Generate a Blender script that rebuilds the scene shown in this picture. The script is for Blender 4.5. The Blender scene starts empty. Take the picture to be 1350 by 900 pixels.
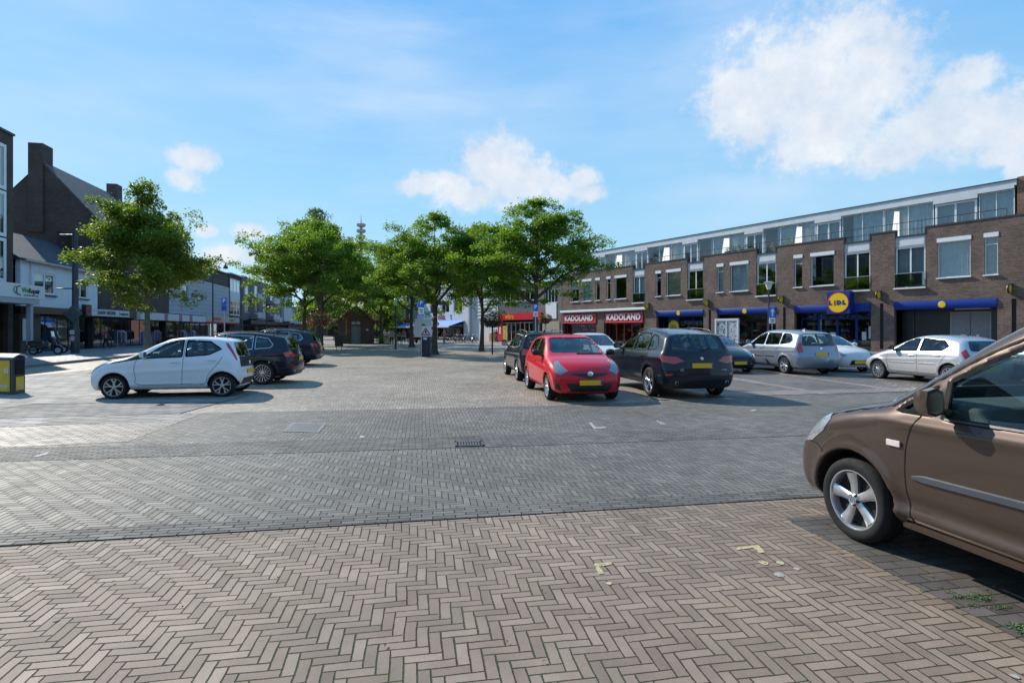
import bpy, bmesh, math, random
import numpy as np
from mathutils import Vector, Matrix
random.seed(7); rng = np.random.default_rng(7)
PI = math.pi; R = math.radians
scene = bpy.context.scene
COL = scene.collection
F_PX, CAM_H, CX, HY = 730.0, 1.62, 675.0, 435.0

# ------------------------------------------------------------------ objects
def tag(o, label=None, cat=None, group=None, kind=None):
    if label: o['label'] = label
    if cat: o['category'] = cat
    if group: o['group'] = group
    if kind: o['kind'] = kind
    return o
def empty(name, loc=(0, 0, 0), rz=0, label=None, cat=None, group=None, parent=None):
    o = bpy.data.objects.new(name, None); COL.objects.link(o)
    o.location = loc; o.rotation_euler = (0, 0, rz); o.empty_display_size = .1
    if parent: o.parent = parent
    return tag(o, label, cat, group)
def copy_tree(o, parent=None):
    c = o.copy(); COL.objects.link(c); c.parent = parent
    for ch in [x for x in COL.objects if x.parent == o]:
        copy_tree(ch, c)
    return c
def mk(name, V, Fc, mat, parent=None, smooth=False, mats=None, mi=None):
    me = bpy.data.meshes.new(name)
    V = np.asarray(V, dtype=np.float32).reshape(-1, 3)
    if isinstance(Fc, np.ndarray):
        n, k = Fc.shape
        me.vertices.add(len(V)); me.vertices.foreach_set('co', V.ravel())
        me.loops.add(n*k); me.loops.foreach_set('vertex_index', Fc.astype(np.int32).ravel())
        me.polygons.add(n); me.polygons.foreach_set('loop_start', np.arange(0, n*k, k, dtype=np.int32))
        me.update(calc_edges=True); me.validate()
    else:
        me.from_pydata([tuple(map(float, v)) for v in V], [], [list(f) for f in Fc]); me.update()
    for m in (mats or [mat]): me.materials.append(m)
    if mi is not None and len(mi) == len(me.polygons): me.polygons.foreach_set('material_index', np.asarray(mi, dtype=np.int32))
    if smooth: me.polygons.foreach_set('use_smooth', [True]*len(me.polygons))
    o = bpy.data.objects.new(name, me); COL.objects.link(o)
    if parent: o.parent = parent
    return o
def bevel(o, w=.01, seg=2, ang=35):
    m = o.modifiers.new('b', 'BEVEL'); m.width = w; m.segments = seg; m.limit_method = 'ANGLE'; m.angle_limit = R(ang)
    return o
def autosmooth(o, ang=40):
    me = o.data
    me.polygons.foreach_set('use_smooth', [True]*len(me.polygons))
    try: me.set_sharp_from_angle(angle=R(ang))
    except Exception: pass
    return o

class MB:
    def __init__(s): s.V = []; s.F = []
    def add(s, vs, fs):
        b = len(s.V); s.V += [tuple(v) for v in vs]; s.F += [[i+b for i in f] for f in fs]; return s
    def box(s, x0, y0, z0, x1, y1, z1):
        v = [(x0,y0,z0),(x1,y0,z0),(x1,y1,z0),(x0,y1,z0),(x0,y0,z1),(x1,y0,z1),(x1,y1,z1),(x0,y1,z1)]
        return s.add(v, [(0,3,2,1),(4,5,6,7),(0,1,5,4),(1,2,6,5),(2,3,7,6),(3,0,4,7)])
    def obox(s, c, d, hx, hy, z0, z1):
        # oriented box: centre c(x,y), direction d, half sizes
        dx, dy = d; n = math.hypot(dx, dy); dx /= n; dy /= n
        p = [(c[0]+a*hx*dx-b*hy*dy, c[1]+a*hx*dy+b*hy*dx) for a, b in ((-1,-1),(1,-1),(1,1),(-1,1))]
        v = [(x,y,z0) for x,y in p]+[(x,y,z1) for x,y in p]
        return s.add(v, [(0,3,2,1),(4,5,6,7),(0,1,5,4),(1,2,6,5),(2,3,7,6),(3,0,4,7)])
    def tube(s, pts, r, n=8, cap=True):
        P = [Vector(p) for p in pts]; rs = r if isinstance(r, (list, tuple)) else [r]*len(P)
        b = len(s.V); up = None
        for i, p in enumerate(P):
            t = (P[min(i+1, len(P)-1)]-P[max(i-1, 0)])
            if t.length < 1e-9: t = Vector((0, 0, 1))
            t.normalize()
            if up is None:
                up = Vector((0, 0, 1)) if abs(t.z) < .9 else Vector((1, 0, 0))
            u = (up-t*up.dot(t))
            if u.length < 1e-6: u = t.orthogonal()
            u.normalize(); w = t.cross(u); up = u
            for k in range(n):
                a = 2*PI*k/n
                s.V.append(tuple(p+(u*math.cos(a)+w*math.sin(a))*rs[i]))
        for i in range(len(P)-1):
            for k in range(n):
                k2 = (k+1) % n
                s.F.append([b+i*n+k, b+i*n+k2, b+(i+1)*n+k2, b+(i+1)*n+k])
        if cap:
            s.F.append([b+k for k in range(n)][::-1]); s.F.append([b+(len(P)-1)*n+k for k in range(n)])
        return s
    def cyl(s, c, r, z0, z1, n=16, r2=None):
        return s.tube([(c[0], c[1], z0), (c[0], c[1], z1)], [r, r if r2 is None else r2], n)
    def lathe(s, prof, c=(0, 0, 0), axis='z', n=24, closed=False):
        # prof list of (r, h)
        b = len(s.V); m = len(prof)
        for i in range(n):
            a = 2*PI*i/n; ca, sa = math.cos(a), math.sin(a)
            for r, h in prof:
                if axis == 'z': s.V.append((c[0]+r*ca, c[1]+r*sa, c[2]+h))
                elif axis == 'y': s.V.append((c[0]+r*ca, c[1]+h, c[2]+r*sa))
                else: s.V.append((c[0]+h, c[1]+r*ca, c[2]+r*sa))
        for i in range(n):
            j = (i+1) % n
            for k in range(m if closed else m-1):
                k2 = (k+1) % m
                f = [b+i*m+k, b+j*m+k, b+j*m+k2, b+i*m+k2]
                s.F.append(f if axis != 'y' else f[::-1])
        return s
    def prism(s, poly, a0, a1, plane='xz'):
        # poly in plane coords, extruded on the remaining axis a0..a1
        n = len(poly)
        def P(u, v, w): return {'xz': (u, w, v), 'xy': (u, v, w), 'yz': (w, u, v)}[plane]
        vs = [P(u, v, a0) for u, v in poly]+[P(u, v, a1) for u, v in poly]
        fs = [list(range(n)), list(range(2*n-1, n-1, -1))]
        fs += [(i, i+n, (i+1) % n+n, (i+1) % n) for i in range(n)]
        return s.add(vs, fs)
    def quad(s, *p): return s.add(p, [list(range(len(p)))])
    def ball(s, c, r, n=10, m=7, sc=(1, 1, 1)):
        b = len(s.V)
        for i in range(m+1):
            t = PI*i/m
            for k in range(n):
                a = 2*PI*k/n
                s.V.append((c[0]+r*sc[0]*math.sin(t)*math.cos(a), c[1]+r*sc[1]*math.sin(t)*math.sin(a), c[2]+r*sc[2]*math.cos(t)))
        for i in range(m):
            for k in range(n):
                k2 = (k+1) % n
                s.F.append([b+i*n+k, b+(i+1)*n+k, b+(i+1)*n+k2, b+i*n+k2])
        return s
    def build(s, name, mat, parent=None, smooth=None, fix=True):
        if not s.V: return None
        o = mk(name, s.V, s.F, mat, parent)
        if fix:
            bm = bmesh.new(); bm.from_mesh(o.data); bmesh.ops.recalc_face_normals(bm, faces=bm.faces); bm.to_mesh(o.data); bm.free()
        if smooth: autosmooth(o, smooth)
        return o

# ------------------------------------------------------------------ node helpers
def srgb(h):
    h = h.lstrip('#'); v = [int(h[i:i+2], 16)/255 for i in (0, 2, 4)]
    return tuple((x/12.92 if x <= .04045 else ((x+.055)/1.055)**2.4) for x in v)
class NT:
    def __init__(s, name):
        s.m = bpy.data.materials.new(name); s.m.use_nodes = True; s.t = s.m.node_tree; s.t.nodes.clear()
        s.out = s.n('ShaderNodeOutputMaterial')
    def n(s, ty, **kw):
        nd = s.t.nodes.new(ty)
        for k, v in kw.items(): setattr(nd, k, v)
        return nd
    def l(s, a, b): s.t.links.new(a, b); return s
    def set(s, inp, v):
        if isinstance(v, bpy.types.NodeSocket): s.t.links.new(v, inp)
        elif isinstance(v, (tuple, list)) and len(v) == 3 and inp.type == 'RGBA': inp.default_value = (*v, 1)
        else: inp.default_value = v
    def M(s, op, a, b=None, c=None, clamp=False):
        nd = s.n('ShaderNodeMath', operation=op); nd.use_clamp = clamp
        s.set(nd.inputs[0], a)
        if b is not None: s.set(nd.inputs[1], b)
        if c is not None: s.set(nd.inputs[2], c)
        return nd.outputs[0]
    def mix(s, f, a, b, blend='MIX'):
        nd = s.n('ShaderNodeMix', data_type='RGBA', blend_type=blend)
        s.set(nd.inputs[0], f); s.set(nd.inputs[6], a); s.set(nd.inputs[7], b)
        return nd.outputs[2]
    def coord(s, which='Object'): return s.n('ShaderNodeTexCoord').outputs[which]
    def noise(s, vec, scale, detail=3, rough=.55, out='Fac'):
        nd = s.n('ShaderNodeTexNoise'); s.set(nd.inputs['Vector'], vec); nd.inputs['Scale'].default_value = scale
        nd.inputs['Detail'].default_value = detail; nd.inputs['Roughness'].default_value = rough
        return nd.outputs[out]
    def ramp(s, f, a, b, x0=0., x1=1.):
        nd = s.n('ShaderNodeMapRange'); s.set(nd.inputs[0], f)
        nd.inputs[1].default_value = x0; nd.inputs[2].default_value = x1; s.set(nd.inputs[3], a); s.set(nd.inputs[4], b)
        return nd.outputs[0]
    def bsdf(s, **kw):
        p = s.n('ShaderNodeBsdfPrincipled')
        for k, v in kw.items(): s.set(p.inputs[k.replace('_', ' ')], v)
        s.l(p.outputs[0], s.out.inputs[0]); s.p = p
        return p
    def bump(s, h, dist=.01, strength=1.):
        b = s.n('ShaderNodeBump'); b.inputs['Distance'].default_value = dist; b.inputs['Strength'].default_value = strength
        s.l(h, b.inputs['Height']); s.l(b.outputs[0], s.p.inputs['Normal'])

def mat(name, col, rough=.6, metal=0., var=.12, scale=6., coat=0., bump=0., spec=.5, **kw):
    t = NT(name); co = t.coord()
    col = srgb(col) if isinstance(col, str) else col
    if var > 0:
        nz = t.noise(co, scale, 4)
        f = t.ramp(nz, 1-var, 1+var, .3, .7)
        c = t.n('ShaderNodeVectorMath', operation='SCALE'); c.inputs[0].default_value = col; t.l(f, c.inputs['Scale'])
        cc = c.outputs[0]
    else: cc = (*col, 1)
    t.bsdf(Base_Color=cc, Roughness=(t.ramp(t.noise(co, scale*2.3, 3), max(rough-.08, .02), min(rough+.08, 1), .3, .7) if var > 0 else rough), Metallic=metal)
    t.p.inputs['Coat Weight'].default_value = coat; t.p.inputs['Coat Roughness'].default_value = .03
    t.p.inputs['Specular IOR Level'].default_value = spec
    if bump: t.bump(t.noise(co, scale*4, 4), bump)
    return t.m
def emat(name, col, strength=1.):
    t = NT(name); t.bsdf(Base_Color=(*srgb(col), 1), Roughness=.5)
    t.p.inputs['Emission Color'].default_value = (*srgb(col), 1); t.p.inputs['Emission Strength'].default_value = strength
    return t.m
def glass(name, tint=(.5, .6, .58), base=.06, power=3.2, rough=0.):
    t = NT(name)
    lw = t.n('ShaderNodeLayerWeight'); lw.inputs[0].default_value = .5
    f = t.M('ADD', t.M('MULTIPLY', t.M('POWER', lw.outputs['Facing'], power), .85), base, clamp=True)
    tr = t.n('ShaderNodeBsdfTransparent'); tr.inputs[0].default_value = (*tint, 1)
    gl = t.n('ShaderNodeBsdfGlossy'); gl.inputs[0].default_value = (.95, .97, 1, 1); gl.inputs['Roughness'].default_value = rough
    mx = t.n('ShaderNodeMixShader'); t.l(f, mx.inputs[0]); t.l(tr.outputs[0], mx.inputs[1]); t.l(gl.outputs[0], mx.inputs[2])
    t.l(mx.outputs[0], t.out.inputs[0])
    return t.m
def paint(name, col, metal=.0, rough=.28, flake=0., coat=1.):
    t = NT(name); co = t.coord(); col = srgb(col) if isinstance(col, str) else col
    dust = t.noise(co, 1.7, 5)
    cc = t.mix(t.ramp(dust, 0., .022, .45, .8), col, (.30, .27, .22))
    t.bsdf(Base_Color=cc, Roughness=rough, Metallic=metal); t.p.inputs['Specular IOR Level'].default_value = .12
    t.p.inputs['Coat Weight'].default_value = coat*.8; t.p.inputs['Coat IOR'].default_value = 1.42
    t.l(t.ramp(dust, .008, .035, .4, .8), t.p.inputs['Coat Roughness'])
    return t.m
def brick(name, c1, c2, mortar, bw=.22, bh=.065, ms=.011, var=.25, bump=.004, rough=.85):
    t = NT(name); co = t.coord(); sp = t.n('ShaderNodeSeparateXYZ'); t.l(co, sp.inputs[0])
    cb = t.n('ShaderNodeCombineXYZ'); t.l(t.M('ADD', sp.outputs[0], sp.outputs[1]), cb.inputs[0]); t.l(sp.outputs[2], cb.inputs[1])
    b = t.n('ShaderNodeTexBrick'); t.l(cb.outputs[0], b.inputs['Vector'])
    b.inputs['Scale'].default_value = 1; b.inputs['Brick Width'].default_value = bw; b.inputs['Row Height'].default_value = bh
    b.inputs['Mortar Size'].default_value = ms/2; b.inputs['Mortar Smooth'].default_value = .2; b.inputs['Bias'].default_value = 0
    b.inputs['Color1'].default_value = (*c1, 1); b.inputs['Color2'].default_value = (*c2, 1); b.inputs['Mortar'].default_value = (*mortar, 1)
    big = t.noise(cb.outputs[0], .7, 5)
    small = t.noise(cb.outputs[0], 9., 3)
    f = t.M('MULTIPLY', t.ramp(big, 1-var, 1+var, .3, .7), t.ramp(small, .8, 1.2, .3, .7))
    sc = t.n('ShaderNodeVectorMath', operation='SCALE'); t.l(b.outputs['Color'], sc.inputs[0]); t.l(f, sc.inputs['Scale'])
    t.bsdf(Base_Color=sc.outputs[0], Roughness=rough); t.bump(t.M('SUBTRACT', 1., b.outputs['Fac']), bump)
    return t.m

def herring(name, colA, colB, joint, w=.068, k=4, ang=0., jw=.07, moss=0., sheen=.55, wob=.0, straight=False, patch=None, dirt=.25, rrow=2.0, jbump=.006, spec=.3):
    """Herringbone (or running bond) brick paving, laid in metres, direction ang."""
    t = NT(name); co = t.coord()
    mp = t.n('ShaderNodeMapping', vector_type='POINT'); t.l(co, mp.inputs[0]); mp.inputs['Rotation'].default_value = (0, 0, -ang)
    wn = t.n('ShaderNodeTexNoise'); t.l(mp.outputs[0], wn.inputs['Vector']); wn.inputs['Scale'].default_value = 1.3; wn.inputs['Detail'].default_value = 4
    sub = t.n('ShaderNodeVectorMath', operation='SUBTRACT'); t.l(wn.outputs['Color'], sub.inputs[0]); sub.inputs[1].default_value = (.5, .5, .5)
    sc = t.n('ShaderNodeVectorMath', operation='SCALE'); t.l(sub.outputs[0], sc.inputs[0]); sc.inputs['Scale'].default_value = .05+wob
    ad = t.n('ShaderNodeVectorMath', operation='ADD'); t.l(mp.outputs[0], ad.inputs[0]); t.l(sc.outputs[0], ad.inputs[1])
    sp = t.n('ShaderNodeSeparateXYZ'); t.l(ad.outputs[0], sp.inputs[0])
    M = t.M
    u = M('DIVIDE', sp.outputs[0], w); v = M('DIVIDE', sp.outputs[1], w)
    if straight:
        kk = k
        j = M('FLOOR', v); fv = M('FRACT', v)
        uo = M('ADD', M('DIVIDE', u, kk), M('MULTIPLY', j, 1/rrow)); i = M('FLOOR', uo); fu = M('FRACT', uo)
        across = fv; along = fu; idx = i; idy = j; H = 1.0
    else:
        i = M('FLOOR', u); j = M('FLOOR', v); fu = M('FRACT', u); fv = M('FRACT', v)
        tt = M('FLOORED_MODULO', M('ADD', i, j), 2*k)
        tt = M('ROUND', tt)
        H = M('LESS_THAN', tt, k-.5); V = M('SUBTRACT', 1., H)
        back = M('SUBTRACT', tt, k)
        along = M('DIVIDE', M('ADD', M('MULTIPLY', H, M('ADD', tt, fu)), M('MULTIPLY', V, M('ADD', back, fv))), k)
        across = M('ADD', M('MULTIPLY', H, fv), M('MULTIPLY', V, fu))
        idx = M('SUBTRACT', i, M('MULTIPLY', H, tt)); idy = M('SUBTRACT', j, M('MULTIPLY', V, back)); kk = k
    d1 = M('MINIMUM', across, M('SUBTRACT', 1., across))
    d2 = M('MULTIPLY', M('MINIMUM', along, M('SUBTRACT', 1., along)), kk)
    d = M('MINIMUM', d1, d2)
    edge = t.noise(mp.outputs[0], 42., 4)
    d = M('ADD', d, M('MULTIPLY', M('SUBTRACT', edge, .5), .10))
    d = M('SUBTRACT', d, M('MULTIPLY', M('SUBTRACT', t.noise(co, 2.3, 5, .65), .5), .10))
    face = t.n('ShaderNodeMapRange', interpolation_type='SMOOTHSTEP'); t.l(d, face.inputs[0]); face.inputs[1].default_value = jw*.45; face.inputs[2].default_value = jw*1.35
    fc = face.outputs[0]
    cb = t.n('ShaderNodeCombineXYZ'); t.set(cb.inputs[0], M('ADD', idx, .37)); t.set(cb.inputs[1], M('ADD', idy, .71)); t.set(cb.inputs[2], M('MULTIPLY', H, 3.3) if not straight else .5)
    wnz = t.n('ShaderNodeTexWhiteNoise', noise_dimensions='3D'); t.l(cb.outputs[0], wnz.inputs['Vector'])
    rnd = wnz.outputs['Value']
    spc = t.n('ShaderNodeSeparateColor'); t.l(wnz.outputs['Color'], spc.inputs[0])
    base = t.mix(rnd, colA, colB)
    big = t.noise(co, .35, 5, .6); mid = t.noise(co, 3.1, 5, .6); fine = t.noise(co, 160., 3, .7)
    # tyre-worn lighter lanes and darker stained places
    f = M('MULTIPLY', t.ramp(big, 1-dirt, 1+dirt, .3, .7), t.ramp(mid, .86, 1.14, .3, .7))
    f = M('MULTIPLY', f, t.ramp(fine, .82, 1.18, .25, .75))
    f = M('MULTIPLY', f, t.ramp(spc.outputs[1], .86, 1.14))
    s2 = t.n('ShaderNodeVectorMath', operation='SCALE'); t.l(base, s2.inputs[0]); t.l(f, s2.inputs['Scale'])
    jc = joint
    if moss > 0:
        mz = t.noise(co, 1.1, 5, .7)
        jc = t.mix(t.ramp(mz, 0., moss, .42, .62), joint, (.085, .12, .025))
    st = t.noise(co, .8, 6, .7); stain = M('MULTIPLY', t.ramp(st, 0., 1., .56, .70), .30)
    colr = t.mix(fc, jc, t.mix(stain, s2.outputs[0], tuple(x*.45 for x in colA)))
    # odd dropped crumbs / gum spots
    vo = t.n('ShaderNodeTexVoronoi'); t.l(co, vo.inputs['Vector']); vo.inputs['Scale'].default_value = 2.6
    sp_ = M('LESS_THAN', vo.outputs['Distance'], .035)
    colr = t.mix(M('MULTIPLY', sp_, .5), colr, (.12, .11, .10))
    rough = M('ADD', M('MULTIPLY', t.ramp(spc.outputs[2], sheen-.05, sheen+.08), 1.), M('MULTIPLY', M('SUBTRACT', 1., fc), .35), clamp=True)
    t.bsdf(Base_Color=colr, Roughness=rough)
    t.p.inputs['Specular IOR Level'].default_value = spec
    tilt = M('ADD', M('MULTIPLY', M('SUBTRACT', spc.outputs[0], .5), M('MULTIPLY', across, .7)), M('MULTIPLY', M('SUBTRACT', spc.outputs[1], .5), M('MULTIPLY', along, 1.6)))
    hgt = M('ADD', M('ADD', fc, tilt), M('ADD', M('MULTIPLY', mid, .6), M('MULTIPLY', fine, .14)))
    t.bump(hgt, jbump, 1.)
    return t.m
def ground_pt(x, y):
    Z = F_PX*CAM_H/(y-HY); return ((x-CX)/F_PX*Z, Z)

def text(s, size, m, parent, origin, right, name='lettering', ext=.01, bold=0., align='CENTER', up=(0, 0, 1), shear=0., space=1.):
    c = bpy.data.curves.new(name, 'FONT'); c.body = s; c.size = size; c.extrude = ext; c.offset = bold; c.align_x = align; c.align_y = 'CENTER'
    c.shear = shear; c.space_character = space; c.resolution_u = 3
    o = bpy.data.objects.new(name, c); COL.objects.link(o)
    dg = bpy.context.evaluated_depsgraph_get(); me = bpy.data.meshes.new_from_object(o.evaluated_get(dg))
    COL.objects.unlink(o); bpy.data.objects.remove(o)
    me.name = name; me.materials.clear(); me.materials.append(m)
    ob = bpy.data.objects.new(name, me); COL.objects.link(ob)
    r = Vector(right).normalized(); u = Vector(up).normalized(); n = r.cross(u)
    mt = Matrix(((r.x, u.x, n.x, origin[0]), (r.y, u.y, n.y, origin[1]), (r.z, u.z, n.z, origin[2]), (0, 0, 0, 1)))
    me.transform(mt)
    if parent: ob.parent = parent
    return ob

# ------------------------------------------------------------------ shared materials
M_ = {}
M_['asphalt_base'] = mat('asphalt', (.05, .05, .05), .9)
M_['white'] = mat('white_painted', (.74, .75, .76), .5, var=.06)
M_['offwhite'] = mat('offwhite_panel', (.62, .63, .64), .6, var=.07, scale=2)
M_['greywhite'] = mat('grey_white_panel', (.42, .44, .47), .6, var=.08, scale=2)
M_['darkgrey'] = mat('dark_grey_metal', (.045, .048, .055), .5, .2)
M_['black'] = mat('black_plastic', (.012, .012, .013), .45, var=.1)
M_['rubber'] = mat('rubber', (.016, .016, .016), .8, var=.2, scale=14, bump=.001, spec=.25)
M_['seal'] = mat('window_rubber', (.010, .010, .010), .85, var=.1, spec=.15)
M_['steel'] = mat('galvanised_steel', (.42, .44, .46), .4, .7)
M_['alu'] = mat('alloy', (.55, .56, .58), .28, .85, var=.05)
M_['chrome'] = mat('chrome', (.8, .8, .82), .08, 1., var=0)
M_['blue'] = mat('blue_sign_paint', (.003, .030, .22), .5, var=.06, spec=.3)
M_['bluesign'] = mat('traffic_sign_blue', (.01, .13, .62), .4, var=.04)
M_['yellow'] = mat('yellow_sign_paint', (.76, .53, .01), .5, var=.04, spec=.3)
M_['red'] = mat('red_sign_paint', (.62, .01, .02), .4, var=.06)
M_['lampglass'] = mat('opal_lamp_glass', (.7, .7, .68), .25)
M_['greenpost'] = mat('dark_green_post', (.01, .03, .022), .45, .2)
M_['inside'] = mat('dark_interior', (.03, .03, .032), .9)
M_['concrete'] = mat('concrete', (.33, .32, .30), .85, var=.2, scale=3, bump=.003)
M_['kerb'] = mat('kerb_stone', (.20, .20, .20), .85, var=.25, scale=2, bump=.002)
M_['glassbld'] = glass('window_glass', (.72, .78, .80), .10, 2.6)
M_['curtain'] = mat('pale_curtain', (.42, .47, .48), .9, var=.12, scale=3)
M_['tile'] = None
M_['skin'] = mat('skin', (.45, .27, .19), .6, var=.08)
# ------------------------------------------------------------------ camera, light, sky
SUN_TRAVEL = Vector((.73*math.cos(R(36)), -.68*math.cos(R(36)), -math.sin(R(36)))).normalized()
def setup():
    cam = bpy.data.cameras.new('camera'); co = bpy.data.objects.new('camera', cam); COL.objects.link(co)
    cam.sensor_width = 36; cam.lens = F_PX/1350*36; cam.shift_y = -15/1350; cam.clip_end = 4000; cam.clip_start = .05
    co.location = (0, 0, CAM_H); co.rotation_euler = (R(90), 0, 0); scene.camera = co
    sun = bpy.data.lights.new('sun', 'SUN'); so = bpy.data.objects.new('sun', sun); COL.objects.link(so)
    sun.energy = 5.0; sun.angle = R(.53); sun.color = (1, .94, .84)
    so.rotation_euler = SUN_TRAVEL.to_track_quat('-Z', 'Y').to_euler()
    w = bpy.data.worlds.new('World'); scene.world = w; w.use_nodes = True
    t = NT.__new__(NT); t.t = w.node_tree; t.t.nodes.clear()
    out = t.n('ShaderNodeOutputWorld'); bg = t.n('ShaderNodeBackground'); t.l(bg.outputs[0], out.inputs[0])
    bg.inputs[1].default_value = .10
    sky = t.n('ShaderNodeTexSky'); sky.sky_type = 'NISHITA'; sky.sun_disc = False
    sky.sun_elevation = R(36); sky.sun_rotation = math.atan2(-SUN_TRAVEL.x, -SUN_TRAVEL.y)
    sky.air_density = 1.0; sky.dust_density = .6; sky.ozone_density = 2.5
    g = t.coord('Generated'); nv = t.n('ShaderNodeVectorMath', operation='NORMALIZE'); t.l(g, nv.inputs[0])
    sp = t.n('ShaderNodeSeparateXYZ'); t.l(nv.outputs[0], sp.inputs[0])
    az = t.M('ARCTAN2', sp.outputs[0], sp.outputs[1]); el = t.M('ARCSINE', sp.outputs[2])
    blobs = [(1055,105,105,80),(975,140,42,45),(1110,40,60,36),(1130,120,85,70),(1235,165,85,45),(1300,160,70,40),(1190,195,75,32),(1010,140,55,50),(1090,60,60,42),(1150,75,50,40),(1270,105,45,24),(1340,170,50,38),(1090,175,80,40),
             (655,222,45,38),(700,243,55,30),(610,256,48,22),(560,246,36,12),(585,238,40,12),(765,235,20,14),(738,250,36,22),(640,205,30,20),(770,255,26,10),
             (254,210,33,17),(240,234,26,13),(272,306,13,7),(330,306,24,10),(306,338,44,16),(352,334,30,10),(1345,222,20,14),(1320,205,30,12)]
    # each cloud is a cluster of soft discs at fixed sky directions
    best = None
    wob = t.n('ShaderNodeTexNoise'); t.l(nv.outputs[0], wob.inputs['Vector']); wob.inputs['Scale'].default_value = 11; wob.inputs['Detail'].default_value = 9; wob.inputs['Roughness'].default_value = .66
    for bx, by, rx, ry in blobs:
        a0 = math.atan((bx-CX)/F_PX); e0 = math.atan((HY-by)/F_PX*math.cos(a0))
        wa = rx/F_PX*math.cos(a0)**2; we = ry/F_PX*math.cos(a0)*math.cos(e0)**2
        dx = t.M('MULTIPLY', t.M('SUBTRACT', az, a0), 1/wa); dy = t.M('MULTIPLY', t.M('SUBTRACT', el, e0), 1/we)
        q = t.M('SQRT', t.M('ADD', t.M('MULTIPLY', dx, dx), t.M('MULTIPLY', dy, dy)))
        v = t.M('SUBTRACT', 1.48, q)
        best = v if best is None else t.M('SMOOTH_MAX', best, v, .25)
    wob2 = t.noise(nv.outputs[0], 34, 6, .62)
    dens = t.M('ADD', t.M('ADD', best, t.M('MULTIPLY', t.M('SUBTRACT', wob.outputs[0], .5), 2.6)), t.M('MULTIPLY', t.M('SUBTRACT', wob2, .53), 1.2))
    cl = t.n('ShaderNodeMapRange', interpolation_type='SMOOTHSTEP'); t.l(dens, cl.inputs[0]); cl.inputs[1].default_value = .0; cl.inputs[2].default_value = .80
    core = t.ramp(dens, 0., 1., .4, 1.6)
    # thin high cloud
    mp = t.n('ShaderNodeMapping'); t.l(nv.outputs[0], mp.inputs[0]); mp.inputs['Rotation'].default_value = (.2, -.55, .3); mp.inputs['Scale'].default_value = (1.0, 2.2, 5.5)
    ci = t.noise(mp.outputs[0], 1.5, 8, .6); ci2 = t.noise(nv.outputs[0], 2.1, 3, .5)
    cirr = t.M('MULTIPLY', t.ramp(ci, 0, 1, .42, .74), t.ramp(ci2, .10, .75, .38, .62), clamp=True)
    shade = t.M('ADD', t.noise(nv.outputs[0], 9, 7, .6), t.M('MULTIPLY', t.M('SUBTRACT', wob2, .5), .5))
    ccol = t.mix(t.ramp(shade, 0., 1., .35, .75), (5.6, 6.3, 7.3), (7.7, 7.9, 8.1))
    hs = t.n('ShaderNodeHueSaturation'); t.l(sky.outputs[0], hs.inputs['Color']); hs.inputs['Saturation'].default_value = 1.0; hs.inputs['Value'].default_value = 1.0
    elc = t.M('MAXIMUM', el, 0.)
    grad = t.mix(t.ramp(elc, 0., 1., 0., .62), (3.9, 6.8, 8.2), (.95, 3.75, 8.2))
    lift = t.mix(.86, hs.outputs[0], grad)
    skyc = t.mix(t.M('MULTIPLY', cirr, .75), lift, (6.0, 7.0, 8.2))
    fin = t.mix(t.M('MULTIPLY', cl.outputs[0], t.ramp(core, .80, .99)), skyc, ccol)
    t.l(fin, bg.inputs[0])
    v = scene.view_settings; v.view_transform = 'Standard'; v.look = 'None'; v.exposure = .30; v.gamma = 1.; v.use_curve_mapping = False
    scene.render.engine = 'CYCLES'
    scene.cycles.max_bounces = 8; scene.cycles.transparent_max_bounces = 24
setup()

# ------------------------------------------------------------------ ground
def sheet(name, px_poly=None, z=0., m=None, pts=None, kind='structure', subdiv=False):
    P = pts if pts else [ground_pt(*p) for p in px_poly]
    o = mk(name, [(x, y, z) for x, y in P], [list(range(len(P)))], m)
    if o.data.polygons[0].normal.z < 0: o.data.flip_normals()
    return tag(o, kind=kind)
AANG = -R(-9.7)   # bricks laid along the square
m_brown = herring('brown_brick_paving', (.200, .150, .112), (.246, .188, .142), (.050, .042, .030), w=.0635, k=3, ang=R(9.7), moss=.5, jw=.068, sheen=.7)
m_road = herring('grey_brick_paving', (.136, .126, .109), (.168, .156, .135), (.050, .047, .040), w=.0635, k=3, ang=R(9.2+45-45), moss=.25, jw=.068, sheen=.62, spec=.2)
m_plaza = herring('pale_brick_paving', (.265, .217, .170), (.335, .280, .222), (.10, .085, .068), w=.0635, k=3, ang=R(9.7), moss=.2, jw=.085, sheen=.5)
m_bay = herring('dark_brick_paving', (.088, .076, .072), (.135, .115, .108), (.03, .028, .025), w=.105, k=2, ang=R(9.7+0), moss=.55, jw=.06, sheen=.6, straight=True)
m_lot = herring('grey_brown_brick_paving', (.125, .108, .095), (.168, .147, .128), (.045, .04, .034), w=.105, k=2, ang=R(7), moss=.2, jw=.06, sheen=.58, straight=True)
m_slab = herring('pale_concrete_slabs', (.215, .203, .180), (.27, .257, .23), (.11, .10, .09), w=.30, k=2, ang=R(-14), jw=.04, sheen=.72, straight=True, dirt=.22, spec=.15)
m_slabg = herring('grey_slabs', (.165, .155, .140), (.20, .19, .172), (.08, .075, .068), w=.20, k=2, ang=R(-14), jw=.04, sheen=.75, straight=True, dirt=.22, spec=.15)
m_gutter = herring('gutter_brick_paving', (.118, .112, .100), (.168, .159, .142), (.045, .042, .036), w=.0635, k=3, ang=R(9.2), jw=.08, sheen=.68, straight=True, spec=.12)
m_walk = herring('pavement_slabs', (.19, .185, .18), (.24, .235, .23), (.07, .07, .065), w=.30, k=1, ang=R(12), jw=.025, sheen=.6, straight=True)
m_band = herring('beige_brick_band', (.195, .168, .143), (.245, .212, .18), (.11, .10, .085), w=.105, k=2, ang=R(7), jw=.05, sheen=.55, straight=True)

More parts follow.
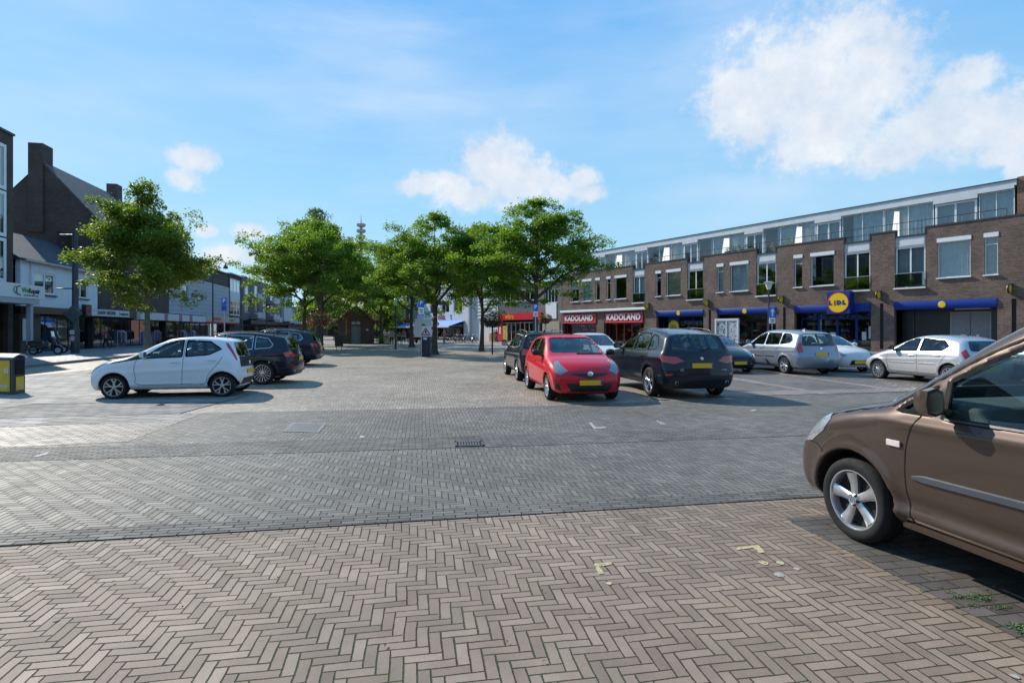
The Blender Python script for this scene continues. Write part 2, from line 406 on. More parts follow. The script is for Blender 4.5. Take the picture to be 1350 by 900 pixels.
sheet('ground', m=m_plaza, pts=[(-900, -300), (900, -300), (900, 1800), (-900, 1800)])
# near brown paving, up to the road edge
NB = [(-14.0, 2.55), (-3.93, 4.26), (2.98, 5.50), (12.0, 7.15)]       # near edge of the road
FB = [(-14.0, 9.6), (-5.5, 10.85), (.4, 11.75), (10.4, 14.35), (26.0, 18.6)]  # far edge
sheet('near_paving', m=m_brown, pts=NB+[(12, -6), (-14, -6)], z=.004)
sheet('road', m=m_road, pts=[(-30, .0)]+NB[1:]+[(26, 9.8)]+FB[::-1]+[(-30, 7.3)], z=.008)
def strip(name, P, w0, w1, m, z):
    # a band along polyline P offset between w0 and w1 to its left
    L = []; Rr = []
    for i, p in enumerate(P):
        a = Vector(P[max(i-1, 0)]); b = Vector(P[min(i+1, len(P)-1)]); d = (b-a).normalized(); n = Vector((-d.y, d.x))
        L.append(tuple(Vector(p)+n*w0)); Rr.append(tuple(Vector(p)+n*w1))
    return sheet(name, m=m, pts=L+Rr[::-1], z=z)
strip('edge_course', [(-14.0, 2.55), (-3.93, 4.26), (2.98, 5.50), (12.0, 7.15)], -.14, .14, m_gutter, .012)
# gutter course with the drain
GUT = [(-30, 3.6), (-6.7, 7.15), (.0, 8.1), (6.4, 9.2), (14, 10.8)]
strip('gutter_course', GUT, -.42, .42, m_gutter, .012)
# left side: bands of slabs and darker brick
sheet('brick_area', px_poly=[(-420, 572), (0, 564), (242, 555), (168, 583), (0, 591), (-420, 606)], m=m_lot, z=.012)
sheet('slab_band', px_poly=[(-420, 561), (0, 552.5), (236, 546), (262, 548), (242, 555), (0, 563.6), (-420, 571.6)], m=m_slab, z=.012)
sheet('grey_slab_band', px_poly=[(-420, 549), (0, 540), (45, 533), (290, 531), (236, 545.6), (0, 552), (-420, 560.6)], m=m_slabg, z=.012)
sheet('slab_square', px_poly=[(-420, 548.6), (0, 539.6), (45, 532.6), (290, 530.6), (330, 520), (262, 487), (150, 485), (0, 499), (-420, 514)], m=m_slab, z=.012)
# right parking rows
sheet('parking_area', m=m_lot, pts=[(5.3, 13.1), (10.4, 14.42), (26.0, 18.7), (23.3, 36.5), (14.5, 36.5), (4.0, 20.5)], z=.004)
sheet('band', px_poly=[(930, 524), (1204, 516), (1330, 512), (1330, 508), (1204, 511.5), (930, 518.0)], m=m_band, z=.014)
for a, b in (((955, 497), (1092, 520)), ((1030, 493), (1185, 515)), ((1120, 492), (1290, 511)), ((905, 506), (985, 524))):
    A = Vector(ground_pt(*a)); B = Vector(ground_pt(*b)); d = (B-A).normalized(); n = Vector((-d.y, d.x))
    A = A-d*1.5
    sheet('band', m=m_band, pts=[tuple(A-n*.22), tuple(B-n*.22), tuple(B+n*.22), tuple(A+n*.22)], z=.010)
# darker bay under the brown car
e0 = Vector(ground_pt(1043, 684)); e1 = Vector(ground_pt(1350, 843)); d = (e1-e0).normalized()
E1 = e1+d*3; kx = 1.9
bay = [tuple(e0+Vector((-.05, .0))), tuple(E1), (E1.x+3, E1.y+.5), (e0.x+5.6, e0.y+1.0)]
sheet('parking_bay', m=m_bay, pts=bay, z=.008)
# left street: road surface, kerb and pavement in front of the shops
LO = Vector((-34, 42)); LD = Vector((-.208, .978)).normalized(); LN = Vector((.978, .208)).normalized()
def LW(s, v): p = LO+LD*s+LN*v; return (p.x, p.y)
tag(mk('pavement', [(*LW(-30, .4), .12), (*LW(-30, 8.9), .12), (*LW(110, 8.9), .12), (*LW(110, .4), .12)], [[0, 1, 2, 3]], m_walk), kind='structure')
k = MB(); a, b, c_, d_ = LW(-30, 8.9), LW(-30, 9.1), LW(110, 9.1), LW(110, 8.9)
k.add([(*a, 0), (*b, 0), (*c_, 0), (*d_, 0), (*a, .125), (*b, .125), (*c_, .125), (*d_, .125)], [(0,3,2,1),(4,5,6,7),(0,1,5,4),(1,2,6,5),(2,3,7,6),(3,0,4,7)])
tag(k.build('kerb', M_['kerb']), kind='structure')
# pavement in front of the right building
RO = Vector((25.5, 38.8)); RD = Vector((-.554, .832)).normalized(); RN = Vector((-.832, -.554)).normalized()
def RW(s, v): p = RO+RD*s+RN*v; return (p.x, p.y)
tag(mk('pavement', [(*RW(-25, 2.6), .1), (*RW(36, 2.6), .1), (*RW(36, -6), .1), (*RW(-25, -6), .1)], [[3, 2, 1, 0]], m_walk), kind='structure')
k = MB(); a, b, c_, d_ = RW(-25, 2.6), RW(-25, 2.8), RW(36, 2.8), RW(36, 2.6)
k.add([(*a, 0), (*b, 0), (*c_, 0), (*d_, 0), (*a, .105), (*b, .105), (*c_, .105), (*d_, .105)], [(0,3,2,1),(4,5,6,7),(0,1,5,4),(1,2,6,5),(2,3,7,6),(3,0,4,7)])
tag(k.build('kerb', M_['kerb']), kind='structure')
# far street surface behind the trees is asphalt-grey
# yellow parking marks
def mark(px, name='painted_mark', m=None):
    P = [ground_pt(*p) for p in px]; y = sum(p[1] for p in px)/len(px)
    return sheet(name, m=m or m_mark, pts=P, z=.0085 if y > 690 else (.0165 if px[0][0] < 300 else .0135))
def wornpaint(name, c):
    t = NT(name); co = t.coord(); n = t.noise(co, 45, 6, .7); n2 = t.noise(co, 6, 3)
    t.bsdf(Base_Color=t.mix(n2, c, tuple(x*.7 for x in c)), Roughness=.75, Alpha=t.ramp(t.M('ADD', n, t.M('MULTIPLY', n2, .3)), 0., 1., .50, .64)); return t.m
m_mark = wornpaint('worn_yellow_paint', (.52, .46, .24)); m_markw = wornpaint('worn_white_paint', (.40, .40, .37))
for P in ([(783,744),(806,742),(807,745),(790,748),(797,757),(789,758)], [(970,723),(1000,719),(1009,729),(1001,730),(993,723),(971,726)]):
    mark(P)
def dotmark(x, y, rx, m):
    X, Z = ground_pt(x, y); r = rx/F_PX*Z
    mark_pts = [(X+r*math.cos(a)*(1+.15*math.sin(3*a)), Z+r*1.1*math.sin(a)) for a in [i*PI/6 for i in range(12)]]
    return sheet('painted_mark', m=m, pts=mark_pts, z=.0085)
for x, y, r_, m in ((803,770,4,m_mark),(1007,743,6,m_mark),(1029,743,5,m_mark),(1050,751,4,m_markw),(1027,759,6,m_markw),(1338,893,5,m_markw)):
    dotmark(x, y, r_, m)
for P in ([(776,558),(780,558),(786,564),(799,563),(799,565),(783,566)], [(864,555),(868,555),(878,560),(871,560)],
          [(990,541),(996,540),(997,542),(991,543)], [(475,575),(481,575),(480,578),(474,578)], [(44,603),(64,597),(62,600),(49,603.5)], [(64,575),(76,573),(70,576)], [(100,576),(112,573),(106,576)]):
    mark(P, m=m_markw)
# drain grate and cast-iron cover
def grate():
    p0 = Vector(ground_pt(599, 583.5)); p1 = Vector(ground_pt(636, 582.5)); q0 = Vector(ground_pt(598, 591.5))
    d = (p1-p0).normalized(); n = (q0-p0); n = (n-d*n.dot(d)).normalized(); L = (p1-p0).length; D = .34
    root = empty('drain_grate', (p0.x, p0.y, 0), math.atan2(d.y, d.x), 'slotted iron drain grate set in the gutter of grey bricks', 'drain')
    m = M_['iron']; b = MB(); b.box(0, -D, .006, L, -D+.03, .026); b.box(0, -.07, .006, L, 0, .026)
    b.box(0, -D, .006, .03, 0, .026); b.box(L-.03, -D, .006, L, 0, .026)
    k = 9
    for i in range(1, k): x = .03+(L-.06)*i/k; b.box(x-.012, -D+.03, .006, x+.012, -.07, .024)
    b.build('grid', m, root); MB().box(.03, -D+.03, .013, L-.03, -.07, .0145).build('gully', M_['pit'], root)
M_['iron'] = mat('cast_iron', (.10, .10, .105), .55, .5, bump=.002, scale=20)
M_['pit'] = mat('pit_black', (.002, .002, .002), 1., var=0)
grate()
def cover():
    P = [ground_pt(*p) for p in ((372, 569.5), (420, 571), (430, 559), (386, 558))]
    root = empty('manhole_cover', (*P[0], 0), 0, 'square cast iron manhole cover with cross pattern in the grey bricks', 'manhole cover')
    t = NT('checkered_iron'); co = t.coord(); sp = t.n('ShaderNodeTexChecker'); t.l(co, sp.inputs[0]); sp.inputs['Scale'].default_value = 17
    t.bsdf(Base_Color=(.10, .10, .105, 1), Roughness=.5, Metallic=.4); t.bump(sp.outputs['Fac'], .012)
    V = [(x-P[0][0], y-P[0][1], .016) for x, y in P]
    c = Vector((sum(v[0] for v in V)/4, sum(v[1] for v in V)/4, .018))
    mk('rim', V, [[0, 1, 2, 3]], M_['kerb'], root); mk('plate', [tuple(c+(Vector(v)-c)*.88) for v in V], [[0, 1, 2, 3]], t.m, root)
cover()
# weeds in the joints beside the bay, one clump object
def weeds():
    V = []; Fc = []
    spots = [(1283,788,26,5),(1300,792,10,3),(1318,803,14,3),(1337,828,14,5),(1345,832,8,3),(1262,789,8,2),(1250,783,4,2),(1282,800,10,3),(1215,780,4,1),(1347,836,6,2),(1240,775,3,1)]
    for x, y, rx, h in spots:
        for _ in range(rx*4):
            px, py = x+random.gauss(0, rx*.45), y+random.gauss(0, rx*.14)
            X, Z = ground_pt(px, py); a = random.uniform(0, 6.28); l = random.uniform(.006, .015); up = random.uniform(.003, .005*h*.6)
            dx, dy = math.cos(a)*l, math.sin(a)*l; w = l*.3
            b = len(V); z0 = .010
            V += [(X, Z, z0), (X+dx*.5-dy*.4, Z+dy*.5+dx*.4, z0+up), (X+dx, Z+dy, z0+up*.8), (X+dx*.5+dy*.4, Z+dy*.5-dx*.4, z0+up)]
            Fc.append([b, b+1, b+2, b+3])
    o = mk('weeds', V, Fc, mat('weed_green', (.06, .13, .02), .6, var=.3, scale=60)); tag(o, 'low green weeds growing in the brick joints beside the parking bay', 'weeds', kind='stuff')
weeds()
# a few fallen leaves and bits of litter
def litter():
    V = []; Fc = []
    for _ in range(90):
        px, py = random.uniform(0, 1350), HY+ random.uniform(8, 21.0)**2
        if py > 898: continue
        X, Z = ground_pt(px, py); a = random.uniform(0, 6.28); l = random.uniform(.008, .02); b = len(V)
        c, s = math.cos(a)*l, math.sin(a)*l
        V += [(X-c, Z-s, .016), (X+s*.5, Z-c*.5, .018), (X+c, Z+s, .016), (X-s*.5, Z+c*.5, .021)]; Fc.append([b, b+1, b+2, b+3])
    tag(mk('fallen_leaves', V, Fc, mat('dry_leaf', (.12, .08, .03), .7, var=.5, scale=2)), 'small dry leaves scattered over the brick square', 'leaves', kind='stuff')
litter()
# ------------------------------------------------------------------ cars: an implicit body, meshed with surface nets
def catmull(P, n=6, closed=False):
    P = [np.array(p, float) for p in P]; out = []
    N = len(P)
    for i in range(N if closed else N-1):
        p0 = P[(i-1) % N] if (closed or i > 0) else P[0]; p1 = P[i]; p2 = P[(i+1) % N]; p3 = P[(i+2) % N] if (closed or i+2 < N) else P[-1]
        for k in range(n):
            t = k/n
            out.append(.5*((2*p1)+(-p0+p2)*t+(2*p0-5*p1+4*p2-p3)*t*t+(-p0+3*p1-3*p2+p3)*t**3))
    if not closed: out.append(P[-1])
    return np.array(out)
def sdf_poly(P, X, Z):
    P = np.asarray(P, float); d = np.full(X.shape, 1e9); ins = np.zeros(X.shape, bool); n = len(P)
    for i in range(n):
        a = P[i]; b = P[(i+1) % n]; e = b-a; L = e@e
        if L < 1e-12: continue
        wx, wz = X-a[0], Z-a[1]; t = np.clip((wx*e[0]+wz*e[1])/L, 0, 1)
        d = np.minimum(d, (wx-e[0]*t)**2+(wz-e[1]*t)**2)
        c = ((a[1] > Z) != (b[1] > Z))
        with np.errstate(divide='ignore', invalid='ignore'):
            xi = a[0]+(Z-a[1])*e[0]/(e[1] if abs(e[1]) > 1e-12 else 1e-12)
        ins ^= c & (X < xi)
    d = np.sqrt(d); return np.where(ins, -d, d)
def smax(a, b, r):
    return np.maximum(a, b)+np.maximum(r-np.abs(a-b), 0)**2/(4*r)
def sstep(a, b, x): t = np.clip((x-a)/(b-a), 0, 1); return t*t*(3-2*t)
def surfnets(F, org, h):
    nx, ny, nz = F.shape; s = F < 0
    off = [(i, j, k) for i in (0, 1) for j in (0, 1) for k in (0, 1)]
    def sh(A, o): return A[o[0]:nx-1+o[0], o[1]:ny-1+o[1], o[2]:nz-1+o[2]]
    cnt = sum(sh(s, o).astype(np.int8) for o in off)
    act = (cnt > 0) & (cnt < 8); I = np.argwhere(act)
    idm = np.full(act.shape, -1, np.int32); idm[act] = np.arange(len(I))
    C = {o: F[I[:, 0]+o[0], I[:, 1]+o[1], I[:, 2]+o[2]] for o in off}
    acc = np.zeros((len(I), 3)); n = np.zeros(len(I))
    for a in off:
        for ax in range(3):
            if a[ax]: continue
            b = list(a); b[ax] = 1; b = tuple(b); fa, fb = C[a], C[b]; m = (fa < 0) != (fb < 0)
            t = fa/np.where(m, fa-fb, 1); p = np.zeros((len(I), 3)); p[:] = a; p[:, ax] = t
            acc += p*m[:, None]; n += m
    V = (acc/n[:, None]+I)*h+np.array(org)
    Q = []
    for ax in range(3):
        A = s; B = np.roll(s, -1, ax)
        sl = [slice(1, -1)]*3; sl[ax] = slice(0, -1)
        d = (A != B)[tuple(sl)]; J = np.argwhere(d)
        add = [1, 1, 1]; add[ax] = 0; J = J+np.array(add)
        u, v = [(1, 2), (2, 0), (0, 1)][ax]
        def cid(du, dv):
            K = J.copy(); K[:, u] -= du; K[:, v] -= dv
            return idm[K[:, 0], K[:, 1], K[:, 2]]
        q = np.stack([cid(1, 1), cid(0, 1), cid(0, 0), cid(1, 0)], 1)
        flip = ~s[J[:, 0], J[:, 1], J[:, 2]]
        q[flip] = q[flip][:, ::-1]; ok = (q >= 0).all(1); Q.append(q[ok])
    return V, np.concatenate(Q)

CARMAT = dict(
    glass=glass('car_glass', (.52, .62, .59), .06, 3.6), dark=mat('car_interior', (.035, .035, .038), .8),
    trim=M_['black'], tyre=M_['rubber'], rim=M_['alu'],
    lampclear=None, redlamp=None, plate=mat('yellow_number_plate', (.78, .46, .01), .45, var=.03), platestrip=mat('plate_blue', (.01, .06, .4), .4, var=0),
    seat=mat('seat_fabric', (.06, .06, .065), .9), gap=mat('panel_gap', (.004, .004, .004), 1., var=0), mirror=M_['chrome'],
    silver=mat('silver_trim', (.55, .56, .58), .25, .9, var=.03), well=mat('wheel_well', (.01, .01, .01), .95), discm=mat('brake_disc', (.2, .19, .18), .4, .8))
def lampmat(name, col, e=0., r=.08):
    t = NT(name); co = t.coord(); w = t.n('ShaderNodeTexVoronoi'); t.l(co, w.inputs['Vector']); w.inputs['Scale'].default_value = 30
    c = t.mix(t.ramp(w.outputs['Distance'], 0., 1., .0, .9), tuple(x*.7 for x in col), col)
    t.bsdf(Base_Color=c, Roughness=r, Metallic=0.); t.p.inputs['Coat Weight'].default_value = 1.; t.p.inputs['Coat Roughness'].default_value = .02
    return t.m
CARMAT['lampclear'] = lampmat('headlamp_lens', (.24, .26, .28)); CARMAT['redlamp'] = lampmat('tail_lamp_lens', (.52, .004, .010)); CARMAT['amber'] = lampmat('amber_lens', (.8, .25, .01))

class Body:
    def __init__(s, sp, h):
        s.sp = sp; s.h = h; L, W, H = sp['L'], sp['W'], sp['H']; hw = W/2; s.hw = hw
        x0, x1 = -.12, L+.12
        if 'xmax' in sp: x1 = sp['xmax']
        s.org = (x0, -hw-.1, .1)
        xs = np.arange(x0, x1, h); ys = np.arange(-hw-.1, hw+.1+h, h); ys = ys-(ys[0]+ys[-1])/2; zs = np.arange(.1, H+.1, h); s.org = (x0, ys[0], .1)
        s.xs, s.ys, s.zs = xs, ys, zs
        cont = catmull(sp['top'], 6); cont = np.vstack([cont, np.array(sp['bottom'])])
        # 2D profile on an extended grid, sheared per y for plan curvature
        ex = np.arange(x0-.6, x1+.6, h); Xg, Zg = np.meshgrid(ex, zs, indexing='ij'); S2 = sdf_poly(cont, Xg, Zg)
        ya = np.abs(ys)/hw
        cf, cr, cw = sp.get('cf', .22), sp.get('cr', .14), sp.get('cw', .07)
        X2, Y2 = np.meshgrid(xs, ya, indexing='ij')
        wf = 1-sstep(.0, 1.1, X2); wr = sstep(L-.8, L, X2)
        p = Y2**2.6; mid = np.clip(1-np.abs(X2-sp['wsx'])/1.0, 0, 1); rmid = np.clip(1-np.abs(X2-sp['rsx'])/.7, 0, 1)*(1-wr)
        shift = p*(cf*wf+cw*mid*(1-wf))-p*(cr*wr+.04*rmid)
        s.shift = shift
        fx = np.clip((X2-shift-ex[0])/h, 0, len(ex)-2); i0 = fx.astype(int); fr = (fx-i0)[..., None]
        S3 = S2[i0]*(1-fr)+S2[i0+1]*fr
        crown = sp.get('crown', .045)
        zz = zs[None, None, :]; S3 = S3+crown*(Y2[..., None]**2)*sstep(.55, .85, zz)
        # half width as a function of height (sections), fuller at the belt
        sec = np.array(sp['sec']); yw = np.interp(zs, sec[:, 0], sec[:, 1])
        k = np.ones(3)/3
        for _ in range(2): yw[1:-1] = np.convolve(yw, k, 'valid')
        Xz, Zz = np.meshgrid(xs, zs, indexing='ij')
        Yw = np.repeat(yw[None, :], len(xs), 0)
        pf = np.array(sp.get('plan', [(-.1, .90), (.5, .985), (1.2, 1), (L-1, 1), (L-.3, .975), (L+.1, .93)])); Yw = Yw*np.interp(xs, pf[:, 0], pf[:, 1])[:, None]
        for (lx0, lz0, lx1, lz1, amp, wd) in sp.get('creases', []):
            t = np.clip((Xz-lx0)/(lx1-lx0), 0, 1); zc = lz0+(lz1-lz0)*t
            m = sstep(lx0-.15, lx0+.15, Xz)*(1-sstep(lx1-.15, lx1+.15, Xz))
            Yw = Yw+amp*m*np.exp(-((Zz-zc)/wd)**2)
        wz = sp['wr']+.005
        for wx in (sp['xf'], sp['xr']):
            r = np.hypot(Xz-wx, Zz-wz); Yw = Yw+sp.get('flare', .018)*np.exp(-((r-sp['wr']-.07)/.055)**2)*(Zz > .2)
        s.Yw = Yw
        ay = np.abs(ys)[None, :, None]
        F = smax(S3, ay-Yw[:, None, :], sp.get('r', .13))
        s.F0 = F.astype(np.float32)
    def holes(s):
        sp = s.sp; F = s.F0; xs, ys, zs = s.xs, s.ys, s.zs; h = s.h
        X = xs[:, None, None]; AY = np.abs(ys)[None, :, None]; Z = zs[None, None, :]
        t = .04
        cab = np.maximum(F+t, np.maximum(np.maximum(sp['cab0']-X, X-sp['cab1']), .34-Z))
        if 'dash' in sp: cab = np.maximum(cab, np.minimum(sp['dash'][0]-X, .0+sp['dash'][1]-Z))
        G = np.maximum(F, -cab)
        Xz, Zz = np.meshgrid(xs, zs, indexing='ij')
        for poly in sp['swin']:
            d = sdf_poly(poly, Xz, Zz)[:, None, :]
            G = np.maximum(G, -np.maximum(d, .30-AY))
        s.wins = []
        for (key, zb, zt, yb, yt, xa, xb) in sp['screens']:
            yl = yb+(yt-yb)*(Z-zb)/(zt-zb)
            d = smax(np.maximum(np.maximum(zb-Z, Z-zt), np.maximum(xa-X, X-xb)), AY-yl, .08)
            G = np.maximum(G, -d)
        ra = sp['wr']+sp.get('gap', .045)
        for wx in (sp['xf'], sp['xr']):
            r = np.hypot(X-wx, Z-sp['wr']-.01)-ra
            G = np.maximum(G, -np.maximum(r, s.hw-.30-AY))
        return G
    def ysurf(s, x, z, off=0.):
        i = int(np.clip(round((x-s.org[0])/s.h), 0, len(s.xs)-1)); k = int(np.clip(round((z-s.org[2])/s.h), 0, len(s.zs)-1))
        col = s.F0[i, :, k]; n = len(col)
        for j in range(n-1, n//2, -1):
            if col[j] < 0:
                a, b = col[j], (col[j+1] if j+1 < n else 1); return s.ys[j]+s.h*(-a)/(b-a)+off
        return 0.
    def xsurf(s, y, z, rear=False, off=0.):
        j = int(np.clip(round((y-s.org[1])/s.h), 0, len(s.ys)-1)); k = int(np.clip(round((z-s.org[2])/s.h), 0, len(s.zs)-1))
        col = s.F0[:, j, k]; ins = np.where(col < 0)[0]
        if not len(ins): return 0.
        if rear: i = ins[-1]; b = col[i+1] if i+1 < len(col) else 1.; return s.xs[i]+s.h*(-col[i])/(b-col[i])+off
        i = ins[0]; b = col[i-1] if i > 0 else 1.; return s.xs[i]-s.h*(-col[i])/(b-col[i])-off

def clip_mesh(V, Q, planes, pre):
    """keep the part of the surface inside the half spaces (n, c): n.p <= c"""
    P = V[Q].mean(1); m = pre(P)
    for n, c in planes: m &= (P@np.array(n)) < c+.05
    q = Q[m]
    if not len(q): return None
    u, inv = np.unique(q, return_inverse=True); inv = inv.reshape(q.shape)
    bm = bmesh.new(); vs = [bm.verts.new(v) for v in V[u]]
    for f in inv:
        try: bm.faces.new([vs[i] for i in f])
        except ValueError: pass
    for n, c in planes:
        n = Vector(n); ln = n.length
        bmesh.ops.bisect_plane(bm, geom=bm.verts[:]+bm.edges[:]+bm.faces[:], dist=1e-5, plane_co=n*(c/ln/ln), plane_no=n/ln, clear_outer=True)
    return bm
def poly_planes(poly, U, Wv=(0, 0, 1)):
    U = np.array(U, float); Wv = np.array(Wv, float); out = []
    area = sum(poly[i][0]*poly[(i+1) % len(poly)][1]-poly[(i+1) % len(poly)][0]*poly[i][1] for i in range(len(poly)))
    if area < 0: poly = poly[::-1]
    for i in range(len(poly)):
        a = np.array(poly[i]); b = np.array(poly[(i+1) % len(poly)]); e = b-a; n2 = np.array([e[1], -e[0]]); n2 = n2/np.linalg.norm(n2)
        out.append((n2[0]*U+n2[1]*Wv, float(n2@a)))
    return out
def patch(name, VQ, poly, U, pre, m, parent, thick=.012, smooth=True):
    bm = clip_mesh(VQ[0], VQ[1], poly_planes(poly, U), pre)
    if bm is None or not bm.faces:
        if bm: bm.free()
        return None
    if thick:
        bm.normal_update(); be = [e for e in bm.edges if e.is_boundary]
        nrm = {v: v.normal.copy() for v in bm.verts}
        r = bmesh.ops.extrude_edge_only(bm, edges=be)
        nv = [g for g in r['geom'] if isinstance(g, bmesh.types.BMVert)]
        # push the new rim inwards
        for v in nv:
            src = None
            for e in v.link_edges:
                o = e.other_vert(v)
                if o in nrm: src = o
            if src is not None: v.co -= nrm[src]*thick
    me = bpy.data.meshes.new(name); bm.to_mesh(me); bm.free(); me.materials.append(m)
    o = bpy.data.objects.new(name, me); COL.objects.link(o); o.parent = parent
    if smooth: autosmooth(o, 50)
    return o
def ribbon(mb, B, pts, sgn, w=.010, off=.0025):
    P = catmull(pts, 6) if len(pts) > 2 else np.array(pts, float)
    # resample
    Q = [P[0]]
    for a, b in zip(P[:-1], P[1:]):
        n = max(1, int(np.hypot(*(b-a))/.04))
        for k in range(1, n+1): Q.append(a+(b-a)*k/n)
    Q = np.array(Q); V = []; n = len(Q)
    for i in range(n):
        t = Q[min(i+1, n-1)]-Q[max(i-1, 0)]; t = t/(np.hypot(*t)+1e-9); nn = np.array([-t[1], t[0]])*w/2
        for q in (Q[i]-nn, Q[i]+nn):
            V.append((q[0], sgn*(B.ysurf(q[0], q[1])+off), q[1]))
    mb.add(V, [(2*i, 2*i+1, 2*i+3, 2*i+2) for i in range(n-1)])

def make_wheel(parent, x, y, r, sgn, style, near=False):
    """sgn: +1 outer face at +y, -1 at -y"""
    w = style.get('w', .20); ns = style.get('n', 5); rr = r*style.get('rim', .66)
    N = 64 if near else 36
    def yy(v): return y+sgn*v
    hub = MB().lathe([(0, yy(-.05)), (.055, yy(-.05)), (.055, yy(-.08)), (rr*.62, yy(-.08)), (rr*.62, yy(-.10)), (0, yy(-.10))], (x, 0, r), 'y', 24)
    wh = hub.build('wheel', CARMAT['discm'], parent, smooth=35)
    sw = r-rr
    prof = [(rr, -.0), (rr+.012, .004), (rr+sw*.35, .012), (rr+sw*.7, .008), (r-.018, -.006), (r-.004, -.022)]
    if near:
        for g in (-.055, -.1, -.145): prof += [(r, g+.011), (r-.009, g+.008), (r-.009, g-.008), (r, g-.011)]
    else: prof += [(r, -.04), (r, -w+.04)]
    prof += [(r-.004, -w+.022), (r-.03, -w), (rr, -w+.01)]
    ty = MB().lathe([(a, yy(b)) for a, b in prof], (x, 0, r), 'y', N, closed=True).build('tyre', CARMAT['tyre'], wh, smooth=50)
    # rim: barrel, lip and spokes
    rm = MB(); rm.lathe([(rr+.002, yy(0.001)), (rr-.007, yy(.001)), (rr-.016, yy(-.016)), (rr-.026, yy(-w+.02)), (rr+.001, yy(-w+.02))], (x, 0, r), 'y', N, closed=True)
    hubr = r*.15
    rm.lathe([(0, yy(-.004)), (hubr*.7, yy(-.006)), (hubr, yy(-.018)), (hubr, yy(-.06)), (0, yy(-.06))], (x, 0, r), 'y', 24)
    a0 = style.get('a0', 90)
    twin = style.get('twin', 0)
    for i in range(ns):
        for tw in ((-twin, twin) if twin else (0,)):
            a = R(a0+360*i/ns); a1 = a+R(tw)
            wi, wo = style.get('wi', .035), style.get('wo', .045)
            def P(rad, ang, lat, dep):
                return (x+rad*math.cos(ang)-lat*math.sin(ang), yy(dep), r+rad*math.sin(ang)+lat*math.cos(ang))
            st = [(hubr*.6, wi, -.014), (rr*.55, (wi+wo)/2*.9, -.020), (rr-.018, wo, -.008)]
            V = []
            for rad, hwid, dep in st:
                aa = a+(a1-a)*(rad/rr)
                V += [P(rad, aa, -hwid, dep-.012), P(rad, aa, -hwid*.55, dep), P(rad, aa, hwid*.55, dep), P(rad, aa, hwid, dep-.012), P(rad, aa, hwid*.8, dep-.045), P(rad, aa, -hwid*.8, dep-.045)]
            Fc = []
            for k in range(2):
                for j in range(6): j2 = (j+1) % 6; Fc.append((k*6+j, k*6+j2, (k+1)*6+j2, (k+1)*6+j))
            Fc += [(0, 1, 2, 3, 4, 5), (17, 16, 15, 14, 13, 12)]
            rm.add(V, Fc)
    rim = rm.build('rim', style.get('mat', CARMAT['rim']), wh, smooth=32)
    MB().lathe([(0, yy(-.062)), (rr-.02, yy(-.062)), (rr-.02, yy(-.066)), (0, yy(-.066))], (x, 0, r), 'y', 24).build('brake_backing', CARMAT['well'], wh)
    if near:
        nb = MB()
        for i in range(5):
            a = R(a0+36+72*i); c = (x+hubr*.78*math.cos(a), 0, r+hubr*.78*math.sin(a))
            nb.lathe([(0, yy(.0)), (.009, yy(.0)), (.011, yy(-.004)), (.011, yy(-.05))], c, 'y', 8)
            nb.lathe([(0, yy(.0))], c, 'y', 3) if False else None
        nb.build('wheel_bolts', CARMAT['well'], wh)
    return wh

